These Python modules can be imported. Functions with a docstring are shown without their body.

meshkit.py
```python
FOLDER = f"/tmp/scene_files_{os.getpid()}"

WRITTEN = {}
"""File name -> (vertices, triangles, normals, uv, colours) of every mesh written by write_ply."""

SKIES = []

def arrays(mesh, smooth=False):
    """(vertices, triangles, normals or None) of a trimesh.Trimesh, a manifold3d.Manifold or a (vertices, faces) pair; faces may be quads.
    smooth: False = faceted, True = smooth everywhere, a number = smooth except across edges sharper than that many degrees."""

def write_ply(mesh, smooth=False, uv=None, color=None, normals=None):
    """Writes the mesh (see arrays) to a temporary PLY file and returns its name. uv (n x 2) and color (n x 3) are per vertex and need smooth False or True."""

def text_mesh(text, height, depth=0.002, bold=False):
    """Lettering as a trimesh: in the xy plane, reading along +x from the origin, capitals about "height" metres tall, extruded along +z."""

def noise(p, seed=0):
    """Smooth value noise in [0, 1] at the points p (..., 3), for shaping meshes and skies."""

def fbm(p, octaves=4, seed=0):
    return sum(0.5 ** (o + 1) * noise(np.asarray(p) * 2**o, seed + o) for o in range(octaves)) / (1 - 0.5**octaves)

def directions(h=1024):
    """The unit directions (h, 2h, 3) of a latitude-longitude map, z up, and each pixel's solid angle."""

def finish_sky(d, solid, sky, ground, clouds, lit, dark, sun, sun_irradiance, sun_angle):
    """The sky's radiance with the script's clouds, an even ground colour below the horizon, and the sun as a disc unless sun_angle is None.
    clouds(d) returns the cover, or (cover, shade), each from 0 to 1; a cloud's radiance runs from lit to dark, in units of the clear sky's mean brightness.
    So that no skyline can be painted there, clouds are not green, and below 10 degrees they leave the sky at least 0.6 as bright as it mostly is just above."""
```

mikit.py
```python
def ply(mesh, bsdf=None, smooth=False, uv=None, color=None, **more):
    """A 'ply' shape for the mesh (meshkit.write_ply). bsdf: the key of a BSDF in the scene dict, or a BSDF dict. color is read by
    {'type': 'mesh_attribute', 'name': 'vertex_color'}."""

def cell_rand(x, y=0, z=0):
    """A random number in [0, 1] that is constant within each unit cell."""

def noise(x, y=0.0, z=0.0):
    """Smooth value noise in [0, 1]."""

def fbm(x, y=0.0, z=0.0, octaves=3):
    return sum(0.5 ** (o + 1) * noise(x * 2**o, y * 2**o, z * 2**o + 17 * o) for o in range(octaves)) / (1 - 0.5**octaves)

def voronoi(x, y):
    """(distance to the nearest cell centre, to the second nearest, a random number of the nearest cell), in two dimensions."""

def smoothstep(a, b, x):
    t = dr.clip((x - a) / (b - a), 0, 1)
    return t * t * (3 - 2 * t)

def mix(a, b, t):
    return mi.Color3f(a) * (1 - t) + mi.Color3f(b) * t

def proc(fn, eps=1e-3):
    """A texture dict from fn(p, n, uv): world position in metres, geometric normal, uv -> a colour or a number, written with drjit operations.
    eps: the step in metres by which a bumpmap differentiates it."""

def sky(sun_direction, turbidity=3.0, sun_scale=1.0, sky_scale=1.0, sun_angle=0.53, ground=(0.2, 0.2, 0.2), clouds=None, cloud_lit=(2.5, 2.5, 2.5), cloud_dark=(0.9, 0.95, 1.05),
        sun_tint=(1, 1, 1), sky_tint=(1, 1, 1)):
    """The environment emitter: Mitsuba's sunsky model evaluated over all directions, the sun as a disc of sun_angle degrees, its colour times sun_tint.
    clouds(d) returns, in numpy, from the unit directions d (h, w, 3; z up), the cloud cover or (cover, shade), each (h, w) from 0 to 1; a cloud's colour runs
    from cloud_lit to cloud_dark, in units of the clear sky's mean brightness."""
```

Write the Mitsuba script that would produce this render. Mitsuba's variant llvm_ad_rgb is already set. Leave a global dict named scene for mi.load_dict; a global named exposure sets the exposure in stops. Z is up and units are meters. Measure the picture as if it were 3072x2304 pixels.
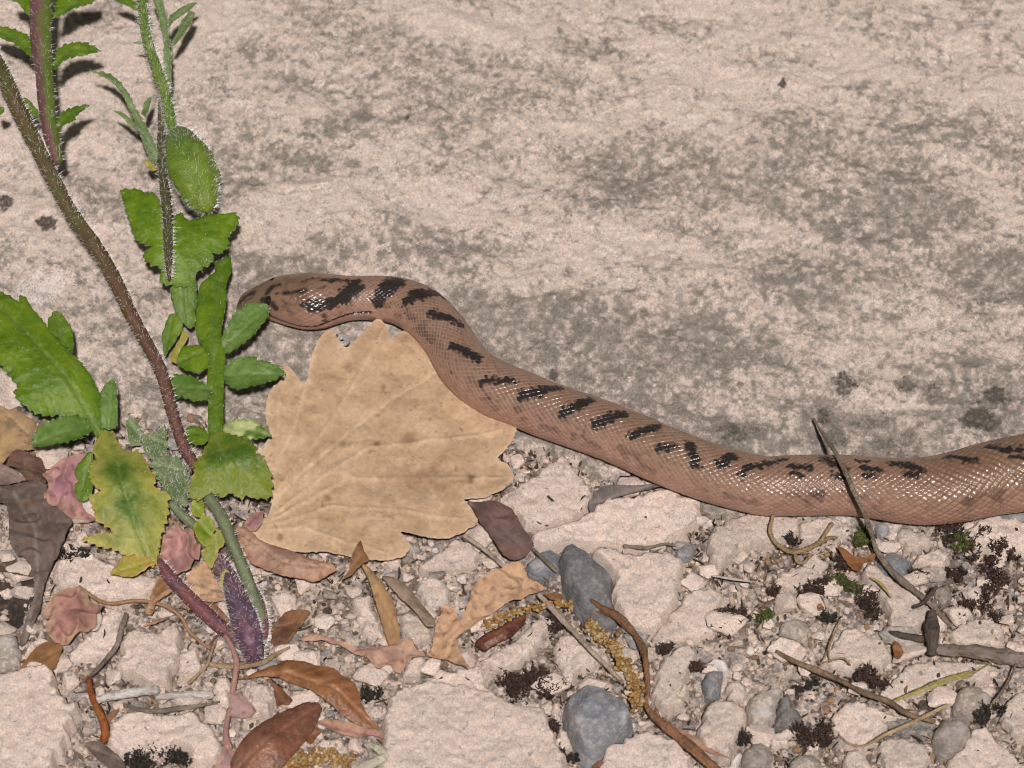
import math, random
import numpy as np, trimesh, shapely
import mitsuba as mi, drjit as dr
import mikit, meshkit
from mikit import proc, noise, fbm, smoothstep, mix
from scipy.spatial import Delaunay, cKDTree
from scipy.interpolate import RBFInterpolator

# ------------------------------------------------------------------ camera, light, exposure
T = mi.ScalarTransform4f
EL, DIST = math.radians(55), 1.2
scene, labels = {}, {}
scene['camera'] = {'type': 'thinlens', 'aperture_radius': 0.0032, 'focus_distance': 1.185, 'fov': 2 * math.degrees(math.atan(0.1)), 'fov_axis': 'x', 'near_clip': 0.02, 'far_clip': 50.0,
                   'to_world': T().look_at(origin=[0, -DIST * math.cos(EL), DIST * math.sin(EL)], target=[0, 0, 0], up=[0, 0, 1])}
# one hard light from behind and a little above the photographer, as the flash was (seen from the plant, the only tall thing here)
scene['sky'] = mikit.sky([0.035, -0.50, 0.85], turbidity=3, sky_scale=0.3, sun_angle=2.2, sun_tint=(0.925, 1.0, 1.26), sky_tint=(1.7, 1.05, 0.55))
exposure = 1.55
rng = np.random.default_rng(7)
MM = 1e-3

# ------------------------------------------------------------------ measured shapes, millimetres in world space
LEAVES = [
    {'k':'poppy_plant__leaf','p':'green','o':[[-110.3,87.8,27.5],[-110.0,91.0,27.3],[-109.6,93.8,27.1],[-108.4,96.7,26.8],[-100.1,97.9,25.3],[-100.0,95.8,25.4],[-101.3,93.9,25.8],[-105.5,91.4,26.8],[-108.0,88.9,27.2]],'m':[[-110.3,87.8,27.5],[-104.3,94.3,26.5],[-100.4,96.9,25.5]]},
    {'k':'poppy_plant__leaf_001','p':'green','o':[[-115.2,87.6,27.2],[-118.8,93.3,26.7],[-120.5,94.3,26.5],[-121.4,97.1,26.3],[-115.7,96.7,26.7]],'m':[[-115.2,87.6,27.2],[-120.5,94.3,26.5]]},
    {'k':'poppy_plant__leaf_002','p':'green','o':[[-113.8,76.2,27.0],[-115.5,77.2,26.7],[-118.5,81.0,26.3],[-122.7,83.4,25.5],[-124.9,85.4,25.1],[-125.0,87.2,25.1],[-121.9,87.0,25.5],[-118.4,85.5,26.1],[-115.2,83.0,26.5],[-114.0,80.7,26.7]],'m':[[-113.9,78.0,26.9],[-118.6,82.8,26.1],[-124.9,86.3,25.1]]},
    {'k':'poppy_plant__leaf_003','p':'green','o':[[-109.4,73.1,26.6],[-109.6,77.6,26.3],[-107.7,80.9,25.9],[-104.8,82.4,25.6],[-101.8,82.9,25.0],[-101.1,81.9,24.9],[-99.4,81.5,24.6],[-98.4,80.4,24.4],[-101.0,79.1,24.9],[-105.2,77.4,25.9],[-107.4,75.5,26.2],[-108.6,73.1,26.5]],'m':[[-109.5,74.0,26.5],[-105.6,79.9,25.8],[-98.5,80.6,24.4]]},
    {'k':'poppy_plant__leaf_004','p':'green','o':[[-111.3,58.7,24.8],[-114.2,61.0,24.1],[-116.5,66.0,23.1],[-116.5,67.4,23.0],[-115.2,66.7,23.2],[-112.2,62.1,24.3]],'m':[[-111.4,59.2,24.8],[-116.4,67.1,23.0]]},
    {'k':'poppy_plant__leaf_005','p':'green','o':[[-108.2,55.8,24.8],[-108.4,59.0,24.5],[-106.9,61.8,24.1],[-105.0,63.9,23.6],[-100.8,65.7,22.7],[-100.6,65.2,22.7],[-102.9,62.4,23.4],[-104.1,59.5,23.8],[-106.6,57.7,24.5],[-107.3,54.0,24.9]],'m':[[-108.0,56.2,24.8],[-105.8,61.0,24.0],[-100.6,65.5,22.6]]},
    {'k':'poppy_plant__leaf_006','p':'green','o':[[-123.1,64.7,23.7],[-120.8,64.0,23.4],[-120.6,62.4,23.3],[-122.9,61.1,23.7]],'m':[[-123.0,63.0,23.7],[-120.7,63.3,23.4]]},
    {'k':'poppy_plant__leaf_007','p':'furry','o':[[-101.2,77.4,20.9],[-97.1,76.6,20.9],[-93.9,73.9,20.9],[-91.8,70.8,20.8],[-90.0,66.9,20.4],[-87.8,62.6,19.9],[-85.8,58.6,19.5],[-83.8,53.6,19.0],[-83.7,50.0,18.7],[-85.7,51.1,18.9],[-87.9,57.0,19.4],[-89.2,60.9,19.8],[-90.9,64.8,20.2],[-92.7,69.2,20.7],[-94.9,72.9,20.9],[-97.7,75.2,20.9],[-100.6,76.9,20.9]],'m':[[-101.0,77.2,20.9],[-93.1,71.1,20.9],[-88.4,61.7,19.9],[-84.0,51.2,18.8]],'l':'narrow grey-green feathery leaf','hair':0.6},
    {'k':'poppy_plant__leaf_007__leaflet','p':'furry','o':[[-88.6,65.1,19.9],[-88.0,67.9,19.6],[-87.1,70.3,19.3],[-86.2,70.9,19.1],[-86.4,68.0,19.4],[-87.3,63.4,19.9]],'m':[[-88.6,65.1,19.9],[-86.2,70.9,19.1]]},
    {'k':'poppy_plant__leaf_007__leaflet_001','p':'furry','o':[[-87.3,58.4,19.9],[-89.7,60.3,19.8],[-92.5,63.6,19.6],[-95.5,66.4,19.5],[-92.6,65.1,19.6],[-89.5,62.3,19.7],[-87.0,59.6,19.8]],'m':[[-87.3,58.4,19.9],[-95.5,66.4,19.5]]},
    {'k':'poppy_plant__leaf_007__leaflet_002','p':'yellowgreen','o':[[-86.2,52.4,17.8],[-87.2,52.4,17.7],[-86.8,50.6,17.4],[-85.1,49.5,17.4],[-84.1,50.4,17.6]],'m':[[-86.2,52.4,17.8],[-86.8,50.6,17.4]]},
    {'k':'poppy_plant__leaf_008','p':'furry','o':[[-87.9,100.6,22.0],[-86.0,95.8,21.5],[-84.5,90.1,20.9],[-83.8,84.8,20.5],[-83.7,78.6,20.1],[-83.1,69.7,19.5],[-81.6,67.3,19.3],[-81.6,72.1,19.7],[-81.7,78.6,20.1],[-82.1,84.8,20.5],[-83.1,91.4,21.0],[-84.4,98.2,21.7],[-84.8,100.7,21.9]],'m':[[-86.5,100.6,22.0],[-83.8,90.1,20.9],[-82.4,69.7,19.5]],'l':'narrow leaf rib with small leaflets at the top edge','hair':1.0},
    {'k':'poppy_plant__leaf_008__leaflet','p':'furry','o':[[-83.5,91.4,20.9],[-82.8,94.2,20.7],[-81.5,95.6,20.6],[-78.7,98.0,20.4],[-76.8,99.2,20.2],[-76.0,98.8,20.2],[-78.6,95.7,20.4],[-81.5,92.9,20.7],[-82.8,90.1,20.9]],'m':[[-83.5,91.4,20.9],[-76.8,99.2,20.2]]},
    {'k':'poppy_plant__leaf_008__leaflet_001','p':'furry','o':[[-82.3,85.2,20.5],[-81.0,88.8,20.3],[-79.9,92.9,20.1],[-78.1,96.2,19.9],[-76.6,96.0,19.9],[-77.0,93.5,20.0],[-79.0,88.5,20.3],[-81.2,85.2,20.5]],'m':[[-82.3,85.2,20.5],[-76.6,96.0,19.9]]},
    {'k':'poppy_plant__leaf_008__leaflet_002','p':'green','o':[[-87.7,94.2,21.2],[-90.1,95.4,21.0],[-92.2,96.8,20.7],[-95.0,98.4,20.4],[-97.0,100.3,20.2],[-94.1,100.3,20.5],[-90.6,98.0,20.9],[-87.7,96.0,21.2]],'m':[[-87.7,94.2,21.2],[-97.0,100.3,20.2]]},
    {'k':'poppy_plant__leaf_008__leaflet_003','p':'furry','o':[[-87.0,85.0,20.2],[-89.4,86.2,19.8],[-91.9,87.1,19.5],[-89.5,87.1,19.8],[-86.7,86.3,20.2]],'m':[[-87.0,85.0,20.2],[-91.9,87.1,19.5]]},
    {'k':'poppy_plant__leaf_009','p':'green','o':[[-92.7,43.8,18.5],[-89.1,44.1,18.5],[-87.4,43.7,18.5],[-86.4,42.8,18.5],[-85.1,43.2,18.5],[-83.3,40.9,18.5],[-82.5,37.7,18.3],[-81.9,33.9,17.8],[-80.3,33.6,17.8],[-78.9,36.6,18.1],[-78.0,37.0,18.2],[-76.3,34.7,17.9],[-74.2,35.8,18.1],[-71.9,36.5,18.1],[-68.9,36.9,18.2],[-65.3,37.3,18.2],[-64.2,35.8,18.1],[-64.9,32.8,17.6],[-66.2,31.9,17.5],[-66.9,30.9,17.4],[-66.5,28.3,17.0],[-67.7,26.7,16.8],[-69.1,26.1,16.8],[-70.6,26.4,16.8],[-69.9,25.2,16.5],[-70.9,23.5,15.8],[-73.2,21.9,15.2],[-74.4,21.2,15.0],[-73.7,18.7,14.0],[-76.4,18.4,13.9],[-80.7,18.2,13.8],[-82.8,19.3,14.2],[-82.1,22.5,15.5],[-83.8,22.8,15.6],[-85.6,24.1,16.1],[-86.7,25.5,16.6],[-86.0,27.0,16.9],[-84.4,27.7,17.0],[-86.9,28.9,17.1],[-88.6,30.0,17.3],[-89.8,33.2,17.7],[-91.4,38.8,18.5]],'m':[[-80.7,18.7,14.0],[-80.8,25.7,16.7],[-81.2,36.2,18.1]],'l':'broad lobed leaf spread below the flower bud','res':0.45,'cup':-0.8},
    {'k':'poppy_plant__leaf_010','p':'green','o':[[-80.1,19.2,13.3],[-74.0,19.4,13.0],[-74.0,16.8,11.5],[-74.2,10.8,8.1],[-75.5,10.1,7.8],[-77.4,11.7,8.9],[-79.3,14.6,10.6],[-79.9,16.6,11.8]],'m':[[-76.8,19.0,13.0],[-75.8,10.4,8.0]]},
    {'k':'poppy_plant__leaf_011','p':'green','o':[[-81.6,4.3,6.0],[-82.1,8.8,7.4],[-80.5,13.4,8.9],[-78.7,14.1,9.3],[-77.1,11.9,8.8],[-77.2,9.6,8.0],[-79.5,6.0,6.8],[-81.2,3.8,5.9]],'m':[[-79.5,13.4,9.0],[-81.4,4.2,6.0]]},
    {'k':'poppy_plant__leaf_012','p':'yellowgreen','o':[[-77.1,10.0,8.0],[-75.7,8.4,7.7],[-77.0,5.9,7.0],[-78.2,1.7,6.0],[-79.7,2.1,6.0],[-79.9,4.2,6.5],[-78.0,7.3,7.3]],'m':[[-77.1,10.0,8.0],[-78.2,1.7,6.0]]},
    {'k':'poppy_plant__leaf_013','p':'green','o':[[-68.7,-38.6,10.8],[-69.8,-24.3,12.6],[-70.1,-13.4,14.0],[-70.6,-7.9,14.6],[-70.1,-2.4,15.2],[-72.1,0.2,15.5],[-73.6,3.9,15.9],[-73.6,14.0,14.9],[-73.0,18.9,14.2],[-71.3,21.2,13.8],[-69.7,22.6,13.6],[-69.8,25.8,13.2],[-66.2,28.0,12.8],[-65.8,23.2,13.4],[-67.0,18.6,14.1],[-66.6,13.2,14.8],[-67.5,5.1,15.9],[-67.5,1.0,15.5],[-66.3,-2.3,15.2],[-66.6,-9.7,14.4],[-66.3,-22.8,12.8],[-66.4,-27.9,12.2],[-66.2,-38.6,10.8]],'m':[[-67.8,-36.8,11.0],[-68.3,-13.4,14.0],[-69.6,5.1,16.0],[-67.9,26.8,13.0]],'l':'upright pinnate leaf with paired side lobes','rib':0.5},
    {'k':'poppy_plant__leaf_013__leaflet','p':'lightgreen','o':[[-67.9,-0.6,14.4],[-67.5,3.3,15.1],[-65.1,7.6,16.2],[-62.3,10.7,16.5],[-59.3,11.7,16.6],[-57.0,10.7,16.7],[-56.2,9.0,16.7],[-56.9,6.7,16.6],[-60.1,2.2,16.4],[-63.3,-0.4,15.3],[-66.0,-1.7,14.6]],'m':[[-67.6,-0.3,14.5],[-62.1,4.8,16.4],[-56.7,9.8,16.7]],'cup':0.7},
    {'k':'poppy_plant__leaf_013__leaflet_001','p':'lightgreen','o':[[-67.1,-5.9,14.0],[-65.2,-3.9,14.6],[-62.2,-3.3,15.4],[-59.6,-3.5,16.0],[-58.7,-4.6,15.9],[-56.0,-4.6,15.5],[-53.7,-5.7,15.2],[-52.2,-7.8,15.0],[-55.2,-10.0,15.4],[-59.7,-12.0,16.0],[-63.2,-12.6,14.9],[-64.9,-11.4,14.5],[-66.8,-8.7,14.0]],'m':[[-67.0,-7.1,14.0],[-59.8,-8.1,16.0],[-52.3,-7.8,15.0]],'cup':0.8},
    {'k':'poppy_plant__leaf_013__leaflet_002','p':'green','o':[[-70.2,0.1,14.0],[-73.2,1.5,13.7],[-76.5,1.6,13.4],[-77.2,-0.1,13.2],[-77.8,-3.2,13.0],[-75.6,-5.4,13.2],[-72.3,-6.4,13.5],[-70.0,-5.0,13.8]],'m':[[-70.2,0.1,14.0],[-77.8,-3.2,13.0]]},
    {'k':'poppy_plant__leaf_013__leaflet_003','p':'lightgreen','o':[[-69.3,-11.3,14.0],[-71.6,-8.8,13.6],[-74.3,-6.8,13.0],[-77.3,-5.7,12.5],[-79.5,-6.4,12.1],[-79.9,-8.9,12.0],[-78.7,-11.9,12.2],[-76.0,-13.4,12.8],[-72.7,-14.7,13.4],[-69.4,-14.4,14.0]],'m':[[-69.3,-11.3,14.0],[-79.9,-8.9,12.0]],'cup':0.6},
    {'k':'poppy_plant__leaf_013__leaflet_004','p':'spotgreen','o':[[-67.3,-21.7,12.0],[-65.4,-19.5,12.8],[-62.8,-19.0,13.7],[-59.5,-19.3,13.6],[-57.3,-21.0,12.8],[-55.1,-22.9,11.9],[-57.8,-24.2,12.7],[-60.7,-25.2,13.5],[-64.3,-23.7,12.9]],'m':[[-67.3,-21.5,12.0],[-61.4,-21.9,14.0],[-55.3,-22.9,12.0]]},
    {'k':'poppy_plant__leaf_013__leaflet_005','p':'green','o':[[-68.9,-23.3,12.0],[-71.3,-20.0,11.2],[-73.6,-19.0,10.5],[-75.6,-19.9,10.0],[-75.5,-22.0,10.1],[-73.1,-24.4,10.9],[-70.8,-25.0,11.6]],'m':[[-68.9,-23.3,12.0],[-75.6,-19.9,10.0]]},
    {'k':'poppy_plant__leaf_014','p':'greenyellow','o':[[-69.1,-24.0,13.1],[-67.2,-22.3,13.0],[-64.2,-24.0,13.9],[-60.6,-26.0,15.1],[-57.8,-29.8,16.4],[-58.6,-31.4,16.4],[-56.5,-32.1,16.4],[-56.2,-33.4,15.5],[-54.9,-35.1,13.9],[-54.5,-37.0,12.2],[-54.9,-39.5,10.0],[-57.2,-39.7,10.1],[-60.4,-39.2,10.8],[-61.6,-39.8,10.4],[-62.6,-39.3,10.9],[-63.9,-38.6,11.6],[-64.9,-38.7,11.6],[-65.7,-39.7,10.8],[-67.4,-38.9,11.6],[-68.7,-38.7,11.9],[-70.0,-39.8,11.1],[-71.9,-40.4,10.7],[-73.6,-39.6,11.5],[-73.8,-38.2,12.8],[-72.7,-36.0,14.6],[-72.6,-33.1,15.0],[-71.1,-30.5,14.5]],'m':[[-68.5,-23.2,13.0],[-64.8,-33.2,16.4],[-64.2,-39.3,11.0]],'l':'toothed lower right leaf folded forward over its stalk','cup':0.8,'res':0.45},
    {'k':'poppy_plant__leaf_015','p':'lime','o':[[-73.6,-38.8,9.0],[-70.4,-38.5,8.6],[-69.9,-43.1,8.0],[-71.3,-43.3,8.2],[-72.9,-42.3,8.5]],'m':[[-73.6,-38.8,9.0],[-69.9,-43.1,8.0]]},
    {'k':'poppy_plant__leaf_016','p':'lime','o':[[-71.8,-44.0,9.0],[-68.7,-42.6,8.4],[-67.5,-45.4,7.3],[-68.3,-47.4,7.0],[-69.5,-50.6,6.5],[-71.7,-48.7,7.7],[-72.6,-46.2,8.6]],'m':[[-71.8,-44.0,9.0],[-68.3,-47.4,7.0]],'cup':0.4},
    {'k':'poppy_plant__leaf_017','p':'yellowgreen','o':[[-67.3,-45.8,8.0],[-65.7,-46.1,7.9],[-65.3,-49.4,6.3],[-67.0,-50.3,5.9],[-67.3,-52.2,5.0],[-68.5,-54.4,4.1],[-70.2,-52.2,5.0],[-70.6,-50.5,5.8],[-68.6,-48.1,6.9]],'m':[[-67.3,-45.8,8.0],[-67.3,-52.2,5.0]],'l':'yellowing leaf tip hanging over the purple base'},
    {'k':'poppy_plant__leaf_018','p':'yellowgreen','o':[[-65.2,-55.4,6.0],[-63.5,-56.9,5.4],[-63.9,-58.4,4.8],[-65.1,-60.2,4.0],[-66.1,-59.3,4.4],[-66.4,-57.2,5.3]],'m':[[-65.2,-55.4,6.0],[-65.1,-60.2,4.0]]},
    {'k':'poppy_plant__leaf_019','p':'green','o':[[-121.5,16.3,16.7],[-119.5,15.3,16.7],[-117.5,13.9,16.7],[-115.0,12.2,16.7],[-115.0,13.9,16.7],[-114.5,14.5,16.7],[-113.2,13.5,16.7],[-112.2,11.0,16.7],[-111.0,9.4,16.7],[-108.9,6.6,16.7],[-107.5,4.2,16.4],[-104.8,1.7,16.0],[-101.7,-2.0,15.5],[-99.8,-3.6,15.2],[-97.6,-7.0,14.5],[-95.9,-9.9,13.0],[-94.9,-12.0,11.9],[-94.4,-15.1,10.7],[-93.2,-18.0,9.2],[-94.1,-20.7,8.5],[-95.7,-21.2,8.7],[-97.3,-19.3,9.9],[-98.6,-17.6,10.9],[-102.5,-17.0,12.1],[-108.2,-17.7,13.4],[-110.7,-16.9,14.4],[-113.6,-15.3,15.5],[-115.1,-12.5,15.8],[-113.8,-11.5,15.8],[-116.2,-8.3,16.3],[-118.3,-5.8,16.6],[-120.3,-4.6,16.7]],'m':[[-95.4,-20.2,9.0],[-102.6,-9.4,15.0],[-112.2,2.2,16.7],[-120.6,11.8,16.7]],'l':'large glossy green leaf at the left edge','cup':-0.9,'res':0.45},
    {'k':'poppy_plant__leaf_019__leaflet','p':'green','o':[[-107.6,3.4,16.9],[-107.8,5.8,17.2],[-106.6,8.5,17.5],[-105.0,8.1,17.4],[-102.9,5.2,16.9],[-101.7,2.3,16.6],[-101.6,-2.6,16.0],[-104.3,-0.0,16.4]],'m':[[-104.0,-0.4,16.4],[-106.3,8.1,17.4]],'cup':0.6},
    {'k':'poppy_plant__leaf_019__leaflet_001','p':'lightgreen','o':[[-96.4,-22.0,11.8],[-99.4,-24.9,13.3],[-103.1,-26.9,14.7],[-107.7,-26.6,12.8],[-110.4,-25.7,11.9],[-110.3,-23.5,12.3],[-109.0,-21.7,13.1],[-106.7,-20.5,14.3],[-103.5,-19.6,14.7],[-99.8,-18.2,13.0],[-97.8,-18.7,12.2]],'m':[[-97.1,-20.5,12.0],[-103.5,-23.8,15.0],[-110.3,-25.2,12.0]],'cup':0.8},
    {'k':'poppy_plant__leaf_019__leaflet_002','p':'lightgreen','o':[[-94.5,-20.6,12.1],[-95.1,-12.6,14.8],[-92.2,-9.1,16.1],[-91.1,-11.1,15.5],[-90.7,-15.6,13.9],[-90.9,-20.9,12.0],[-92.9,-21.2,11.9]],'m':[[-92.7,-20.9,12.0],[-92.2,-9.5,16.0]],'cup':0.5},
    {'k':'poppy_plant__leaf_020','p':'yellow','o':[[-93.2,-18.7,8.8],[-91.8,-19.8,9.2],[-90.9,-23.1,10.0],[-89.2,-26.0,10.8],[-87.5,-26.5,11.0],[-86.0,-25.6,10.9],[-84.5,-28.0,11.6],[-83.4,-30.4,12.2],[-82.9,-32.3,12.6],[-81.3,-34.2,12.6],[-81.6,-36.5,12.0],[-80.9,-37.4,11.7],[-78.4,-37.5,11.3],[-77.8,-38.9,10.9],[-78.7,-40.5,10.5],[-78.2,-41.8,10.1],[-78.6,-44.0,8.8],[-79.8,-46.7,7.7],[-80.4,-50.3,6.1],[-81.0,-54.1,4.3],[-83.2,-53.8,5.0],[-84.5,-52.1,6.2],[-87.7,-52.2,6.9],[-90.2,-51.2,8.0],[-94.0,-50.7,9.1],[-97.1,-49.9,10.0],[-97.8,-49.2,10.0],[-95.9,-48.3,10.1],[-92.4,-47.8,10.0],[-89.9,-48.1,9.5],[-92.2,-46.5,10.2],[-94.1,-45.6,10.7],[-95.4,-43.1,11.5],[-96.1,-40.9,12.2],[-96.9,-39.6,12.7],[-94.3,-38.5,12.7],[-93.7,-38.7,12.6],[-95.7,-36.7,12.8],[-96.7,-33.4,12.0],[-96.7,-29.7,11.2],[-95.2,-28.2,10.9],[-96.2,-26.5,10.4],[-96.3,-24.2,9.9],[-95.3,-21.5,9.3],[-94.6,-19.4,8.9]],'m':[[-82.3,-53.4,5.0],[-86.2,-45.2,10.0],[-89.3,-35.6,13.0],[-92.8,-19.2,9.0]],'l':'yellowing lobed leaf in front of the large green one','cup':-0.8,'res':0.45},
    {'k':'poppy_plant__leaf_020__leaflet','p':'orangeleaf','o':[[-82.9,-51.9,5.9],[-85.9,-50.8,5.7],[-89.1,-51.7,5.3],[-89.6,-53.2,5.2],[-91.7,-56.1,5.0],[-87.5,-57.3,5.3],[-85.0,-56.9,5.6],[-82.5,-54.9,5.9],[-80.7,-54.3,6.1]],'m':[[-81.6,-53.3,6.0],[-91.4,-56.1,5.0]]},
    {'k':'poppy_plant__leaf_021','p':'green','o':[[-96.8,-24.6,8.8],[-99.7,-27.1,7.3],[-100.9,-29.1,6.2],[-99.6,-30.8,5.8],[-100.6,-31.6,5.3],[-100.6,-33.7,4.4],[-99.6,-35.5,3.8],[-98.2,-35.9,3.8],[-96.3,-34.1,4.9],[-95.8,-28.0,7.5]],'m':[[-96.8,-26.4,8.0],[-99.6,-35.0,4.0]]},
    {'k':'poppy_plant__young_leaf','p':'furry','o':[[-89.2,-15.6,9.0],[-87.2,-15.6,8.3],[-85.9,-17.2,7.1],[-85.5,-19.6,6.0],[-85.8,-21.2,5.5],[-88.0,-21.8,6.1],[-89.0,-19.4,7.4]],'m':[[-89.2,-15.6,9.0],[-85.5,-19.6,6.0]],'hair':2.5},
    {'k':'poppy_plant__young_leaf_001','p':'furry','o':[[-85.7,-19.7,8.0],[-82.5,-19.1,7.6],[-80.1,-16.1,7.4],[-79.4,-22.2,7.0],[-80.2,-26.1,7.0],[-83.6,-26.2,7.4],[-85.3,-22.8,7.8]],'m':[[-85.7,-19.7,8.0],[-79.4,-22.2,7.0]],'hair':4},
    {'k':'poppy_plant__young_leaf_002','p':'furry','o':[[-83.5,-27.6,8.0],[-80.3,-25.8,8.3],[-76.7,-26.5,8.7],[-74.3,-30.6,9.0],[-73.9,-36.9,9.1],[-76.9,-38.5,8.8],[-80.3,-33.7,8.4]],'m':[[-83.5,-27.6,8.0],[-74.3,-30.6,9.0]],'hair':4},
    {'k':'poppy_plant__young_leaf_003','p':'furry','o':[[-80.3,-33.4,8.0],[-77.2,-32.1,7.8],[-74.2,-35.6,7.2],[-74.4,-39.0,7.0],[-77.3,-39.2,7.3],[-78.9,-37.0,7.6]],'m':[[-80.3,-33.4,8.0],[-74.4,-39.0,7.0]],'hair':3},
    {'k':'poppy_plant__withered_leaf','p':'pink','o':[[-80.2,-49.8,4.7],[-79.6,-47.1,5.3],[-78.7,-45.0,5.7],[-75.8,-44.1,6.1],[-74.8,-45.3,5.9],[-72.9,-44.9,6.1],[-72.1,-47.8,5.6],[-70.8,-49.8,5.4],[-71.1,-51.6,5.0],[-73.6,-54.2,4.3],[-76.5,-54.9,4.0],[-78.0,-54.8,3.9],[-80.7,-53.8,3.9]],'m':[[-78.5,-54.3,4.0],[-75.8,-44.5,6.0]],'l':'curled pink and orange withered leaf','wave':1.0,'fold':3.0},
    {'k':'poppy_plant__withered_leaf_001','p':'tanleaf','o':[[-82.4,-61.0,3.0],[-81.0,-56.5,2.5],[-79.8,-54.6,2.2],[-77.3,-54.7,2.0],[-76.8,-58.2,2.2],[-78.6,-60.0,2.5],[-81.7,-63.4,3.1]],'m':[[-82.4,-61.0,3.0],[-77.3,-54.7,2.0]],'l':'dry tan withered leaf'},
    {'k':'poppy_plant__withered_leaf_002','p':'rust','o':[[-69.6,-61.9,2.0],[-67.4,-62.2,1.8],[-63.5,-66.8,1.3],[-61.1,-70.3,1.0],[-63.7,-70.2,1.2],[-68.2,-66.2,1.7]],'m':[[-69.6,-61.9,2.0],[-61.1,-70.3,1.0]],'l':'rust-brown withered leaf base'},
    {'k':'poppy_plant__withered_leaf_003','p':'rust','o':[[-55.0,-70.4,0.0],[-52.1,-68.6,0.6],[-51.0,-65.1,1.0],[-45.5,-64.1,1.9],[-47.3,-67.0,1.5],[-48.6,-68.7,1.2],[-50.4,-71.9,0.7],[-53.1,-73.6,0.1]],'m':[[-55.0,-70.4,0.0],[-47.3,-67.0,1.5]],'l':'rust-coloured scrap at the right of the purple base'},
    {'k':'poppy_plant__withered_leaf_004','p':'pinkgrey','o':[[-63.1,-85.0,2.5],[-61.2,-86.2,2.6],[-59.2,-88.5,2.8],[-56.9,-91.2,3.0],[-58.5,-93.1,3.0],[-61.0,-93.4,2.9],[-63.2,-92.4,2.7]],'m':[[-63.1,-85.0,2.5],[-56.9,-91.2,3.0]]},
    {'k':'poppy_plant__withered_leaf_005','p':'pinkgrey','o':[[-64.1,-99.7,2.5],[-62.3,-100.8,2.4],[-60.1,-104.2,2.1],[-59.9,-107.1,2.0],[-66.4,-107.2,2.2],[-65.1,-102.9,2.4]],'m':[[-64.1,-99.7,2.5],[-59.9,-107.1,2.0]]},
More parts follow.
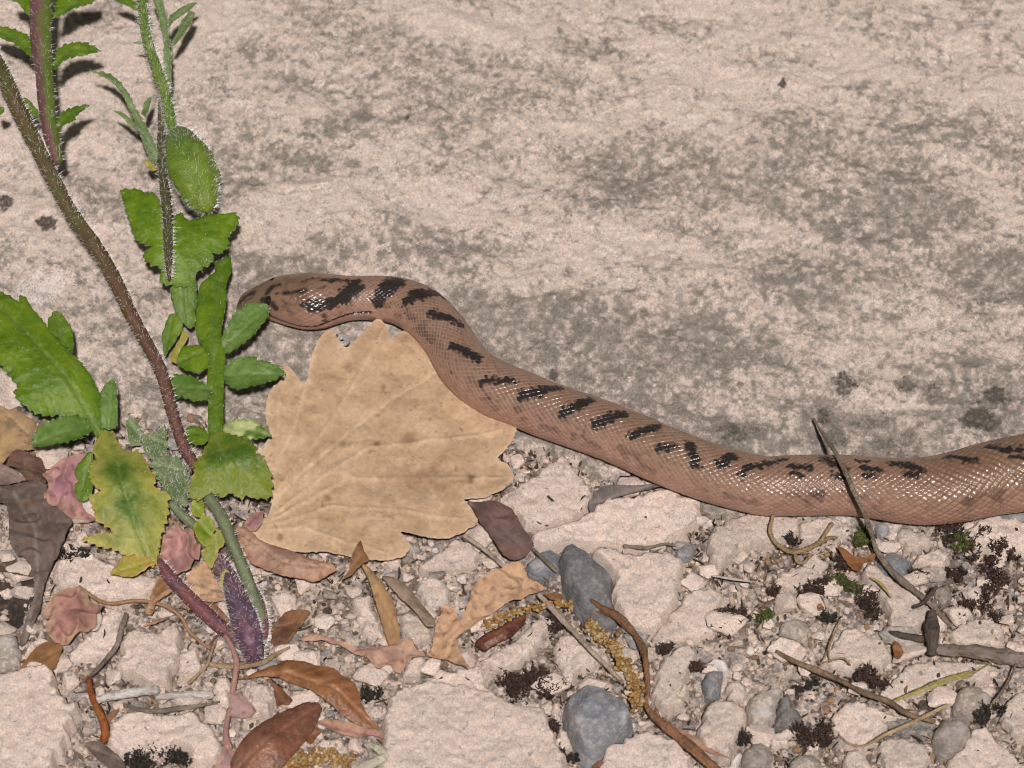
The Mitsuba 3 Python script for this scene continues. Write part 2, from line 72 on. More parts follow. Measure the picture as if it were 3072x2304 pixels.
    {'k':'oak_leaf','p':'oak','o':[[-44.0,11.9,5.0],[-42.3,12.4,4.8],[-41.4,10.8,4.8],[-40.8,8.7,4.9],[-38.9,6.3,4.8],[-37.0,8.1,4.6],[-35.7,10.3,4.4],[-33.8,13.0,4.1],[-31.5,16.1,3.7],[-29.8,14.0,3.7],[-28.9,12.0,3.7],[-28.4,8.7,3.8],[-26.5,12.1,3.5],[-24.9,13.2,3.3],[-21.9,11.6,3.1],[-18.5,7.6,3.0],[-16.5,2.7,3.0],[-13.8,-2.5,3.1],[-9.9,-6.6,3.3],[-5.3,-10.7,3.4],[-1.0,-13.1,3.6],[0.7,-14.8,3.6],[1.0,-16.8,3.6],[-0.7,-20.5,3.7],[-3.7,-23.9,3.6],[-1.0,-25.2,3.6],[0.5,-27.9,3.6],[-0.0,-30.2,3.6],[-2.0,-32.6,3.6],[-5.6,-34.2,3.6],[-10.3,-35.4,3.6],[-11.0,-35.7,3.7],[-9.3,-37.9,3.6],[-7.6,-41.4,3.7],[-9.3,-43.5,3.6],[-13.9,-45.8,3.6],[-17.2,-46.0,3.6],[-22.2,-45.8,5.0],[-25.6,-45.0,5.0],[-24.7,-46.3,5.0],[-22.7,-49.3,5.0],[-24.6,-51.8,5.0],[-28.3,-53.3,5.0],[-32.0,-52.9,4.7],[-34.5,-52.1,4.5],[-37.0,-51.3,4.3],[-40.4,-50.0,4.0],[-44.1,-50.1,3.6],[-49.1,-49.0,3.1],[-57.5,-46.1,2.4],[-61.4,-42.6,2.4],[-58.9,-41.8,2.8],[-56.0,-39.3,3.4],[-55.1,-35.6,3.9],[-55.8,-31.3,4.3],[-55.9,-27.6,4.7],[-56.5,-25.9,4.8],[-58.2,-23.6,4.8],[-57.0,-20.5,5.0],[-55.7,-18.6,5.0],[-56.8,-15.8,5.0],[-57.3,-12.6,5.0],[-56.7,-6.6,5.0],[-55.4,-4.3,5.0],[-52.6,-1.6,5.0],[-53.3,-0.2,5.0],[-53.4,1.4,5.0],[-52.0,1.0,5.0],[-50.6,-1.0,5.0],[-48.9,-4.1,5.0],[-47.6,-3.1,5.0],[-47.4,1.4,5.0],[-46.5,5.4,5.0],[-45.2,9.0,5.0]],'m':[[-60.4,-42.6,2.5],[-50.3,-30.5,5.0],[-31.4,-10.9,5.0],[-16.1,2.9,3.0],[-4.3,-13.6,3.5]],'l':'big pale tan dry oak leaf lying under the snake with a wavy lobed edge','c':'dead leaf','res':0.5,'wave':0.9,'cup':0.5,'veins':1,'st':[[-21.2,-29.1,9.36,3.23,0.6],[-29.9,-4.3,0.7,0.85,0.9],[-31.3,-20.1,0.94,1.14,0.9],[-31.4,-11.8,0.78,0.76,0.8],[-39.0,-20.6,0.94,0.95,0.5],[-24.0,-18.3,1.95,1.71,0.5],[-9.4,-29.4,0.94,1.33,0.9],[-53.1,-45.0,0.62,0.76,0.7],[-38.3,2.2,1.09,1.33,0.4],[-42.2,-34.9,0.94,0.95,0.6],[-27.7,-0.7,2.34,1.52,0.25],[-41.4,-16.8,4.68,3.8,0.2],[-26.1,-8.3,4.68,4.75,0.2],[-10.5,-19.6,5.46,2.85,0.25]],'vv':[[[-60.7,-43.6],[-40.7,-12.1],[-29.5,13.7]],[[-60.7,-43.6],[-50.7,-16.8],[-45.1,10.8]],[[-60.7,-43.6],[-54.3,-26.1],[-54.0,-7.4]],[[-60.7,-43.6],[-33.6,-21.4],[-2.8,-15.8]],[[-60.7,-43.6],[-37.3,-29.8],[-1.2,-28.9]],[[-60.7,-43.6],[-41.0,-37.2],[-10.4,-40.8]],[[-60.7,-43.6],[-48.5,-42.7],[-29.3,-50.9]]]},
    {'k':'dead_leaf','p':'pinktan','o':[[-103.5,-62.9,6.0],[-102.0,-61.4,6.0],[-100.4,-60.3,6.0],[-98.2,-60.3,5.4],[-96.3,-61.5,4.4],[-95.6,-63.1,4.0],[-93.1,-63.9,2.7],[-92.4,-64.4,2.4],[-94.0,-66.3,3.0],[-93.8,-68.5,2.9],[-95.9,-70.6,3.8],[-97.8,-71.3,3.7],[-100.3,-73.6,2.1],[-103.0,-72.8,2.0],[-104.6,-71.8,2.1],[-105.6,-69.3,3.0],[-104.3,-68.3,3.8],[-106.4,-67.0,4.0],[-106.0,-65.2,4.8]],'m':[[-93.7,-64.4,3.0],[-99.9,-65.2,6.0],[-103.0,-72.8,2.0]],'l':'crumpled pink and tan dead leaf left of the plant base','c':'dead leaf','wave':1.0,'fold':2.6},
    {'k':'dead_leaf_001','p':'brown','o':[[-111.3,-79.0,0.0],[-109.8,-76.5,0.7],[-107.4,-73.7,1.6],[-104.8,-72.6,2.3],[-102.2,-73.4,2.9],[-101.1,-74.6,3.0],[-101.8,-76.6,2.6],[-102.8,-79.9,1.9],[-105.8,-80.5,1.2],[-109.7,-80.3,0.2]],'m':[[-111.3,-79.0,0.0],[-101.1,-74.6,3.0]],'l':'orange-brown leaf half tucked under the big pale chunk at bottom left','c':'dead leaf'},
    {'k':'dead_leaf_002','p':'greybrown','o':[[-120.0,-30.1,2.4],[-118.1,-30.5,2.4],[-113.8,-30.1,2.7],[-108.9,-30.2,3.2],[-106.9,-31.2,3.6],[-106.9,-36.8,4.3],[-104.5,-37.8,4.6],[-100.4,-41.5,5.0],[-101.3,-43.7,4.9],[-101.9,-45.1,4.6],[-103.3,-49.0,3.5],[-104.3,-52.0,2.8],[-105.8,-54.6,2.1],[-106.6,-58.8,1.6],[-107.3,-64.4,0.9],[-110.8,-72.4,-0.2],[-111.8,-71.3,-0.1],[-108.7,-60.5,1.3],[-108.8,-54.6,2.2],[-110.4,-51.7,3.0],[-113.7,-49.1,3.7],[-114.8,-47.2,4.2],[-115.7,-37.0,3.4],[-119.7,-34.6,2.7]],'m':[[-110.2,-71.0,0.0],[-108.0,-55.3,2.0],[-109.0,-43.8,5.0],[-114.6,-32.8,3.0]],'l':'large dull grey-brown dead leaf at the left edge pointing downwards','c':'dead leaf','fold':1.2,'wave':0.8},
    {'k':'dead_leaf_003','p':'oakdark','o':[[-121.3,-6.6,3.0],[-119.3,-7.9,3.0],[-117.3,-9.2,3.0],[-114.6,-10.0,3.0],[-111.9,-11.9,3.0],[-110.0,-14.3,3.0],[-111.2,-17.1,3.0],[-111.4,-19.9,3.0],[-109.1,-20.7,3.0],[-114.3,-21.1,3.0],[-116.5,-22.6,3.0],[-117.7,-24.7,3.0],[-120.3,-24.8,3.0]],'m':[[-121.3,-6.6,3.0],[-111.2,-17.1,3.0]],'l':'tan dead leaf at the left edge below the large green leaf','c':'dead leaf'},
    {'k':'dead_leaf_004','p':'darkbrown','o':[[-116.9,-25.1,4.0],[-115.8,-22.4,3.9],[-114.3,-21.1,3.6],[-111.0,-22.5,2.9],[-108.7,-23.0,2.4],[-107.4,-26.7,2.0],[-107.0,-29.5,1.8],[-110.3,-30.2,2.5],[-111.9,-29.3,2.8],[-115.0,-25.5,3.6]],'m':[[-116.9,-25.1,4.0],[-107.4,-26.7,2.0]],'l':'dark brown dead leaf scrap beside the pink one at the left','c':'dead leaf','fold':1.0},
    {'k':'dead_leaf_005','p':'greypink','o':[[-120.2,-25.3,4.0],[-117.6,-25.3,3.9],[-114.9,-27.0,3.7],[-111.7,-29.3,3.5],[-114.7,-30.6,3.6],[-119.8,-31.5,3.9]],'m':[[-120.2,-25.3,4.0],[-111.7,-29.3,3.5]],'l':'grey-pink dead leaf wedge at the left edge above the grey-brown leaf','c':'dead leaf'},
    {'k':'dead_leaf_006','p':'pink','o':[[-97.4,-22.5,6.0],[-103.9,-25.0,5.3],[-106.4,-26.7,5.0],[-108.6,-28.8,5.0],[-106.4,-31.4,5.0],[-107.7,-34.6,4.9],[-106.9,-36.2,4.3],[-106.2,-37.6,3.7],[-104.6,-36.7,3.6],[-102.1,-39.3,2.3],[-99.5,-38.7,1.8],[-96.7,-39.6,0.9],[-95.4,-38.4,0.9],[-98.3,-36.5,2.1],[-99.4,-34.0,3.0],[-99.5,-28.6,5.4],[-98.6,-26.0,5.7],[-96.1,-23.1,6.0]],'m':[[-96.8,-23.1,6.0],[-103.3,-30.2,5.0],[-96.4,-38.9,1.0]],'l':'dusty pink withered leaf behind the yellow leaf','c':'dead leaf','fold':2.0},
    {'k':'dead_leaf_007','p':'darkbrown','o':[[-118.3,-50.4,1.0],[-113.8,-50.0,1.0],[-109.1,-51.0,1.0],[-108.9,-54.4,1.0],[-113.0,-54.0,1.0],[-116.9,-52.7,1.0],[-118.2,-52.5,1.0]],'m':[[-118.3,-50.4,1.0],[-108.9,-54.4,1.0]],'l':'dark brown leaf edge at the left border below the grey-brown leaf','c':'dead leaf'},
    {'k':'dead_leaf_008','p':'rotten','o':[[-118.6,-51.4,-3.0],[-113.4,-52.1,-2.6],[-109.1,-53.0,-2.3],[-108.8,-57.8,-2.0],[-110.6,-60.9,-2.0],[-111.5,-66.3,-1.8],[-114.4,-67.3,-1.9],[-117.7,-66.0,-2.2]],'m':[[-118.6,-51.4,-3.0],[-110.6,-60.9,-2.0]],'l':'rotten blackish leaf in the hollow at the left border','c':'dead leaf'},
    {'k':'dead_leaf_009','p':'greybrown','o':[[-95.8,-98.5,1.0],[-92.3,-97.9,1.2],[-89.4,-100.5,1.3],[-86.7,-103.1,1.5],[-85.6,-106.5,1.6],[-88.8,-106.4,1.5],[-92.1,-103.0,1.2]],'m':[[-95.8,-98.5,1.0],[-86.7,-103.1,1.5]],'l':'narrow grey-brown leaf strip at the bottom beside the black moss','c':'dead leaf'},
    {'k':'dead_leaf_010','p':'rotten2','o':[[-103.4,-78.3,-3.0],[-102.1,-76.9,-2.9],[-98.7,-74.4,-2.6],[-95.0,-73.1,-2.3],[-91.1,-74.0,-2.0],[-90.3,-77.4,-2.0],[-91.4,-81.8,-2.1],[-95.1,-83.1,-2.4],[-97.7,-83.4,-2.6],[-100.6,-83.2,-2.8]],'m':[[-103.4,-78.3,-3.0],[-90.3,-77.4,-2.0]],'l':'rotting brown leaf in the gap right of the big pale chunk','c':'dead leaf'},
    {'k':'dead_leaf_011','p':'rust','o':[[-92.7,-98.2,0.0],[-91.6,-94.6,0.0],[-90.8,-90.5,0.0],[-87.8,-88.3,0.0],[-90.7,-93.5,0.0],[-91.0,-97.9,-0.0]],'m':[[-92.7,-98.2,0.0],[-87.8,-88.3,0.0]],'l':'rust-orange leaf scrap under the red twig','c':'dead leaf'},
    {'k':'dead_leaf_012','p':'orange','o':[[-62.2,-82.6,3.0],[-58.9,-82.3,3.8],[-55.6,-81.2,4.7],[-53.2,-80.2,5.3],[-51.1,-79.8,5.9],[-48.7,-79.7,6.0],[-46.2,-79.9,6.0],[-42.1,-80.9,6.0],[-39.5,-81.9,6.0],[-38.0,-83.4,6.0],[-36.4,-84.7,5.7],[-35.4,-85.2,5.4],[-34.3,-87.1,4.7],[-33.3,-90.7,3.8],[-31.4,-93.4,2.8],[-29.7,-95.5,2.0],[-31.8,-95.5,2.5],[-34.6,-94.7,3.4],[-37.5,-93.3,4.3],[-41.1,-90.5,5.8],[-44.8,-87.8,6.0],[-49.0,-85.9,6.0],[-52.3,-84.1,5.5],[-55.2,-83.1,4.8],[-58.5,-83.1,3.9]],'m':[[-62.2,-82.6,3.0],[-50.2,-83.2,6.0],[-39.6,-87.3,6.0],[-29.8,-95.4,2.0]],'l':'shiny orange-brown pointed leaf with a curved midrib beside the plant base','c':'dead leaf','fold':0.7,'gloss':1,'cup':-1.0,'rib':1},
    {'k':'dead_leaf_013','p':'redbrown','o':[[-62.7,-105.4,3.3],[-61.9,-102.7,4.2],[-59.5,-99.0,5.8],[-55.6,-95.7,6.7],[-50.1,-91.4,4.8],[-46.1,-89.0,3.6],[-43.3,-89.2,3.0],[-42.4,-90.8,3.0],[-43.8,-95.5,4.0],[-46.1,-100.0,5.1],[-49.7,-105.6,6.7],[-52.8,-109.0,5.3],[-61.8,-108.8,2.7]],'m':[[-61.8,-107.6,3.0],[-53.8,-101.1,7.0],[-42.9,-89.7,3.0]],'l':'glossy red-brown oval leaf at the bottom next to the pink stalk','c':'dead leaf','gloss':1,'cup':-1.6},
    {'k':'dead_leaf_014','p':'orangedark','o':[[-55.1,-81.6,1.5],[-52.9,-83.4,1.3],[-49.1,-87.3,1.0],[-50.3,-88.6,1.0],[-52.9,-89.0,1.1],[-53.3,-84.8,1.3]],'m':[[-55.1,-81.6,1.5],[-50.3,-88.6,1.0]],'l':'small dark orange scrap below the orange-brown pointed leaf','c':'dead leaf'},
    {'k':'dead_leaf_015','p':'orangedark','o':[[-46.7,-96.9,0.0],[-44.5,-93.6,0.0],[-42.4,-94.6,0.0],[-44.7,-98.5,0.0]],'m':[[-46.7,-96.9,0.0],[-42.4,-94.6,0.0]],'l':'small orange scrap at the tip of the red-brown oval leaf','c':'dead leaf'},
    {'k':'dead_leaf_016','p':'pinktan','o':[[-44.1,-93.4,1.5],[-41.2,-92.5,1.5],[-37.1,-93.4,1.5],[-31.4,-95.0,1.5],[-28.6,-96.4,1.5],[-24.5,-98.7,1.5],[-25.5,-99.9,1.5],[-30.6,-96.9,1.5],[-34.6,-97.4,1.5],[-38.7,-96.5,1.5]],'m':[[-44.1,-93.4,1.5],[-24.5,-98.7,1.5]],'l':'thin twisted pinkish dry leaf strip at the bottom below the orange leaf','c':'dead leaf','wave':0.8},
    {'k':'dead_leaf_017','p':'drytan','o':[[-19.4,-76.8,3.0],[-18.2,-75.2,3.5],[-17.0,-69.2,4.8],[-15.0,-64.7,5.4],[-12.2,-67.2,5.5],[-12.6,-70.0,5.3],[-10.0,-65.0,5.9],[-8.4,-60.0,6.4],[-3.9,-56.4,7.0],[1.1,-53.8,6.0],[2.7,-54.7,5.2],[3.9,-57.4,4.6],[7.7,-58.6,2.8],[3.5,-62.4,4.7],[-1.4,-65.3,6.7],[-5.5,-68.2,6.1],[-11.2,-72.0,5.3],[-12.8,-74.1,4.9],[-11.6,-77.7,4.5],[-9.2,-82.2,4.3],[-12.4,-80.3,3.9],[-15.7,-78.0,3.6]],'m':[[-19.2,-76.8,3.0],[-13.7,-72.2,5.0],[-1.4,-60.9,7.0],[7.2,-58.7,3.0]],'l':'pale tan lobed dry leaf with pointed side lobes in the middle of the rubble','c':'dead leaf','fold':1.2,'cup':0.8,'rib':1},
    {'k':'dead_leaf_018','p':'drypink','o':[[-49.1,-71.4,0.9],[-45.4,-70.3,1.5],[-41.6,-71.5,2.1],[-36.2,-74.1,3.0],[-32.5,-74.7,3.0],[-28.0,-74.1,3.0],[-24.8,-72.8,3.0],[-22.3,-72.3,3.0],[-21.8,-75.1,3.0],[-19.2,-76.8,3.0],[-23.5,-77.7,3.0],[-24.7,-81.2,3.0],[-26.3,-80.9,3.0],[-27.6,-78.7,3.0],[-30.0,-80.2,3.0],[-32.9,-77.4,3.0],[-37.5,-74.7,2.8],[-42.5,-72.3,2.0],[-46.6,-72.0,1.3]],'m':[[-48.7,-71.2,1.0],[-36.2,-74.4,3.0],[-19.4,-76.8,3.0]],'l':'thin pinkish dry leaf stalk leading into the pale tan lobed leaf','c':'dead leaf','fold':1.2},
    {'k':'dead_leaf_019','p':'tanpink','o':[[-63.2,-45.1,7.0],[-59.4,-47.3,7.3],[-56.0,-49.4,7.5],[-49.7,-51.4,7.5],[-44.8,-53.1,6.2],[-40.7,-53.3,5.1],[-39.8,-55.1,4.9],[-42.7,-57.6,5.6],[-45.1,-59.0,6.2],[-47.5,-58.4,6.8],[-50.8,-58.5,7.7],[-54.9,-57.1,7.9],[-59.1,-54.9,7.5],[-60.5,-51.8,7.3],[-62.2,-49.2,7.2]],'m':[[-62.7,-45.6,7.0],[-51.7,-55.2,8.0],[-40.3,-54.7,5.0]],'l':'long curled pinkish-tan dry leaf on the lower left edge of the oak leaf','c':'dead leaf','cup':-1.0,'veins':1},
    {'k':'dead_leaf_020','p':'pink','o':[[-61.9,-43.6,5.0],[-59.7,-40.1,5.6],[-56.7,-39.4,6.0],[-57.0,-42.3,5.7],[-58.6,-45.1,5.3]],'m':[[-61.9,-43.6,5.0],[-56.7,-39.4,6.0]],'l':'small pink leaf fragment at the left base of the oak leaf','c':'dead leaf'},
    {'k':'dead_leaf_021','p':'brown','o':[[-38.5,-57.6,5.0],[-36.9,-54.9,5.4],[-36.6,-51.7,5.7],[-34.6,-47.6,6.2],[-33.6,-50.4,6.0],[-32.3,-53.3,5.9],[-34.3,-54.2,5.6],[-36.5,-56.8,5.2]],'m':[[-38.5,-57.6,5.0],[-33.6,-50.4,6.0]],'l':'small pointed brown scrap at the lower edge of the oak leaf','c':'dead leaf'},
    {'k':'dead_leaf_022','p':'purplebrown','o':[[-10.4,-34.8,2.9],[-8.5,-35.4,3.2],[-4.6,-35.4,3.7],[-0.3,-37.9,4.6],[1.6,-41.7,4.5],[3.9,-44.5,2.9],[5.1,-46.5,2.0],[3.8,-48.8,1.8],[1.9,-50.8,1.9],[-0.4,-51.3,2.6],[-2.3,-49.9,3.6],[-3.9,-47.3,4.9],[-6.5,-43.2,4.2]],'m':[[-9.8,-35.3,3.0],[-2.0,-44.3,5.0],[3.5,-48.5,2.0]],'l':'dark purplish brown leaf piece right below the oak leaf','c':'dead leaf','fold':1.0,'wave':0.6},
    {'k':'dead_leaf_023','p':'grey','o':[[17.4,-34.5,1.0],[18.4,-32.9,1.2],[19.7,-30.7,1.4],[22.3,-29.5,1.7],[27.8,-30.1,2.3],[33.6,-30.0,3.0],[35.3,-30.7,3.2],[30.1,-31.8,2.5],[26.5,-32.4,2.1],[22.6,-33.6,1.6],[18.0,-37.2,1.0]],'m':[[17.4,-34.5,1.0],[33.6,-30.0,3.0]],'l':'narrow grey folded dead leaf below the middle of the snake','c':'dead leaf'},
    {'k':'dead_leaf_024','p':'orange','o':[[74.1,-46.0,2.0],[75.9,-46.9,2.1],[78.0,-49.3,2.2],[80.6,-49.5,2.4],[83.2,-48.6,2.5],[82.9,-50.3,2.5],[80.5,-51.1,2.4],[79.3,-54.0,2.4],[77.2,-53.0,2.3],[75.6,-49.4,2.1]],'m':[[74.1,-46.0,2.0],[82.9,-50.3,2.5]],'l':'bright orange two-pointed leaf scrap under the snake at the right','c':'dead leaf','wave':0.6},
    {'k':'dead_leaf_025','p':'brownpink','o':[[14.8,-60.9,3.0],[17.5,-60.3,3.0],[17.8,-58.7,3.0],[19.1,-57.1,3.0],[20.4,-60.6,3.0],[24.6,-66.7,3.0],[21.6,-66.8,3.0],[17.5,-64.5,3.0]],'m':[[14.8,-60.9,3.0],[20.4,-60.6,3.0]],'l':'small brown dry leaf tip lying on the long dark stone','c':'dead leaf'},
    {'k':'dead_leaf_026','p':'brown','o':[[7.0,-60.1,3.0],[8.9,-59.7,2.6],[11.5,-59.6,2.0],[11.4,-60.9,2.0],[8.9,-62.0,2.6]],'m':[[7.0,-60.1,3.0],[11.5,-59.6,2.0]],'l':'tiny brown scrap between the tan lobed leaf and the dark stone','c':'dead leaf'},
    {'k':'dead_leaf_027','p':'orange','o':[[85.9,-73.6,1.5],[86.6,-71.8,1.5],[87.6,-73.0,1.7],[88.5,-75.1,2.0],[87.4,-77.2,1.9],[86.2,-76.4,1.7]],'m':[[85.9,-73.6,1.5],[88.5,-75.1,2.0]],'l':'small orange seed-like scrap left of the grey log','c':'dead leaf'},
    {'k':'dead_leaf_028','p':'orange','o':[[69.1,-62.4,1.0],[69.9,-61.3,1.0],[71.0,-62.0,1.0],[70.5,-63.3,1.0],[69.5,-63.5,1.0]],'m':[[69.1,-62.4,1.0],[71.0,-62.0,1.0]],'l':'tiny orange speck of leaf beside a black moss tuft','c':'dead leaf'},
    {'k':'dead_leaf_029','p':'rust','o':[[-54.7,-67.8,1.0],[-50.9,-63.6,1.3],[-45.4,-63.8,1.6],[-47.5,-66.6,1.5],[-51.1,-71.8,1.2],[-54.2,-71.7,1.0]],'m':[[-54.7,-67.8,1.0],[-47.5,-66.6,1.5]],'l':'rust-brown curled scrap right of the purple plant base','c':'dead leaf'},
    {'k':'dead_leaf_030','p':'orangedark','o':[[17.5,-104.7,1.0],[19.0,-103.2,1.0],[21.5,-102.7,1.0],[24.2,-103.7,1.0],[24.0,-106.1,1.0],[18.1,-106.1,1.0]],'m':[[17.5,-104.7,1.0],[24.2,-103.7,1.0]],'l':'brown-orange leaf scrap at the bottom edge below the blue-grey stone','c':'dead leaf'},
    {'k':'dead_leaf_031','p':'tanpink','o':[[32.4,-91.4,1.5],[36.4,-94.4,1.5],[41.4,-97.3,1.5],[45.7,-101.3,1.5],[49.1,-102.8,1.5],[45.0,-102.0,1.5],[40.1,-99.5,1.5],[35.4,-95.5,1.5]],'m':[[32.4,-91.4,1.5],[49.1,-102.8,1.5]],'l':'thin pale dry leaf strip beside the dark lower twig','c':'dead leaf'},
    {'k':'seed_pod','p':'podyellow','o':[[-34.5,-52.6,4.0],[-32.8,-53.1,3.9],[-30.3,-56.3,3.7],[-27.8,-60.1,3.5],[-26.4,-64.4,3.3],[-25.1,-71.5,3.0],[-25.6,-73.5,2.9],[-28.0,-73.6,3.0],[-29.4,-68.2,3.2],[-31.1,-62.6,3.5],[-32.2,-57.8,3.7]],'m':[[-34.5,-52.6,4.0],[-25.1,-71.5,3.0]],'l':'yellow-brown dry seed pod pointing down from the oak leaf','c':'seed pod','thick':1.2,'cup':-1.6},
    {'k':'seed_pod_001','p':'podgrey','o':[[-29.7,-56.1,4.0],[-26.2,-56.3,3.8],[-23.7,-58.2,3.7],[-20.8,-62.5,3.4],[-17.5,-66.8,3.1],[-17.6,-69.1,3.0],[-19.5,-68.9,3.1],[-22.0,-64.9,3.3],[-25.3,-61.7,3.6],[-28.3,-57.9,3.9]],'m':[[-29.7,-56.1,4.0],[-17.6,-69.1,3.0]],'l':'grey-brown mottled seed pod right of the yellow-brown one','c':'seed pod','thick':1.2,'cup':-1.6},
    {'k':'seed_pod_002','p':'redpod','o':[[-8.7,-72.0,1.0],[-6.1,-70.1,1.9],[-2.3,-68.4,2.8],[1.8,-64.4,1.2],[3.5,-64.6,0.8],[2.5,-67.6,1.5],[-0.7,-71.5,2.8],[-3.9,-73.1,2.2],[-6.4,-74.4,1.3]],'m':[[-8.3,-72.6,1.0],[-2.3,-70.1,3.0],[3.1,-65.0,1.0]],'l':'dark red-brown pod under the tan lobed dry leaf','c':'seed pod','thick':1.4,'cup':-1.8,'gloss':1},
    {'k':'poppy_plant__withered_leaf_006','p':'drytan','o':[[-74.3,-55.7,2.0],[-72.3,-52.5,2.1],[-70.9,-50.7,2.2],[-69.5,-51.9,2.4],[-67.6,-55.4,2.7],[-66.1,-59.3,3.0],[-64.7,-62.2,3.2],[-67.9,-62.4,2.9],[-70.6,-61.9,2.6],[-73.0,-59.9,2.3]],'m':[[-74.3,-55.7,2.0],[-66.1,-59.3,3.0]],'l':'pale tan withered leaf between the red stalk and the purple base','fold':1.0},
    {'k':'poppy_plant__withered_leaf_007','p':'purplebrown','o':[[-68.2,-55.7,5.0],[-67.4,-52.8,4.6],[-66.4,-48.9,4.2],[-65.1,-48.3,4.0],[-63.7,-50.0,4.1],[-64.6,-53.8,4.5],[-66.6,-56.8,5.0]],'m':[[-68.2,-55.7,5.0],[-65.1,-48.3,4.0]],'l':'small purple-brown wilted leaf above the purple base'},
    {'k':'poppy_plant__withered_leaf_008','p':'brown','o':[[-82.5,-61.2,3.0],[-80.4,-56.6,3.0],[-78.9,-55.0,3.0],[-77.2,-55.5,3.0],[-77.4,-58.3,3.0],[-80.2,-60.4,3.0],[-82.0,-62.0,3.0]],'m':[[-82.5,-61.2,3.0],[-77.2,-55.5,3.0]],'fold':0.8},
    {'k':'poppy_plant__withered_leaf_009','p':'tanpink','o':[[-63.3,-44.6,6.0],[-61.4,-43.8,6.0],[-58.6,-46.0,6.0],[-56.9,-49.3,6.0],[-57.3,-51.2,6.0],[-60.1,-49.6,6.0],[-62.3,-47.4,6.0]],'m':[[-63.3,-44.6,6.0],[-56.9,-49.3,6.0]],'fold':0.8},
    {'k':'poppy_plant__withered_leaf_010','p':'rust','o':[[-69.2,-63.4,3.0],[-67.4,-62.7,2.8],[-64.6,-65.8,2.2],[-61.6,-68.9,1.5],[-62.2,-71.3,1.4],[-65.4,-70.0,1.9],[-68.2,-66.6,2.6]],'m':[[-69.2,-63.4,3.0],[-61.6,-68.9,1.5]],'fold':0.6},
]
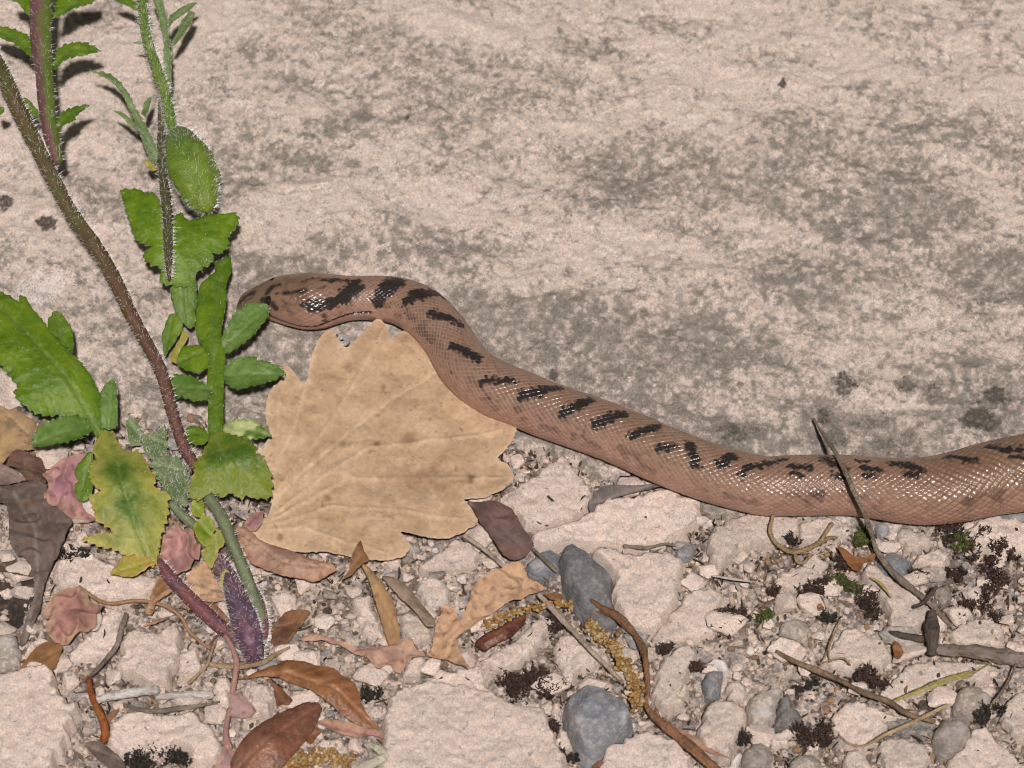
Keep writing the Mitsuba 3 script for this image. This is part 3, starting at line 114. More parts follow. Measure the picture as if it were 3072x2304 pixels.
STONES = [
    {'k':'mortar_chunk','t':'pale','h':6,'z':4,'o':[[-116.9,-82.1],[-113.1,-81.9],[-110.0,-80.0],[-107.2,-79.1],[-104.4,-79.7],[-102.7,-81.5],[-102.7,-84.1],[-100.8,-87.1],[-99.4,-89.3],[-97.0,-88.2],[-97.2,-90.8],[-98.6,-93.7],[-98.7,-97.3],[-100.2,-100.3],[-101.8,-104.6],[-102.5,-109.0],[-115.3,-109.0]],'l':'biggest pale pinkish mortar chunk filling the bottom left corner','c':'stone'},
    {'k':'mortar_chunk_001','t':'pale','h':3,'z':0.0,'o':[[-105.1,-52.2],[-103.1,-46.9],[-101.7,-43.0],[-99.4,-43.4],[-98.0,-45.7],[-91.4,-49.9],[-82.3,-53.0],[-79.7,-53.8],[-82.7,-58.3],[-88.4,-60.2],[-91.6,-60.2],[-95.8,-58.7],[-100.7,-56.1],[-104.0,-55.7]],'l':'pale mortar chunk under the yellowing leaf','c':'stone'},
    {'k':'mortar_chunk_002','t':'pale','h':3,'z':0.0,'o':[[-100.4,-75.7],[-99.9,-72.7],[-96.3,-68.2],[-93.8,-67.0],[-93.6,-64.0],[-91.2,-61.8],[-90.2,-62.9],[-87.6,-63.3],[-88.8,-65.9],[-89.2,-69.7],[-91.2,-74.6],[-94.1,-74.2],[-97.9,-75.7]],'l':'ragged pale mortar chunk beside the crumpled pink leaf','c':'stone'},
    {'k':'mortar_chunk_003','t':'pale','h':4,'z':1,'o':[[-89.4,-78.2],[-88.3,-74.4],[-88.3,-68.8],[-84.8,-68.1],[-80.9,-69.6],[-77.8,-66.5],[-75.6,-65.8],[-74.8,-69.6],[-74.4,-72.6],[-75.5,-77.1],[-77.3,-79.3],[-76.3,-82.6],[-80.4,-83.0],[-84.2,-81.5],[-86.8,-80.0]],'l':'pale mortar chunk with blue-grey grains below the plant base','c':'stone'},
    {'k':'mortar_chunk_004','t':'white','h':3,'z':0.0,'o':[[-74.8,-72.7],[-71.6,-71.9],[-69.9,-74.9],[-69.5,-77.9],[-72.9,-79.4],[-75.8,-78.7],[-75.6,-75.7]],'l':'whitish grey lump just left of the thin pink stalk','c':'stone'},
    {'k':'mortar_chunk_005','t':'pale','h':4,'z':1,'o':[[-91.0,-98.8],[-90.0,-94.1],[-87.6,-90.4],[-83.3,-89.3],[-78.5,-90.4],[-72.2,-89.3],[-69.9,-91.5],[-65.4,-95.5],[-64.3,-98.8],[-65.8,-102.8],[-71.4,-103.6],[-72.2,-99.2],[-74.7,-98.1],[-77.4,-101.0],[-84.4,-100.7],[-87.5,-101.4]],'l':'pale mortar chunk above the black moss at the bottom','c':'stone'},
    {'k':'mortar_chunk_006','t':'pale','h':4,'z':1,'o':[[-60.1,-84.5],[-58.9,-82.6],[-56.7,-81.9],[-54.1,-83.7],[-53.2,-86.3],[-53.6,-89.7],[-55.8,-91.5],[-58.3,-89.7]],'l':'small knobbly pale chunk between the pink stalk and the orange leaf','c':'stone'},
    {'k':'mortar_chunk_007','t':'greygreen','h':2,'z':0.0,'o':[[-117.4,-68.2],[-114.2,-68.6],[-112.2,-68.6],[-111.4,-72.7],[-111.4,-77.2],[-115.5,-78.7],[-116.8,-78.7]],'l':'greenish grey stone at the left border above the biggest chunk','c':'stone'},
    {'k':'mortar_chunk_008','t':'pale','h':2,'z':0.0,'o':[[-110.7,-74.2],[-108.9,-71.2],[-106.9,-67.4],[-105.1,-70.4],[-107.9,-72.7]],'l':'small pale sliver left of the crumpled pink leaf','c':'stone'},
    {'k':'mortar_chunk_009','t':'pale','h':4,'z':1,'o':[[-4.3,-33.5],[-0.7,-29.6],[3.8,-26.5],[7.7,-23.0],[12.3,-19.4],[13.6,-22.2],[15.2,-25.7],[17.1,-28.1],[19.1,-31.6],[18.1,-34.3],[15.1,-37.8],[10.3,-39.7],[3.5,-40.5],[1.9,-37.8],[0.2,-35.5]],'l':'pale angular mortar chunk between the oak leaf and the snake','c':'stone'},
    {'k':'mortar_chunk_010','t':'pale','h':4,'z':1,'o':[[3.8,-42.1],[9.6,-40.3],[15.1,-38.2],[18.1,-36.3],[22.0,-32.0],[25.2,-32.4],[28.5,-31.6],[32.7,-30.0],[37.6,-29.6],[39.5,-32.0],[42.8,-31.6],[44.0,-34.7],[42.9,-39.0],[38.0,-41.7],[34.1,-45.2],[28.3,-45.9],[22.8,-45.2],[17.0,-44.8],[13.5,-44.0],[8.9,-45.9],[5.1,-45.5]],'l':'long pale mortar chunk below the middle of the snake','c':'stone'},
    {'k':'mortar_chunk_011','t':'pale','h':5,'z':2,'o':[[17.3,-46.6],[21.8,-45.9],[26.0,-47.8],[31.1,-48.2],[37.2,-48.2],[39.1,-49.7],[39.1,-53.5],[37.7,-59.6],[36.3,-63.4],[34.4,-66.0],[31.4,-69.8],[27.9,-69.1],[25.1,-66.0],[24.2,-63.0],[22.6,-59.6],[23.0,-55.8],[23.7,-53.9],[21.1,-50.5]],'l':'rounded pinkish mortar chunk right of the long dark stone','c':'stone'},
    {'k':'mortar_chunk_012','t':'pale','h':3,'z':0,'o':[[37.7,-61.4],[39.7,-58.3],[43.5,-56.4],[47.4,-56.4],[48.9,-58.7],[46.6,-63.6],[46.8,-66.7],[43.9,-69.3],[39.4,-70.4],[32.7,-71.6],[31.5,-68.9],[35.1,-64.8]],'l':'pinkish chunk second to the right of the long dark stone','c':'stone'},
    {'k':'mortar_chunk_013','t':'pale','h':4,'z':1,'o':[[44.4,-43.2],[46.4,-40.5],[49.7,-37.8],[54.6,-35.9],[60.8,-35.5],[65.9,-37.4],[66.4,-41.7],[60.6,-44.0],[55.7,-44.8],[50.8,-47.8],[47.5,-51.7],[45.6,-49.4]],'l':'broad pale chunk just below the snake where the curled tendril starts','c':'stone'},
    {'k':'mortar_chunk_014','t':'pale','h':3,'z':0.0,'o':[[9.2,-71.6],[11.4,-68.6],[14.0,-68.6],[16.8,-71.2],[20.3,-72.3],[21.8,-75.7],[18.3,-77.9],[15.2,-78.7],[13.9,-81.6],[11.3,-82.0],[10.4,-77.2]],'l':'pale chunk under the thin grey twig','c':'stone'},
    {'k':'mortar_chunk_015','t':'pale','h':3,'z':0.0,'o':[[-6.4,-75.3],[-3.9,-73.4],[1.8,-68.9],[5.0,-65.2],[8.2,-63.6],[10.1,-65.5],[8.2,-68.6],[5.0,-73.8],[1.2,-77.2],[-2.0,-78.7],[-5.8,-77.2]],'l':'pale wedge chunk below the dark red pod','c':'stone'},
    {'k':'mortar_chunk_016','t':'pale','h':5,'z':3,'o':[[-28.1,-89.4],[-25.9,-85.0],[-18.4,-82.4],[-10.2,-84.1],[-2.7,-86.8],[1.8,-89.4],[7.8,-90.3],[8.1,-94.6],[11.4,-100.7],[13.6,-110.1],[-28.5,-110.1],[-29.4,-101.5],[-28.7,-95.5]],'l':'wide pale mortar slab at the bottom edge left of the blue-grey stone','c':'stone'},
    {'k':'mortar_chunk_017','t':'pale','h':3,'z':0,'o':[[-19.4,-81.6],[-17.0,-78.3],[-11.7,-78.3],[-6.7,-76.8],[-5.5,-81.6],[-3.9,-84.5],[-6.3,-87.4],[-13.6,-87.9],[-18.6,-85.5]],'l':'pale chunk under the tip of the tan lobed leaf','c':'stone'},
    {'k':'mortar_chunk_018','t':'pale','h':4,'z':1,'o':[[31.2,-85.6],[31.9,-81.1],[33.2,-77.1],[36.8,-72.9],[40.6,-71.8],[42.5,-74.4],[40.2,-78.2],[39.5,-81.5],[40.1,-83.7],[38.4,-88.2],[35.5,-90.0],[32.4,-88.2]],'l':'pale pinkish chunk right of the yellow catkin crumbs','c':'stone'},
    {'k':'mortar_chunk_019','t':'pale','h':4,'z':2,'o':[[41.4,-95.8],[42.8,-89.9],[46.0,-87.0],[49.1,-87.3],[52.3,-88.4],[52.5,-91.7],[51.1,-95.8],[49.2,-99.1],[48.5,-102.3],[44.7,-101.3],[42.0,-98.3]],'l':'rounded pale chunk above the white capsule at the bottom','c':'stone'},
    {'k':'mortar_chunk_020','t':'pale','h':5,'z':2,'o':[[19.3,-103.8],[21.2,-99.4],[26.0,-96.9],[30.4,-95.8],[35.4,-97.2],[39.1,-100.5],[40.3,-103.4],[39.6,-107.8],[19.6,-107.8]],'l':'pale chunk at the bottom edge right of the blue-grey stone','c':'stone'},
    {'k':'mortar_chunk_021','t':'pale','h':2,'z':0.0,'o':[[48.3,-85.7],[48.7,-81.6],[50.6,-80.2],[53.1,-83.5],[52.1,-86.8]],'l':'small pale lump beside the white-capped grey stone','c':'stone'},
    {'k':'mortar_chunk_022','t':'pale','h':3,'z':0.0,'o':[[8.5,-87.6],[10.7,-86.8],[11.3,-89.8],[11.6,-92.7],[8.8,-91.6]],'l':'small pale lump touching the left side of the blue-grey stone','c':'stone'},
    {'k':'mortar_chunk_023','t':'pale','h':3,'z':0.0,'o':[[10.3,-93.8],[12.8,-93.8],[13.9,-98.2],[11.9,-99.7],[8.7,-97.9]],'l':'small pale lump at the lower left of the blue-grey stone','c':'stone'},
    {'k':'grey_stone','t':'blue','h':9,'z':5,'o':[[10.9,-89.9],[12.2,-86.9],[14.7,-85.7],[16.9,-84.9],[19.8,-85.8],[22.6,-88.1],[25.7,-88.8],[26.9,-93.2],[26.9,-96.9],[22.8,-99.8],[19.9,-103.8],[18.0,-104.9],[15.5,-103.0],[13.7,-99.4],[11.8,-95.4]],'l':'large angular blue-grey stone with pale streaks at the bottom','c':'stone','facet':1},
    {'k':'grey_stone_001','t':'bluedark','h':6,'z':3,'o':[[10.5,-48.8],[11.5,-46.1],[13.8,-45.2],[17.0,-47.3],[19.8,-50.4],[23.6,-54.9],[22.6,-57.2],[22.6,-60.3],[24.2,-63.3],[24.4,-67.1],[20.9,-67.1],[16.8,-65.2],[14.3,-62.2],[12.7,-59.1],[11.5,-53.8]],'l':'long dark blue-grey stone in the middle of the rubble','c':'stone','facet':1},
    {'k':'grey_stone_002','t':'blue','h':3,'z':0.0,'o':[[2.8,-49.6],[7.7,-45.3],[10.6,-46.1],[11.3,-50.3],[7.6,-53.2],[4.1,-52.2]],'l':'small light blue-grey stone left of the long dark one','c':'stone'},
    {'k':'grey_stone_003','t':'blue','h':2,'z':0.0,'o':[[37.3,-46.5],[39.3,-44.2],[42.5,-43.8],[41.2,-48.0],[39.2,-48.0]],'l':'small blue-grey pebble below the middle of the snake','c':'stone'},
    {'k':'grey_stone_004','t':'blue','h':3,'z':1,'o':[[43.0,-81.1],[43.7,-79.3],[45.6,-78.2],[47.8,-78.9],[46.7,-85.2],[44.8,-86.3],[43.2,-84.1]],'l':'grey pebble with a white chip on top','c':'stone'},
    {'k':'white_chip','t':'bright','h':3,'z':1,'o':[[44.5,-75.9],[45.7,-74.8],[47.9,-75.9],[49.0,-77.8],[48.1,-78.9],[46.2,-77.8]],'l':'bright white chip in the lower rubble','c':'chip'},
    {'k':'white_chip_001','t':'bright','h':3,'z':1,'o':[[49.1,-101.7],[50.7,-99.9],[51.8,-99.6],[51.6,-100.8],[50.2,-102.7],[49.2,-102.8]],'l':'small white capsule at the bottom between moss and pale chunk','c':'chip'},
    {'k':'mortar_chunk_024','t':'pale','h':3,'z':0,'o':[[79.9,-52.6],[81.0,-49.2],[83.6,-49.9],[86.3,-53.4],[89.5,-54.9],[93.2,-58.3],[95.5,-62.1],[94.4,-65.2],[92.1,-67.4],[87.9,-68.2],[85.1,-66.7],[86.0,-61.4],[84.2,-58.3],[82.4,-56.1]],'l':'pale chunk left of the thin twig that crosses the snake','c':'stone'},
    {'k':'mortar_chunk_025','t':'pale','h':3,'z':0.0,'o':[[69.2,-76.4],[71.5,-71.9],[74.5,-68.2],[77.5,-67.0],[82.2,-68.6],[84.9,-71.2],[85.7,-75.3],[83.7,-77.9],[79.6,-77.5],[75.7,-78.7],[72.0,-77.9]],'l':'pale chunk left of the small orange seed-like scrap','c':'stone'},
    {'k':'mortar_chunk_026','t':'pale','h':3,'z':0.0,'o':[[59.0,-55.7],[61.3,-51.5],[65.9,-49.9],[70.4,-50.7],[70.3,-53.4],[67.0,-55.3],[64.7,-57.6],[61.8,-56.4]],'l':'pale chunk left of the orange two-pointed scrap','c':'stone'},
    {'k':'mortar_chunk_027','t':'pale','h':4,'z':0,'o':[[98.5,-68.2],[104.0,-65.2],[108.9,-63.6],[111.0,-66.3],[111.6,-72.7],[107.8,-72.7],[102.1,-71.9],[98.6,-70.8]],'l':'pale chunk resting above the grey log at the right','c':'stone'},
    {'k':'mortar_chunk_028','t':'pale','h':3,'z':0.0,'o':[[81.9,-84.2],[85.8,-80.9],[87.8,-77.5],[94.0,-75.7],[99.4,-75.3],[108.2,-76.4],[108.0,-80.2],[105.4,-82.0],[101.7,-79.8],[98.5,-80.5],[92.0,-83.5],[87.5,-85.7],[84.0,-86.5]],'l':'long pale chunk below the grey log at the right','c':'stone'},
    {'k':'mortar_chunk_029','t':'pale','h':3,'z':1,'o':[[71.1,-91.5],[73.7,-88.2],[77.9,-86.7],[82.9,-88.9],[87.5,-91.9],[82.7,-92.2],[83.9,-94.1],[81.6,-96.6],[79.0,-99.2],[74.9,-98.8],[72.5,-95.9]],'l':'pale wedge-shaped chunk under the greenish straw at the lower right','c':'stone'},
    {'k':'mortar_chunk_030','t':'pale','h':3,'z':0.0,'o':[[81.3,-96.8],[85.8,-95.7],[91.4,-96.8],[94.1,-99.7],[92.4,-103.0],[87.9,-105.9],[83.2,-104.1]],'l':'pale rough chunk at the bottom edge below the thin tan straw','c':'stone'},
    {'k':'mortar_chunk_031','t':'pale','h':3,'z':0.0,'o':[[74.0,-99.3],[77.5,-98.6],[80.5,-102.2],[81.6,-106.6],[73.7,-106.6]],'l':'pale chunk at the bottom edge right of the dark moss','c':'stone'},
    {'k':'mortar_chunk_032','t':'pale','h':4,'z':1,'o':[[96.7,-102.8],[100.7,-98.5],[103.4,-93.7],[106.6,-94.1],[110.1,-99.2],[113.6,-102.8],[114.0,-107.2],[96.5,-107.2]],'l':'pale pitted chunk at the bottom right below the round grey stone','c':'stone'},
    {'k':'mortar_chunk_033','t':'pale','h':4,'z':1,'o':[[109.2,-91.5],[112.7,-85.6],[117.3,-83.0],[116.4,-97.7],[112.1,-96.6]],'l':'pale chunk at the lower right border','c':'stone'},
    {'k':'grey_stone_005','t':'greywarm','h':4,'z':2,'o':[[98.6,-88.1],[100.0,-84.7],[103.9,-82.9],[107.6,-85.5],[108.3,-88.8],[106.0,-91.0],[102.2,-92.1],[99.4,-90.6]],'l':'round brownish grey pebble with a dark moss tuft on it at the lower right','c':'stone','facet':1},
    {'k':'grey_stone_006','t':'grey','h':4,'z':2,'o':[[94.2,-94.3],[96.6,-91.4],[100.6,-91.7],[103.3,-94.7],[101.8,-98.7],[98.5,-102.3],[95.5,-101.3],[93.7,-98.0]],'l':'round grey stone at the lower right,lower of a pair','c':'stone','facet':1},
    {'k':'grey_stone_007','t':'greydark','h':2,'z':-1,'o':[[82.3,-91.0],[91.4,-90.5],[94.9,-91.8],[94.4,-95.4],[88.4,-94.7],[84.7,-93.2]],'l':'flat dark grey stone crossed by the thin tan straw','c':'stone'},
    {'k':'grey_stone_008','t':'greydark','h':3,'z':1,'o':[[59.8,-86.7],[61.9,-84.5],[64.0,-88.6],[65.1,-92.2],[60.6,-94.4],[57.8,-94.4],[59.5,-91.5]],'l':'dark grey triangular stone beside the largest dark moss at the lower right','c':'stone'},
    {'k':'grey_stone_009','t':'greygreen','h':3,'z':0,'o':[[52.7,-86.8],[55.6,-83.1],[61.0,-82.4],[61.3,-84.2],[59.6,-87.6],[59.5,-90.9],[57.2,-93.8],[53.7,-96.0],[52.6,-91.3]],'l':'greenish grey block right of the rounded pale chunk','c':'stone','facet':1},
    {'k':'grey_stone_010','t':'greygreen','h':3,'z':1,'o':[[60.8,-68.1],[62.2,-64.7],[66.0,-64.3],[68.5,-67.3],[66.7,-71.1],[63.2,-71.4]],'l':'pale greenish grey pebble among the moss at the right','c':'stone'},
    {'k':'grey_stone_011','t':'grey','h':3,'z':1,'o':[[51.0,-101.7],[53.0,-98.1],[56.4,-97.4],[58.2,-100.7],[56.2,-104.7],[52.5,-105.0]],'l':'grey pebble at the bottom right of the white capsule','c':'stone'},
    {'k':'grey_stone_012','t':'grey','h':3,'z':1,'o':[[61.3,-103.2],[63.6,-100.7],[67.3,-100.7],[69.7,-103.2],[67.1,-107.2],[61.5,-107.2]],'l':'grey pebble at the bottom edge below the dark moss','c':'stone'},
    {'k':'mortar_chunk_034','t':'white','h':2,'z':0,'o':[[57.1,-96.4],[60.0,-94.2],[62.6,-93.8],[64.5,-93.1],[62.5,-96.8],[58.3,-99.0]],'l':'pale broken sliver below the dark grey triangular stone','c':'stone'},
    {'k':'grey_stone_013','t':'blue','h':3,'z':0,'o':[[83.5,-48.0],[87.6,-45.3],[91.7,-49.2],[90.2,-53.4],[86.4,-51.9],[84.1,-51.9]],'l':'light blue-grey stone behind the twig that crosses the snake','c':'stone'},
    {'k':'mortar_chunk_035','t':'pale','h':3,'z':0,'o':[[91.3,-49.4],[94.7,-46.5],[98.3,-45.3],[100.5,-48.0],[98.6,-51.1],[94.5,-50.9]],'l':'small pale chunk below the thick right end of the snake','c':'stone'},
    {'k':'mortar_chunk_036','t':'pale','h':3,'z':0,'o':[[87.2,-40.9],[91.1,-39.7],[95.6,-40.9],[96.4,-44.8],[93.7,-45.9],[88.6,-44.4]],'l':'pale chunk tucked against the belly of the snake right of the twig','c':'stone'},
    {'k':'mortar_chunk_037','t':'pale','h':3,'z':0,'o':[[103.7,-40.9],[108.7,-36.6],[113.4,-35.1],[116.1,-37.4],[119.9,-39.4],[119.4,-47.5],[113.0,-46.7],[106.6,-46.3],[104.5,-44.0]],'l':'pale grainy chunk under the snake at the right border','c':'stone'},
    {'k':'mortar_chunk_038','t':'pale','h':3,'z':0,'o':[[64.9,-39.0],[69.5,-37.6],[75.7,-37.2],[77.9,-39.0],[78.4,-42.1],[73.2,-42.5],[68.7,-43.6],[66.1,-43.6]],'l':'pale chunk behind the curled tendril below the snake','c':'stone'},
    {'k':'grey_stone_014','t':'blue','h':2,'z':-1,'o':[[83.2,-37.5],[87.0,-37.9],[87.6,-40.2],[85.2,-42.2],[83.7,-40.6]],'l':'small blue-grey pebble against the belly of the snake at the twig','c':'stone'},
    {'k':'grey_stone_015','t':'grey','h':2,'z':0,'o':[[96.5,-56.1],[99.7,-54.9],[100.9,-58.3],[98.2,-60.6],[96.3,-59.1]],'l':'small light grey pebble left of the right-hand moss patch','c':'stone'},
    {'k':'mortar_chunk_039','t':'pale','h':2,'z':0,'o':[[-22.2,-51.5],[-16.0,-45.5],[-12.3,-43.0],[-8.5,-43.5],[-7.7,-50.5],[-14.7,-51.2]],'l':'pale chunk under the lower right lobes of the oak leaf','c':'stone'},
    {'k':'mortar_chunk_040','t':'pale','h':2,'z':0,'o':[[-37.0,-59.3],[-32.1,-57.4],[-32.0,-61.3],[-29.4,-67.1],[-29.0,-70.6],[-33.5,-69.6]],'l':'pale chunk left of the yellow-brown seed pod','c':'stone'},
    {'k':'mortar_chunk_041','t':'pale','h':2,'z':0,'o':[[-26.2,-64.7],[-22.9,-62.8],[-18.3,-67.6],[-18.3,-70.6],[-22.0,-71.0],[-24.9,-69.1]],'l':'pale chunk between the two seed pods and the tan lobed leaf','c':'stone'},
    {'k':'mortar_chunk_042','t':'pale','h':2,'z':0,'o':[[-22.1,-55.4],[-18.9,-52.9],[-14.7,-55.4],[-13.8,-60.3],[-17.5,-62.8],[-20.4,-60.3]],'l':'pale chunk right of the grey-brown seed pod with a blue grain in it','c':'stone'},
    {'k':'mortar_chunk_043','t':'pale','h':2,'z':0,'o':[[-60.7,-82.6],[-57.5,-80.9],[-53.3,-84.5],[-53.0,-87.9],[-55.2,-90.7],[-58.8,-89.8]],'l':'pale lump under the orange-brown pointed leaf','c':'stone'},
    {'k':'mortar_chunk_044','t':'pale','h':2,'z':0,'o':[[-45.6,-99.7],[-42.8,-95.9],[-37.9,-96.4],[-35.9,-99.7],[-39.5,-101.6],[-43.9,-101.6]],'l':'pale lump right of the red-brown oval leaf','c':'stone'},
    {'k':'mortar_chunk_045','t':'pale','h':1.5,'z':0,'o':[[-20.7,-73.0],[-19.5,-76.8],[-21.9,-79.7],[-24.3,-79.2],[-23.2,-75.9]],'l':'small lump beside the pinkish dry stalk','c':'stone'},
    {'k':'yellow_chip','t':'yellow','h':3,'z':1.5,'o':[[-67.4,-82.6],[-66.8,-80.5],[-63.2,-81.3],[-63.3,-88.3],[-66.7,-87.5]],'l':'flat yellowish chip at the end of the second whitish stick','c':'chip'},
]
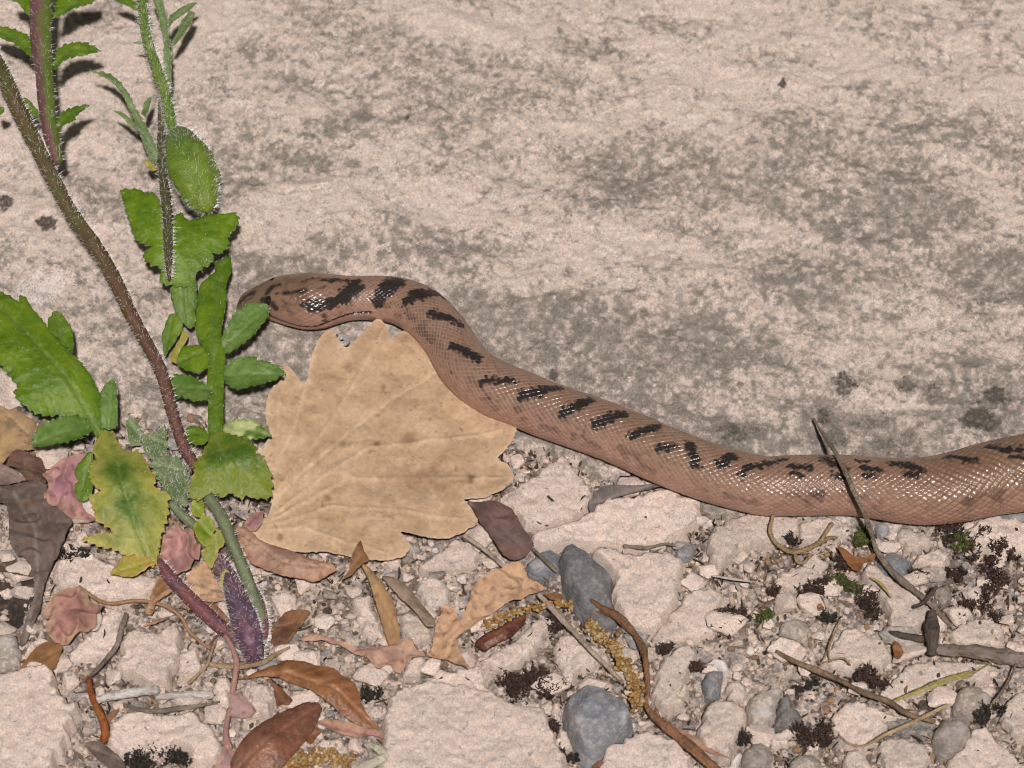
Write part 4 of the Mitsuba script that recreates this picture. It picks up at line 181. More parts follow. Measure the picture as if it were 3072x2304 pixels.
TUBES = [
    {'k':'poppy_plant__stem','col':'stem_brown','q':[[-164.57,148.07,41.9,1.2],[-142.58,108.06,32.1,1.9],[-123.6,76.24,25.8,2.02],[-118.3,64.43,25.1,1.94],[-111.98,50.91,24.05,1.86],[-104.34,35.18,22.3,1.78],[-95.22,20.81,20.55,1.71],[-87.79,5.34,18.45,1.6],[-81.53,-7.01,16.7,1.49],[-77.99,-18.56,14.0,1.36],[-75.58,-25.35,12.0,1.39],[-72.27,-30.62,10.0,1.29]],'l':'thick hairy brown-green main stem leaning to the upper left','hair':1.0},
    {'k':'poppy_plant__stem_001','col':'stem_purple','q':[[-113.94,149.63,40.15,1.03],[-113.21,120.33,34.9,2.21],[-112.97,95.17,28.6,2.79],[-112.7,82.86,27.2,2.52],[-111.48,72.97,26.15,2.21],[-110.1,61.04,25.1,1.97],[-108.58,53.15,24.4,1.76],[-107.01,47.41,23.7,1.16]],'l':'purple and green side branch','hair':0.5},
    {'k':'poppy_plant__stem_002','col':'stem_green','q':[[-98.91,142.06,38.4,0.86],[-93.46,118.26,32.1,1.02],[-89.56,97.47,25.8,1.12],[-87.71,84.56,25.1,1.25],[-85.05,75.49,24.05,1.31],[-82.84,69.06,23.0,1.31],[-81.1,61.38,21.95,1.27],[-79.98,57.28,21.25,1.17]],'l':'bright green bristly stalk of the flower bud','hair':1.6},
    {'k':'poppy_plant__stem_003','col':'stem_dark','q':[[-83.76,69.96,19.15,0.84],[-83.29,57.48,18.8,1.1],[-82.58,47.24,18.45,1.17],[-81.21,37.1,18.1,1.19],[-80.75,29.1,17.75,1.16],[-80.38,22.93,17.22,0.92],[-80.09,18.01,16.7,0.33]],'l':'dark hairy stalk behind the flower bud','hair':1.2},
    {'k':'poppy_plant__stem_004','col':'stem_red','q':[[-80.25,-53.34,7.0,0.32],[-79.42,-54.73,6.5,0.96],[-78.08,-57.07,6.0,1.52],[-74.68,-60.46,4.5,1.68],[-70.8,-64.04,3.0,1.67],[-66.61,-67.62,1.5,1.67],[-62.44,-70.43,-0.0,1.59],[-59.56,-72.43,-1.0,1.43]],'l':'dark red leaf stalk near the ground','hair':0.8},
    {'k':'poppy_plant__stem_005','col':'stem_grey','q':[[-69.27,-39.98,12.0,1.44],[-66.29,-44.32,11.0,1.47],[-63.99,-49.13,9.0,1.44],[-62.02,-53.55,7.0,1.44],[-59.88,-58.34,5.0,1.44],[-57.09,-65.5,2.0,1.43],[-56.81,-68.51,-1.0,1.28]],'l':'grey-green leaf stalk of the lower right leaf','hair':0.3},
    {'k':'poppy_plant__root_crown','col':'crown','q':[[-67.37,-50.62,4.0,0.96],[-65.35,-53.68,4.0,1.44],[-63.07,-60.14,4.0,2.39],[-60.63,-67.38,3.5,3.02],[-59.14,-71.69,2.0,3.02],[-58.4,-73.93,-1.0,2.39],[-58.27,-75.06,-4.0,1.59]],'l':'purple swollen base of the plant','hair':2.2,'sides':24},
    {'k':'poppy_plant__stem_006','col':'stem_grey','q':[[-77.95,-39.52,9.0,0.96],[-75.5,-41.94,8.0,1.12],[-72.24,-44.75,7.0,1.12],[-71.27,-46.39,6.0,0.8]],'hair':0.3},
    {'k':'poppy_plant__flower_bud','col':'bud','q':[[-80.34,58.96,21.25,1.0],[-79.43,57.62,21.07,2.84],[-78.07,54.73,20.73,4.37],[-76.43,50.38,20.38,5.36],[-74.96,46.04,20.02,5.42],[-73.52,42.14,19.67,4.65],[-72.42,38.95,19.5,3.48],[-71.68,36.59,19.33,1.66],[-71.51,36.05,19.22,0.5]],'l':'hairy nodding green flower bud','hair':2.6,'sides':40,'hl':1.5},
    {'k':'poppy_plant__withered_stalk','col':'drystem','q':[[-98.6,-57.72,2.0,0.48],[-95.98,-59.68,1.5,0.45],[-93.34,-61.38,1.5,0.45],[-90.76,-61.95,1.5,0.45],[-85.96,-61.51,2.0,0.45],[-81.79,-61.89,2.0,0.42],[-77.9,-63.41,2.0,0.41],[-74.96,-65.73,1.5,0.41],[-73.28,-68.81,1.0,0.38],[-70.63,-71.81,1.0,0.35],[-68.08,-73.25,0.0,0.32]]},
    {'k':'poppy_plant__withered_stalk_001','col':'pinkstem','q':[[-65.29,-69.56,1.0,0.48],[-63.2,-73.94,2.0,0.64],[-62.1,-77.98,2.5,0.67],[-62.24,-81.7,2.5,0.63],[-62.82,-86.21,2.0,0.63]],'l':'thin pink withered stalk'},
    {'k':'poppy_plant__withered_stalk_002','col':'pinkstem','q':[[-63.13,-90.57,2.5,0.63],[-63.74,-94.25,2.5,0.6],[-63.85,-97.54,2.5,0.72],[-63.12,-100.82,2.5,0.94]]},
    {'k':'twig','col':'twigdark','q':[[70.23,-12.15,3.0,0.29],[72.15,-21.9,10.0,0.45],[74.11,-30.68,16.0,0.55],[75.88,-38.47,19.5,0.54],[77.67,-43.17,18.5,0.54],[80.13,-45.26,13.0,0.54],[82.02,-46.67,7.0,0.55],[83.22,-48.92,4.0,0.61],[86.18,-53.3,2.5,0.74],[89.89,-57.17,2.0,0.74],[94.52,-61.4,1.5,0.7],[99.07,-67.13,1.0,0.48]],'l':'thin dark twig lying across the snake near the right end','c':'twig'},
    {'k':'twig_001','col':'twigblack','q':[[91.05,-63.22,2.0,0.48],[93.41,-62.53,3.0,0.61],[96.45,-59.57,5.0,0.54]],'l':'short black twig stub crossing the lower end of the thin twig','c':'twig'},
    {'k':'log','col':'twiggrey','q':[[95.45,-74.87,2.0,1.27],[97.36,-74.69,2.0,1.46],[104.95,-75.25,2.0,1.59],[111.23,-76.55,2.0,1.65],[118.75,-78.05,2.0,1.58]],'l':'thick greyish brown stick entering from the right border','c':'stick','rough':0.35},
    {'k':'twig_002','col':'twigblack','q':[[95.18,-65.62,4.0,0.8],[95.0,-68.88,3.5,1.43],[94.9,-73.07,3.0,1.52],[94.96,-75.81,2.0,1.27]],'l':'blackish upright bark stub at the left end of the thick stick','c':'bark piece','rough':0.4},
    {'k':'twig_003','col':'twigblack','q':[[85.36,-68.74,0.0,0.64],[88.78,-70.0,0.5,0.88],[93.14,-71.25,1.0,0.8]],'l':'dark rotten stick left of the blackish bark stub','c':'twig','rough':0.4},
    {'k':'twig_004','col':'twigbrown','q':[[59.64,-74.44,1.0,0.48],[63.62,-77.67,2.0,0.57],[69.79,-81.27,3.0,0.63],[75.01,-84.54,3.5,0.66],[79.06,-86.64,3.0,0.66],[84.68,-88.73,2.5,0.63],[88.37,-91.37,2.0,0.57],[94.66,-92.97,1.0,0.47]],'l':'thin brown twig slanting through the lower right rubble','c':'twig'},
    {'k':'straw','col':'straw','q':[[84.67,-88.92,2.5,0.22],[88.49,-87.38,3.0,0.54],[93.27,-85.47,3.5,0.79],[98.11,-83.25,3.5,0.85],[102.65,-81.64,3.0,0.89],[104.26,-81.08,3.0,0.32],[108.07,-79.29,4.0,0.19]],'l':'greenish yellow straw blade at the lower right','c':'straw','flat':0.4},
    {'k':'straw_001','col':'strawtan','q':[[73.35,-97.6,2.0,0.22],[75.48,-99.43,2.0,0.25],[78.56,-100.09,2.5,0.28],[83.34,-97.48,3.0,0.44],[89.76,-94.18,3.0,0.44],[97.51,-89.77,3.0,0.35]],'l':'thin tan straw bending at the bottom of the lower right rubble','c':'straw'},
    {'k':'twig_005','col':'twigdark','q':[[107.66,-89.83,4.0,0.35],[111.38,-83.87,3.0,0.28],[112.83,-80.53,3.0,0.28],[113.54,-77.67,2.0,0.22]],'l':'thread-thin dark twig below the thick stick at the right','c':'twig'},
    {'k':'tendril','col':'tendril','q':[[59.84,-40.34,5.0,0.39],[59.09,-43.15,4.0,0.42],[59.62,-45.19,3.0,0.42],[61.35,-47.17,2.5,0.48],[64.52,-48.63,2.5,0.71],[68.42,-47.36,2.5,0.64],[72.4,-44.54,2.0,0.42],[74.5,-44.54,2.0,0.35]],'l':'curled dry tendril hanging below the snake','c':'tendril'},
    {'k':'tendril_001','col':'tendril','q':[[70.73,-45.63,2.5,0.39],[71.9,-43.65,3.0,0.42],[73.47,-41.28,3.5,0.39]],'l':'short dry tendril branch under the snake','c':'tendril'},
    {'k':'tendril_002','col':'tendril','q':[[64.66,-49.09,2.5,0.32],[65.05,-50.87,2.0,0.35],[66.71,-51.14,2.0,0.35],[68.36,-49.09,2.5,0.29]],'l':'small loop of dry tendril below the curled one','c':'tendril'},
    {'k':'twig_006','col':'twigpale','q':[[5.99,-61.09,4.0,0.57],[10.11,-66.19,4.0,0.64],[13.9,-71.07,4.0,0.64],[17.35,-75.56,4.0,0.6],[20.81,-79.35,3.5,0.57],[24.9,-83.25,2.0,0.44]],'l':'thin grey twig from the tan lobed leaf towards the yellow crumbs','c':'twig'},
    {'k':'twig_007','col':'twigbrown2','q':[[16.2,-61.28,4.0,0.32],[20.31,-64.68,4.0,0.64],[24.1,-67.32,4.0,1.11],[27.23,-71.07,4.0,0.89],[29.4,-75.19,4.0,0.79],[30.14,-79.35,3.5,0.7],[30.41,-83.13,3.0,0.63],[30.51,-86.82,3.0,0.57],[29.84,-89.41,3.0,0.63],[32.29,-93.45,3.0,0.94],[36.93,-97.84,3.0,1.1],[41.53,-102.58,3.0,1.13],[47.63,-109.1,3.0,1.09]],'l':'curving brown stem running from the long dark stone to the bottom edge','c':'twig'},
    {'k':'twig_008','col':'twigpale','q':[[-11.01,-45.06,4.0,0.48],[-7.46,-47.94,4.0,0.51],[-4.57,-50.3,3.5,0.48],[-1.68,-53.03,3.0,0.42]],'l':'short tan twig leading to the dark purplish leaf piece','c':'twig'},
    {'k':'twig_009','col':'twigdark','q':[[4.75,-47.4,2.0,0.39],[7.63,-50.99,2.5,0.48],[10.34,-53.93,2.5,0.51]],'l':'short dark stalk of the dark purplish leaf piece','c':'twig'},
    {'k':'twig_010','col':'twigwhite','q':[[-94.58,-88.61,2.0,0.95],[-92.69,-87.92,2.5,1.13],[-88.0,-86.89,2.5,1.14],[-83.31,-85.96,2.5,1.1],[-79.38,-85.59,2.5,0.95]],'l':'whitish weathered stick piece right of the biggest chunk','c':'twig'},
    {'k':'twig_011','col':'twigwhite','q':[[-79.9,-86.52,1.0,0.63],[-75.5,-86.15,1.0,0.82],[-70.77,-85.97,1.0,0.95],[-67.29,-85.97,1.0,0.88]],'l':'second whitish stick piece ending at the yellowish chip','c':'twig'},
    {'k':'twig_012','col':'twigred','q':[[-94.99,-83.06,3.5,0.63],[-94.62,-85.65,3.5,0.63],[-93.63,-89.28,4.0,0.72],[-92.1,-92.29,3.5,0.88],[-91.04,-94.98,2.5,1.01],[-90.91,-97.3,1.5,1.1],[-91.9,-98.23,0.0,0.79]],'l':'curved red-brown twig beside the whitish stick','c':'twig'},
    {'k':'twig_013','col':'twigdark','q':[[-86.99,-89.16,2.0,0.41],[-83.75,-90.57,2.5,0.54],[-79.91,-91.43,3.0,0.57],[-73.65,-90.58,3.0,0.57],[-69.89,-89.96,3.0,0.47],[-65.58,-88.43,2.0,0.25]],'l':'thin curved dark twig below the whitish stick','c':'twig'},
    {'k':'twig_014','col':'twiggrey','q':[[-87.41,-64.92,2.0,0.48],[-88.48,-69.44,2.0,0.7],[-89.26,-73.56,2.0,0.64],[-91.28,-77.24,2.5,0.57],[-93.61,-80.9,3.0,0.57],[-96.41,-83.25,2.0,0.25]],'l':'bent grey stem left of the chunk with blue-grey grains','c':'twig'},
    {'k':'twig_015','col':'twigtan','q':[[-82.62,-64.92,2.0,0.96],[-81.08,-62.15,3.0,0.73],[-77.29,-59.76,4.0,0.48]],'l':'short tan stub left of the dark red stalk','c':'twig'},
    {'k':'twig_016','col':'twigtan','q':[[-83.44,-68.31,2.0,0.22],[-80.62,-67.18,2.0,0.35],[-78.11,-66.05,2.0,0.26]],'l':'tiny thin tan twig above the chunk with blue-grey grains','c':'twig'},
    {'k':'twig_017','col':'twigtan2','q':[[-69.49,-77.24,1.0,0.32],[-66.57,-78.48,1.5,0.48],[-61.48,-78.85,1.5,0.54],[-56.76,-77.92,1.5,0.54],[-53.61,-76.18,2.0,0.48],[-50.18,-73.94,2.0,0.22]],'l':'thin root-like twig running below the purple plant base','c':'twig'},
    {'k':'twig_018','col':'twigtan2','q':[[-72.77,-83.0,1.0,0.38],[-70.91,-81.08,1.5,0.35],[-68.79,-78.48,1.5,0.32],[-67.67,-74.0,1.5,0.32],[-66.84,-71.06,1.0,0.22]],'l':'thread-thin bent twig left of the pink stalk','c':'twig'},
    {'k':'twig_019','col':'twigwhite','q':[[45.77,-54.75,2.0,0.22],[50.21,-55.95,2.5,0.29],[54.7,-56.39,2.0,0.22]],'l':'single white needle lying right of the pinkish chunks','c':'needle'},
    {'k':'twig_020','col':'twigdark','q':[[25.67,-46.63,2.0,0.48],[30.17,-47.21,2.0,0.58],[32.43,-46.82,2.0,0.39],[35.02,-46.06,2.0,0.39],[37.6,-46.31,1.5,0.26]],'l':'thin dark bark strip below the long pale chunk','c':'bark piece'},
    {'k':'twig_021','col':'straw','q':[[81.6,-55.59,2.5,0.22],[83.73,-57.43,3.0,0.32],[86.17,-60.91,2.5,0.16]],'l':'small green-tan stalk arching above the moss','c':'straw'},
    {'k':'twig_022','col':'tendril','q':[[71.61,-77.42,1.0,0.16],[71.51,-74.31,2.0,0.25],[73.02,-70.44,3.0,0.25],[74.42,-67.06,3.0,0.16]],'l':'hair-thin tan stalk standing in the right rubble','c':'tendril'},
    {'k':'twig_023','col':'tendril','q':[[69.34,-78.11,1.5,0.22],[72.19,-77.3,2.0,0.25],[74.71,-77.24,2.5,0.25],[76.26,-78.79,2.0,0.19]],'l':'hair-thin arched tendril above the slanting brown twig','c':'tendril'},
    {'k':'twig_024','col':'palewhite','q':[[-35.3,-105.37,2.0,1.41],[-31.24,-105.26,3.0,1.33],[-28.45,-103.16,3.0,1.13],[-30.09,-101.04,3.0,0.89],[-32.57,-99.5,2.0,0.61]],'l':'pale greenish white curl at the bottom edge','c':'root'},
    {'k':'poppy_plant__withered_stalk_003','col':'stem_red','q':[[-58.87,-57.71,3.0,0.69],[-57.15,-62.05,3.0,0.8],[-56.17,-65.73,2.0,0.91],[-55.88,-69.4,1.0,0.8],[-56.63,-71.27,-2.0,0.57]],'l':'short reddish fuzzy stalk at the right of the purple base','hair':1.5},
    {'k':'poppy_plant__withered_stalk_004','col':'drystem','q':[[-74.95,-63.03,2.0,0.46],[-71.03,-64.11,2.0,0.57],[-66.9,-66.44,1.0,0.68],[-62.78,-68.5,0.0,0.68]]},
    {'k':'poppy_plant__withered_stalk_005','col':'stem_red','q':[[-68.0,-75.73,0.0,0.2],[-67.78,-72.71,2.0,0.25],[-66.23,-70.88,2.5,0.2],[-64.49,-70.47,1.0,0.16]]},
    {'k':'poppy_plant__root','col':'twigbrown','q':[[-69.86,-75.91,-1.0,0.3],[-67.03,-77.6,-0.0,0.34],[-64.32,-77.34,-0.0,0.39],[-60.99,-76.45,-1.0,0.45],[-58.8,-75.02,-2.0,0.45]]},
    {'k':'poppy_plant__root_001','col':'twigbrown','q':[[-59.86,-76.18,-1.0,0.39],[-57.06,-77.34,-0.0,0.34],[-55.05,-76.27,0.0,0.25],[-54.42,-74.4,0.0,0.16]]},
]
MOSS = [
    {'p':[4.7,-81.2,0.5],'r':6.02,'l':'widest dark moss tuft,left of the blue-grey stone','c':'d'},
    {'p':[7.5,-83.4,0.5],'r':3.8,'l':'brown moss tuft touching the upper left of the blue-grey stone','c':'d'},
    {'p':[-0.7,-82.0,0.5],'r':2.85,'l':'moss tuft on the edge of the wide pale slab','c':'d'},
    {'p':[48.8,-65.5,0.5],'r':2.87,'l':'dark red-brown moss tuft right of the second pinkish chunk','c':'d'},
    {'p':[34.3,-73.4,0.5],'r':1.91,'l':'small brown moss tuft in the middle of the rubble right of the brown stem','c':'d'},
    {'p':[41.8,-77.9,0.5],'r':1.74,'l':'small brown moss tuft left of the white chip','c':'d'},
    {'p':[10.1,-67.0,0.5],'r':1.91,'l':'small dark moss tuft by the thin grey twig','c':'d'},
    {'p':[14.7,-101.1,0.5],'r':2.82,'l':'blackish moss tuft under the blue-grey stone','c':'k'},
    {'p':[9.4,-93.8,0.5],'r':1.89,'l':'small moss tuft left of the blue-grey stone','c':'d'},
    {'p':[64.1,-43.0,0.5],'r':1.61,'l':'tiny black moss tuft inside the tendril curl','c':'k'},
    {'p':[80.3,-42.8,0.5],'r':3.23,'l':'green-tinged moss tuft left of the crossing twig','c':'g'},
    {'p':[75.5,-50.1,0.5],'r':2.25,'l':'moss tuft beside the orange two-pointed scrap','c':'d'},
    {'p':[101.0,-42.4,0.5],'r':4.2,'l':'dark moss tuft against the snake belly at the right','c':'d'},
    {'p':[103.5,-43.6,0.5],'r':2.26,'l':'bright green moss cushion edge under the snake at the right','c':'g'},
    {'p':[112.3,-45.1,0.5],'r':1.93,'l':'upright dark moss tuft at the right border','c':'d'},
    {'p':[68.2,-56.0,0.5],'r':2.24,'l':'dark moss tuft left of the big central moss','c':'d'},
    {'p':[71.5,-54.8,0.5],'r':1.93,'l':'second dark moss tuft left of the big central moss','c':'d'},
    {'p':[76.3,-55.6,0.5],'r':2.89,'l':'green-brown moss tuft above the big central moss','c':'g'},
    {'p':[80.6,-60.6,0.5],'r':4.16,'l':'big central moss cushion below the orange two-pointed scrap','c':'d'},
    {'p':[71.9,-64.5,0.5],'r':1.98,'l':'black moss tuft beside the tiny orange speck','c':'k'},
    {'p':[59.8,-57.9,0.5],'r':1.28,'l':'tiny moss tuft right of the white needle','c':'d'},
    {'p':[92.1,-52.7,0.5],'r':1.61,'l':'small brown moss tuft right of the light blue-grey stone','c':'d'},
    {'p':[102.4,-53.3,0.5],'r':1.93,'l':'narrow dark moss tuft at the right','c':'d'},
    {'p':[107.7,-55.2,0.5],'r':4.17,'l':'large moss patch near the right border','c':'d'},
    {'p':[103.2,-62.5,0.5],'r':4.16,'l':'dark moss patch above the thick stick','c':'d'},
    {'p':[109.7,-48.3,0.5],'r':3.22,'l':'moss tufts under the snake end at the right border','c':'d'},
    {'p':[78.2,-79.3,0.5],'r':2.85,'l':'brown moss tuft above the slanting brown twig','c':'d'},
    {'p':[81.3,-82.3,0.5],'r':1.9,'l':'small brown moss tuft right beside the slanting brown twig','c':'d'},
    {'p':[69.4,-96.7,0.5],'r':4.09,'l':'largest dark moss tuft at the bottom right','c':'d'},
    {'p':[66.0,-95.2,0.5],'r':2.2,'l':'moss tuft joined to the left of the largest bottom one','c':'d'},
    {'p':[50.8,-97.1,0.5],'r':2.67,'l':'black moss tuft above the white capsule','c':'k'},
    {'p':[105.9,-92.0,3.0],'r':2.99,'l':'black moss tuft on the round brownish pebble','c':'k'},
    {'p':[66.4,-82.7,0.5],'r':1.58,'l':'tiny black moss tuft below the slanting brown twig','c':'k'},
    {'p':[51.3,-65.5,0.5],'r':3.83,'l':'brown moss patch right of the pinkish chunks','c':'d'},
    {'p':[57.4,-64.0,0.5],'r':2.24,'l':'brown moss tuft beside the greenish grey pebble','c':'g'},
    {'p':[-101.1,-47.6,0.5],'r':2.58,'l':'small black moss tuft under the yellowing leaf','c':'k'},
    {'p':[-82.7,-102.9,0.5],'r':4.7,'l':'black moss lump at the bottom left','c':'k'},
    {'p':[-74.3,-101.1,0.5],'r':3.14,'l':'black rounded moss knob at the bottom,right of the black lump','c':'k'},
    {'p':[-32.0,-84.8,0.5],'r':2.45,'l':'grey-black moss in the crack right of the orange-brown leaf','c':'k'},
]
SNAKE = [
    [-64.58,21.07,1.3,1.0],
    [-62.52,21.1,2.96,2.66],
    [-59.13,20.83,4.35,4.05],
    [-54.07,20.0,6.07,5.77],
    [-49.04,19.0,6.99,6.69],
    [-45.07,19.0,6.99,6.69],
    [-41.8,19.97,6.33,6.03],
    [-37.52,20.8,5.64,5.34],
    [-32.54,20.77,5.67,5.37],
    [-27.55,20.01,5.93,5.63],
    [-23.55,18.15,6.19,5.89],
    [-20.21,15.4,6.32,6.02],
    [-17.21,11.75,6.31,6.01],
    [-14.87,8.06,6.36,6.06],
    [-12.87,3.94,6.48,6.18],
    [-10.87,0.19,6.67,6.37],
    [-7.91,-3.15,6.85,6.55],
    [-3.64,-6.45,7.0,6.7],
    [0.61,-8.46,7.03,6.73],
    [7.75,-12.07,7.02,6.72],
    [14.26,-14.86,7.04,6.74],
    [20.74,-17.64,7.07,6.77],
    [27.2,-20.83,7.12,6.82],
    [33.64,-24.4,7.17,6.87],
    [40.06,-27.55,7.19,6.89],
    [46.47,-30.28,7.19,6.89],
    [52.56,-32.24,7.21,6.91],
    [58.42,-33.64,7.27,6.97],
    [64.77,-33.61,7.4,7.1],
    [71.23,-33.5,7.4,7.1],
    [77.68,-33.61,7.4,7.1],
    [84.08,-34.52,7.59,7.29],
    [90.47,-35.43,7.97,7.67],
    [96.88,-35.61,8.35,8.05],
    [103.35,-34.51,8.74,8.44],
    [109.87,-32.75,9.01,8.71],
    [117.43,-31.41,9.33,9.03],
    [127.8,-29.0,9.5,9.2],
    [142.46,-27.33,9.35,9.05],
    [155.14,-31.28,8.85,8.55],
    [167.4,-40.13,8.18,7.88],
    [182.4,-80.13,4.5,4.2],
    [172.4,-120.13,2.0,1.5],
]
MARKS = [
    [[[np.float64(18.9),-0.791],[np.float64(21.53),-0.771],[np.float64(24.43),-0.65],[np.float64(29.84),0.211]],np.float64(0.91),1.0],
    [[[np.float64(25.1),-0.605],[np.float64(29.44),-0.182]],np.float64(1.24),1.0],
    [[[np.float64(21.53),0.193],[np.float64(26.18),0.24],[np.float64(29.84),0.259]],np.float64(0.58),1.0],
    [[[np.float64(35.55),-0.701],[np.float64(38.7),0.344]],np.float64(1.24),1.0],
    [[[np.float64(37.27),-0.202],[np.float64(39.09),0.248]],np.float64(1.33),1.0],
    [[[np.float64(43.87),-0.483],[np.float64(46.2),0.181],[np.float64(47.48),0.971]],np.float64(1.03),1.0],
    [[[np.float64(43.69),-0.078],[np.float64(46.56),0.647]],np.float64(0.66),1.0],
    [[[np.float64(51.43),-0.249],[np.float64(54.6),0.158],[np.float64(57.34),0.579]],np.float64(0.76),1.0],
    [[[np.float64(62.8),-0.286],[np.float64(65.61),0.018],[np.float64(69.49),0.155]],np.float64(0.82),1.0],
    [[[np.float64(73.95),-0.526],[np.float64(76.09),-0.253],[np.float64(79.94),-0.021]],np.float64(0.69),1.0],
    [[[np.float64(83.35),-0.479],[np.float64(86.19),-0.118],[np.float64(90.04),0.486]],np.float64(0.82),1.0],
    [[[np.float64(83.35),-0.298],[np.float64(87.22),-0.182]],np.float64(0.59),1.0],
    [[[np.float64(93.83),-0.52],[np.float64(96.17),-0.084],[np.float64(98.51),0.411]],np.float64(0.95),1.0],
    [[[np.float64(102.34),-0.456],[np.float64(104.42),-0.118],[np.float64(106.82),0.275]],np.float64(0.9),1.0],
    [[[np.float64(111.38),-0.354],[np.float64(113.23),-0.051],[np.float64(115.38),0.449]],np.float64(0.75),1.0],
    [[[np.float64(118.41),-0.419],[np.float64(121.1),-0.166]],np.float64(0.75),1.0],
    [[[np.float64(123.77),0.206],[np.float64(126.12),-0.137],[np.float64(127.59),-0.463]],np.float64(0.81),1.0],
    [[[np.float64(132.95),-0.144],[np.float64(134.55),0.22]],np.float64(1.01),1.0],
    [[[np.float64(137.94),-0.355],[np.float64(138.96),-0.065],[np.float64(141.7),0.131]],np.float64(0.71),1.0],
    [[[np.float64(142.45),0.279],[np.float64(147.94),0.479]],np.float64(0.58),1.0],
    [[[np.float64(148.75),0.077],[np.float64(153.04),0.056]],np.float64(0.65),1.0],
    [[[np.float64(149.28),-0.143],[np.float64(151.16),-0.248]],np.float64(0.49),1.0],
    [[[np.float64(156.82),0.42],[np.float64(159.51),0.17],[np.float64(161.12),-0.002]],np.float64(0.84),1.0],
    [[[np.float64(158.16),-0.211],[np.float64(160.05),-0.329]],np.float64(0.58),1.0],
    [[[np.float64(164.35),0.384],[np.float64(165.96),0.385]],np.float64(0.55),1.0],
    [[[np.float64(165.69),0.046],[np.float64(169.2),0.072]],np.float64(0.71),1.0],
    [[[np.float64(166.23),-0.2],[np.float64(168.39),-0.173]],np.float64(0.55),1.0],
    [[[np.float64(171.9),0.432],[np.float64(175.67),0.338],[np.float64(178.88),0.117]],np.float64(0.81),1.0],
    [[[np.float64(175.4),-0.061],[np.float64(178.08),-0.106]],np.float64(0.55),1.0],
    [[[np.float64(185.91),0.541],[np.float64(188.68),0.294],[np.float64(191.44),0.064]],np.float64(0.62),1.0],
    [[[np.float64(195.74),0.466],[np.float64(198.73),0.203],[np.float64(203.13),0.043]],np.float64(0.72),1.0],
    [[[np.float64(199.35),-0.047],[np.float64(203.9),-0.176]],np.float64(0.49),1.0],
    [[[np.float64(76.28),-0.896],[np.float64(78.22),-1.253]],np.float64(0.23),0.6],
    [[[np.float64(87.88),-0.851],[np.float64(89.74),-1.027]],np.float64(0.46),0.6],
    [[[np.float64(97.93),-0.802],[np.float64(98.81),-0.865]],np.float64(0.39),0.6],
    [[[np.float64(153.04),-0.945],[np.float64(155.74),-0.856]],np.float64(0.81),0.6],
    [[[np.float64(160.58),-0.763],[np.float64(161.39),-0.806]],np.float64(0.39),0.6],
    [[[np.float64(168.39),-0.449],[np.float64(171.9),-0.712],[np.float64(170.01),-1.065]],np.float64(0.19),0.6],
    [[[np.float64(177.28),-0.37],[np.float64(180.49),-0.371],[np.float64(183.45),-0.715]],np.float64(0.23),0.6],
    [[[np.float64(181.56),-0.862],[np.float64(179.15),-1.278]],np.float64(0.23),0.6],
    [[[np.float64(188.68),-0.54],[np.float64(191.99),-0.866],[np.float64(187.57),-1.444]],np.float64(0.19),0.6],
    [[[np.float64(138.45),-0.585],[np.float64(139.96),-0.534]],np.float64(0.23),0.6],
    [[[np.float64(144.75),-0.92],[np.float64(145.81),-0.776]],np.float64(0.19),0.6],
    [[[np.float64(194.84),-0.486],[np.float64(198.43),-0.761],[np.float64(201.66),-0.89]],np.float64(0.19),0.6],
    [[[np.float64(14.0),-0.36],[np.float64(15.75),-0.316],[np.float64(17.87),-0.235]],np.float64(0.49),0.6],
    [[[np.float64(10.83),0.038],[np.float64(9.89),-0.29]],np.float64(0.64),0.6],
    [[[np.float64(12.41),0.075],[np.float64(11.07),-0.017]],np.float64(0.43),0.6],
    [[[np.float64(8.71),-0.679],[np.float64(10.13),-0.775]],np.float64(0.75),0.6],
    [[[np.float64(12.41),-0.369],[np.float64(12.19),-0.404]],np.float64(0.43),0.6],
    [[[np.float64(17.15),0.166],[np.float64(19.06),0.362],[np.float64(24.27),0.27]],np.float64(0.36),0.6],
    [[[np.float64(2.28),-0.256],[np.float64(4.31),-0.012],[np.float64(5.96),0.006]],np.float64(0.49),0.6],
    [[[np.float64(11.29),-0.846],[np.float64(11.96),-0.989]],np.float64(0.64),0.6],
    [[[np.float64(17.52),-0.735],[np.float64(19.06),-0.729],[np.float64(21.1),-0.81]],np.float64(0.43),0.6],
    [[[np.float64(20.95),-1.146],[np.float64(21.1),-1.484]],np.float64(0.43),0.6],
    [[[np.float64(14.89),-1.058],[np.float64(15.75),-1.069]],np.float64(0.28),0.6],
    [[[np.float64(19.71),-0.184],[np.float64(21.25),-0.117]],np.float64(0.23),0.6],
    [[[np.float64(3.45),-0.463],[np.float64(5.43),-0.275]],np.float64(0.28),0.6],
    [[[np.float64(13.54),-0.654],[np.float64(14.67),-0.777]],np.float64(0.32),0.6],
    [[[np.float64(9.42),-1.465],[np.float64(11.52),-1.589],[np.float64(14.89),-1.716],[np.float64(17.52),-1.775],[np.float64(19.06),-1.798],[np.float64(20.95),-1.669],[np.float64(22.37),-1.562],[np.float64(25.82),-1.475],[np.float64(29.84),-1.43],[np.float64(33.42),-1.36]],np.float64(0.23),2.0],
    [[[np.float64(10.13),-0.687],[np.float64(10.13),-0.687]],0.0,3.0],
]
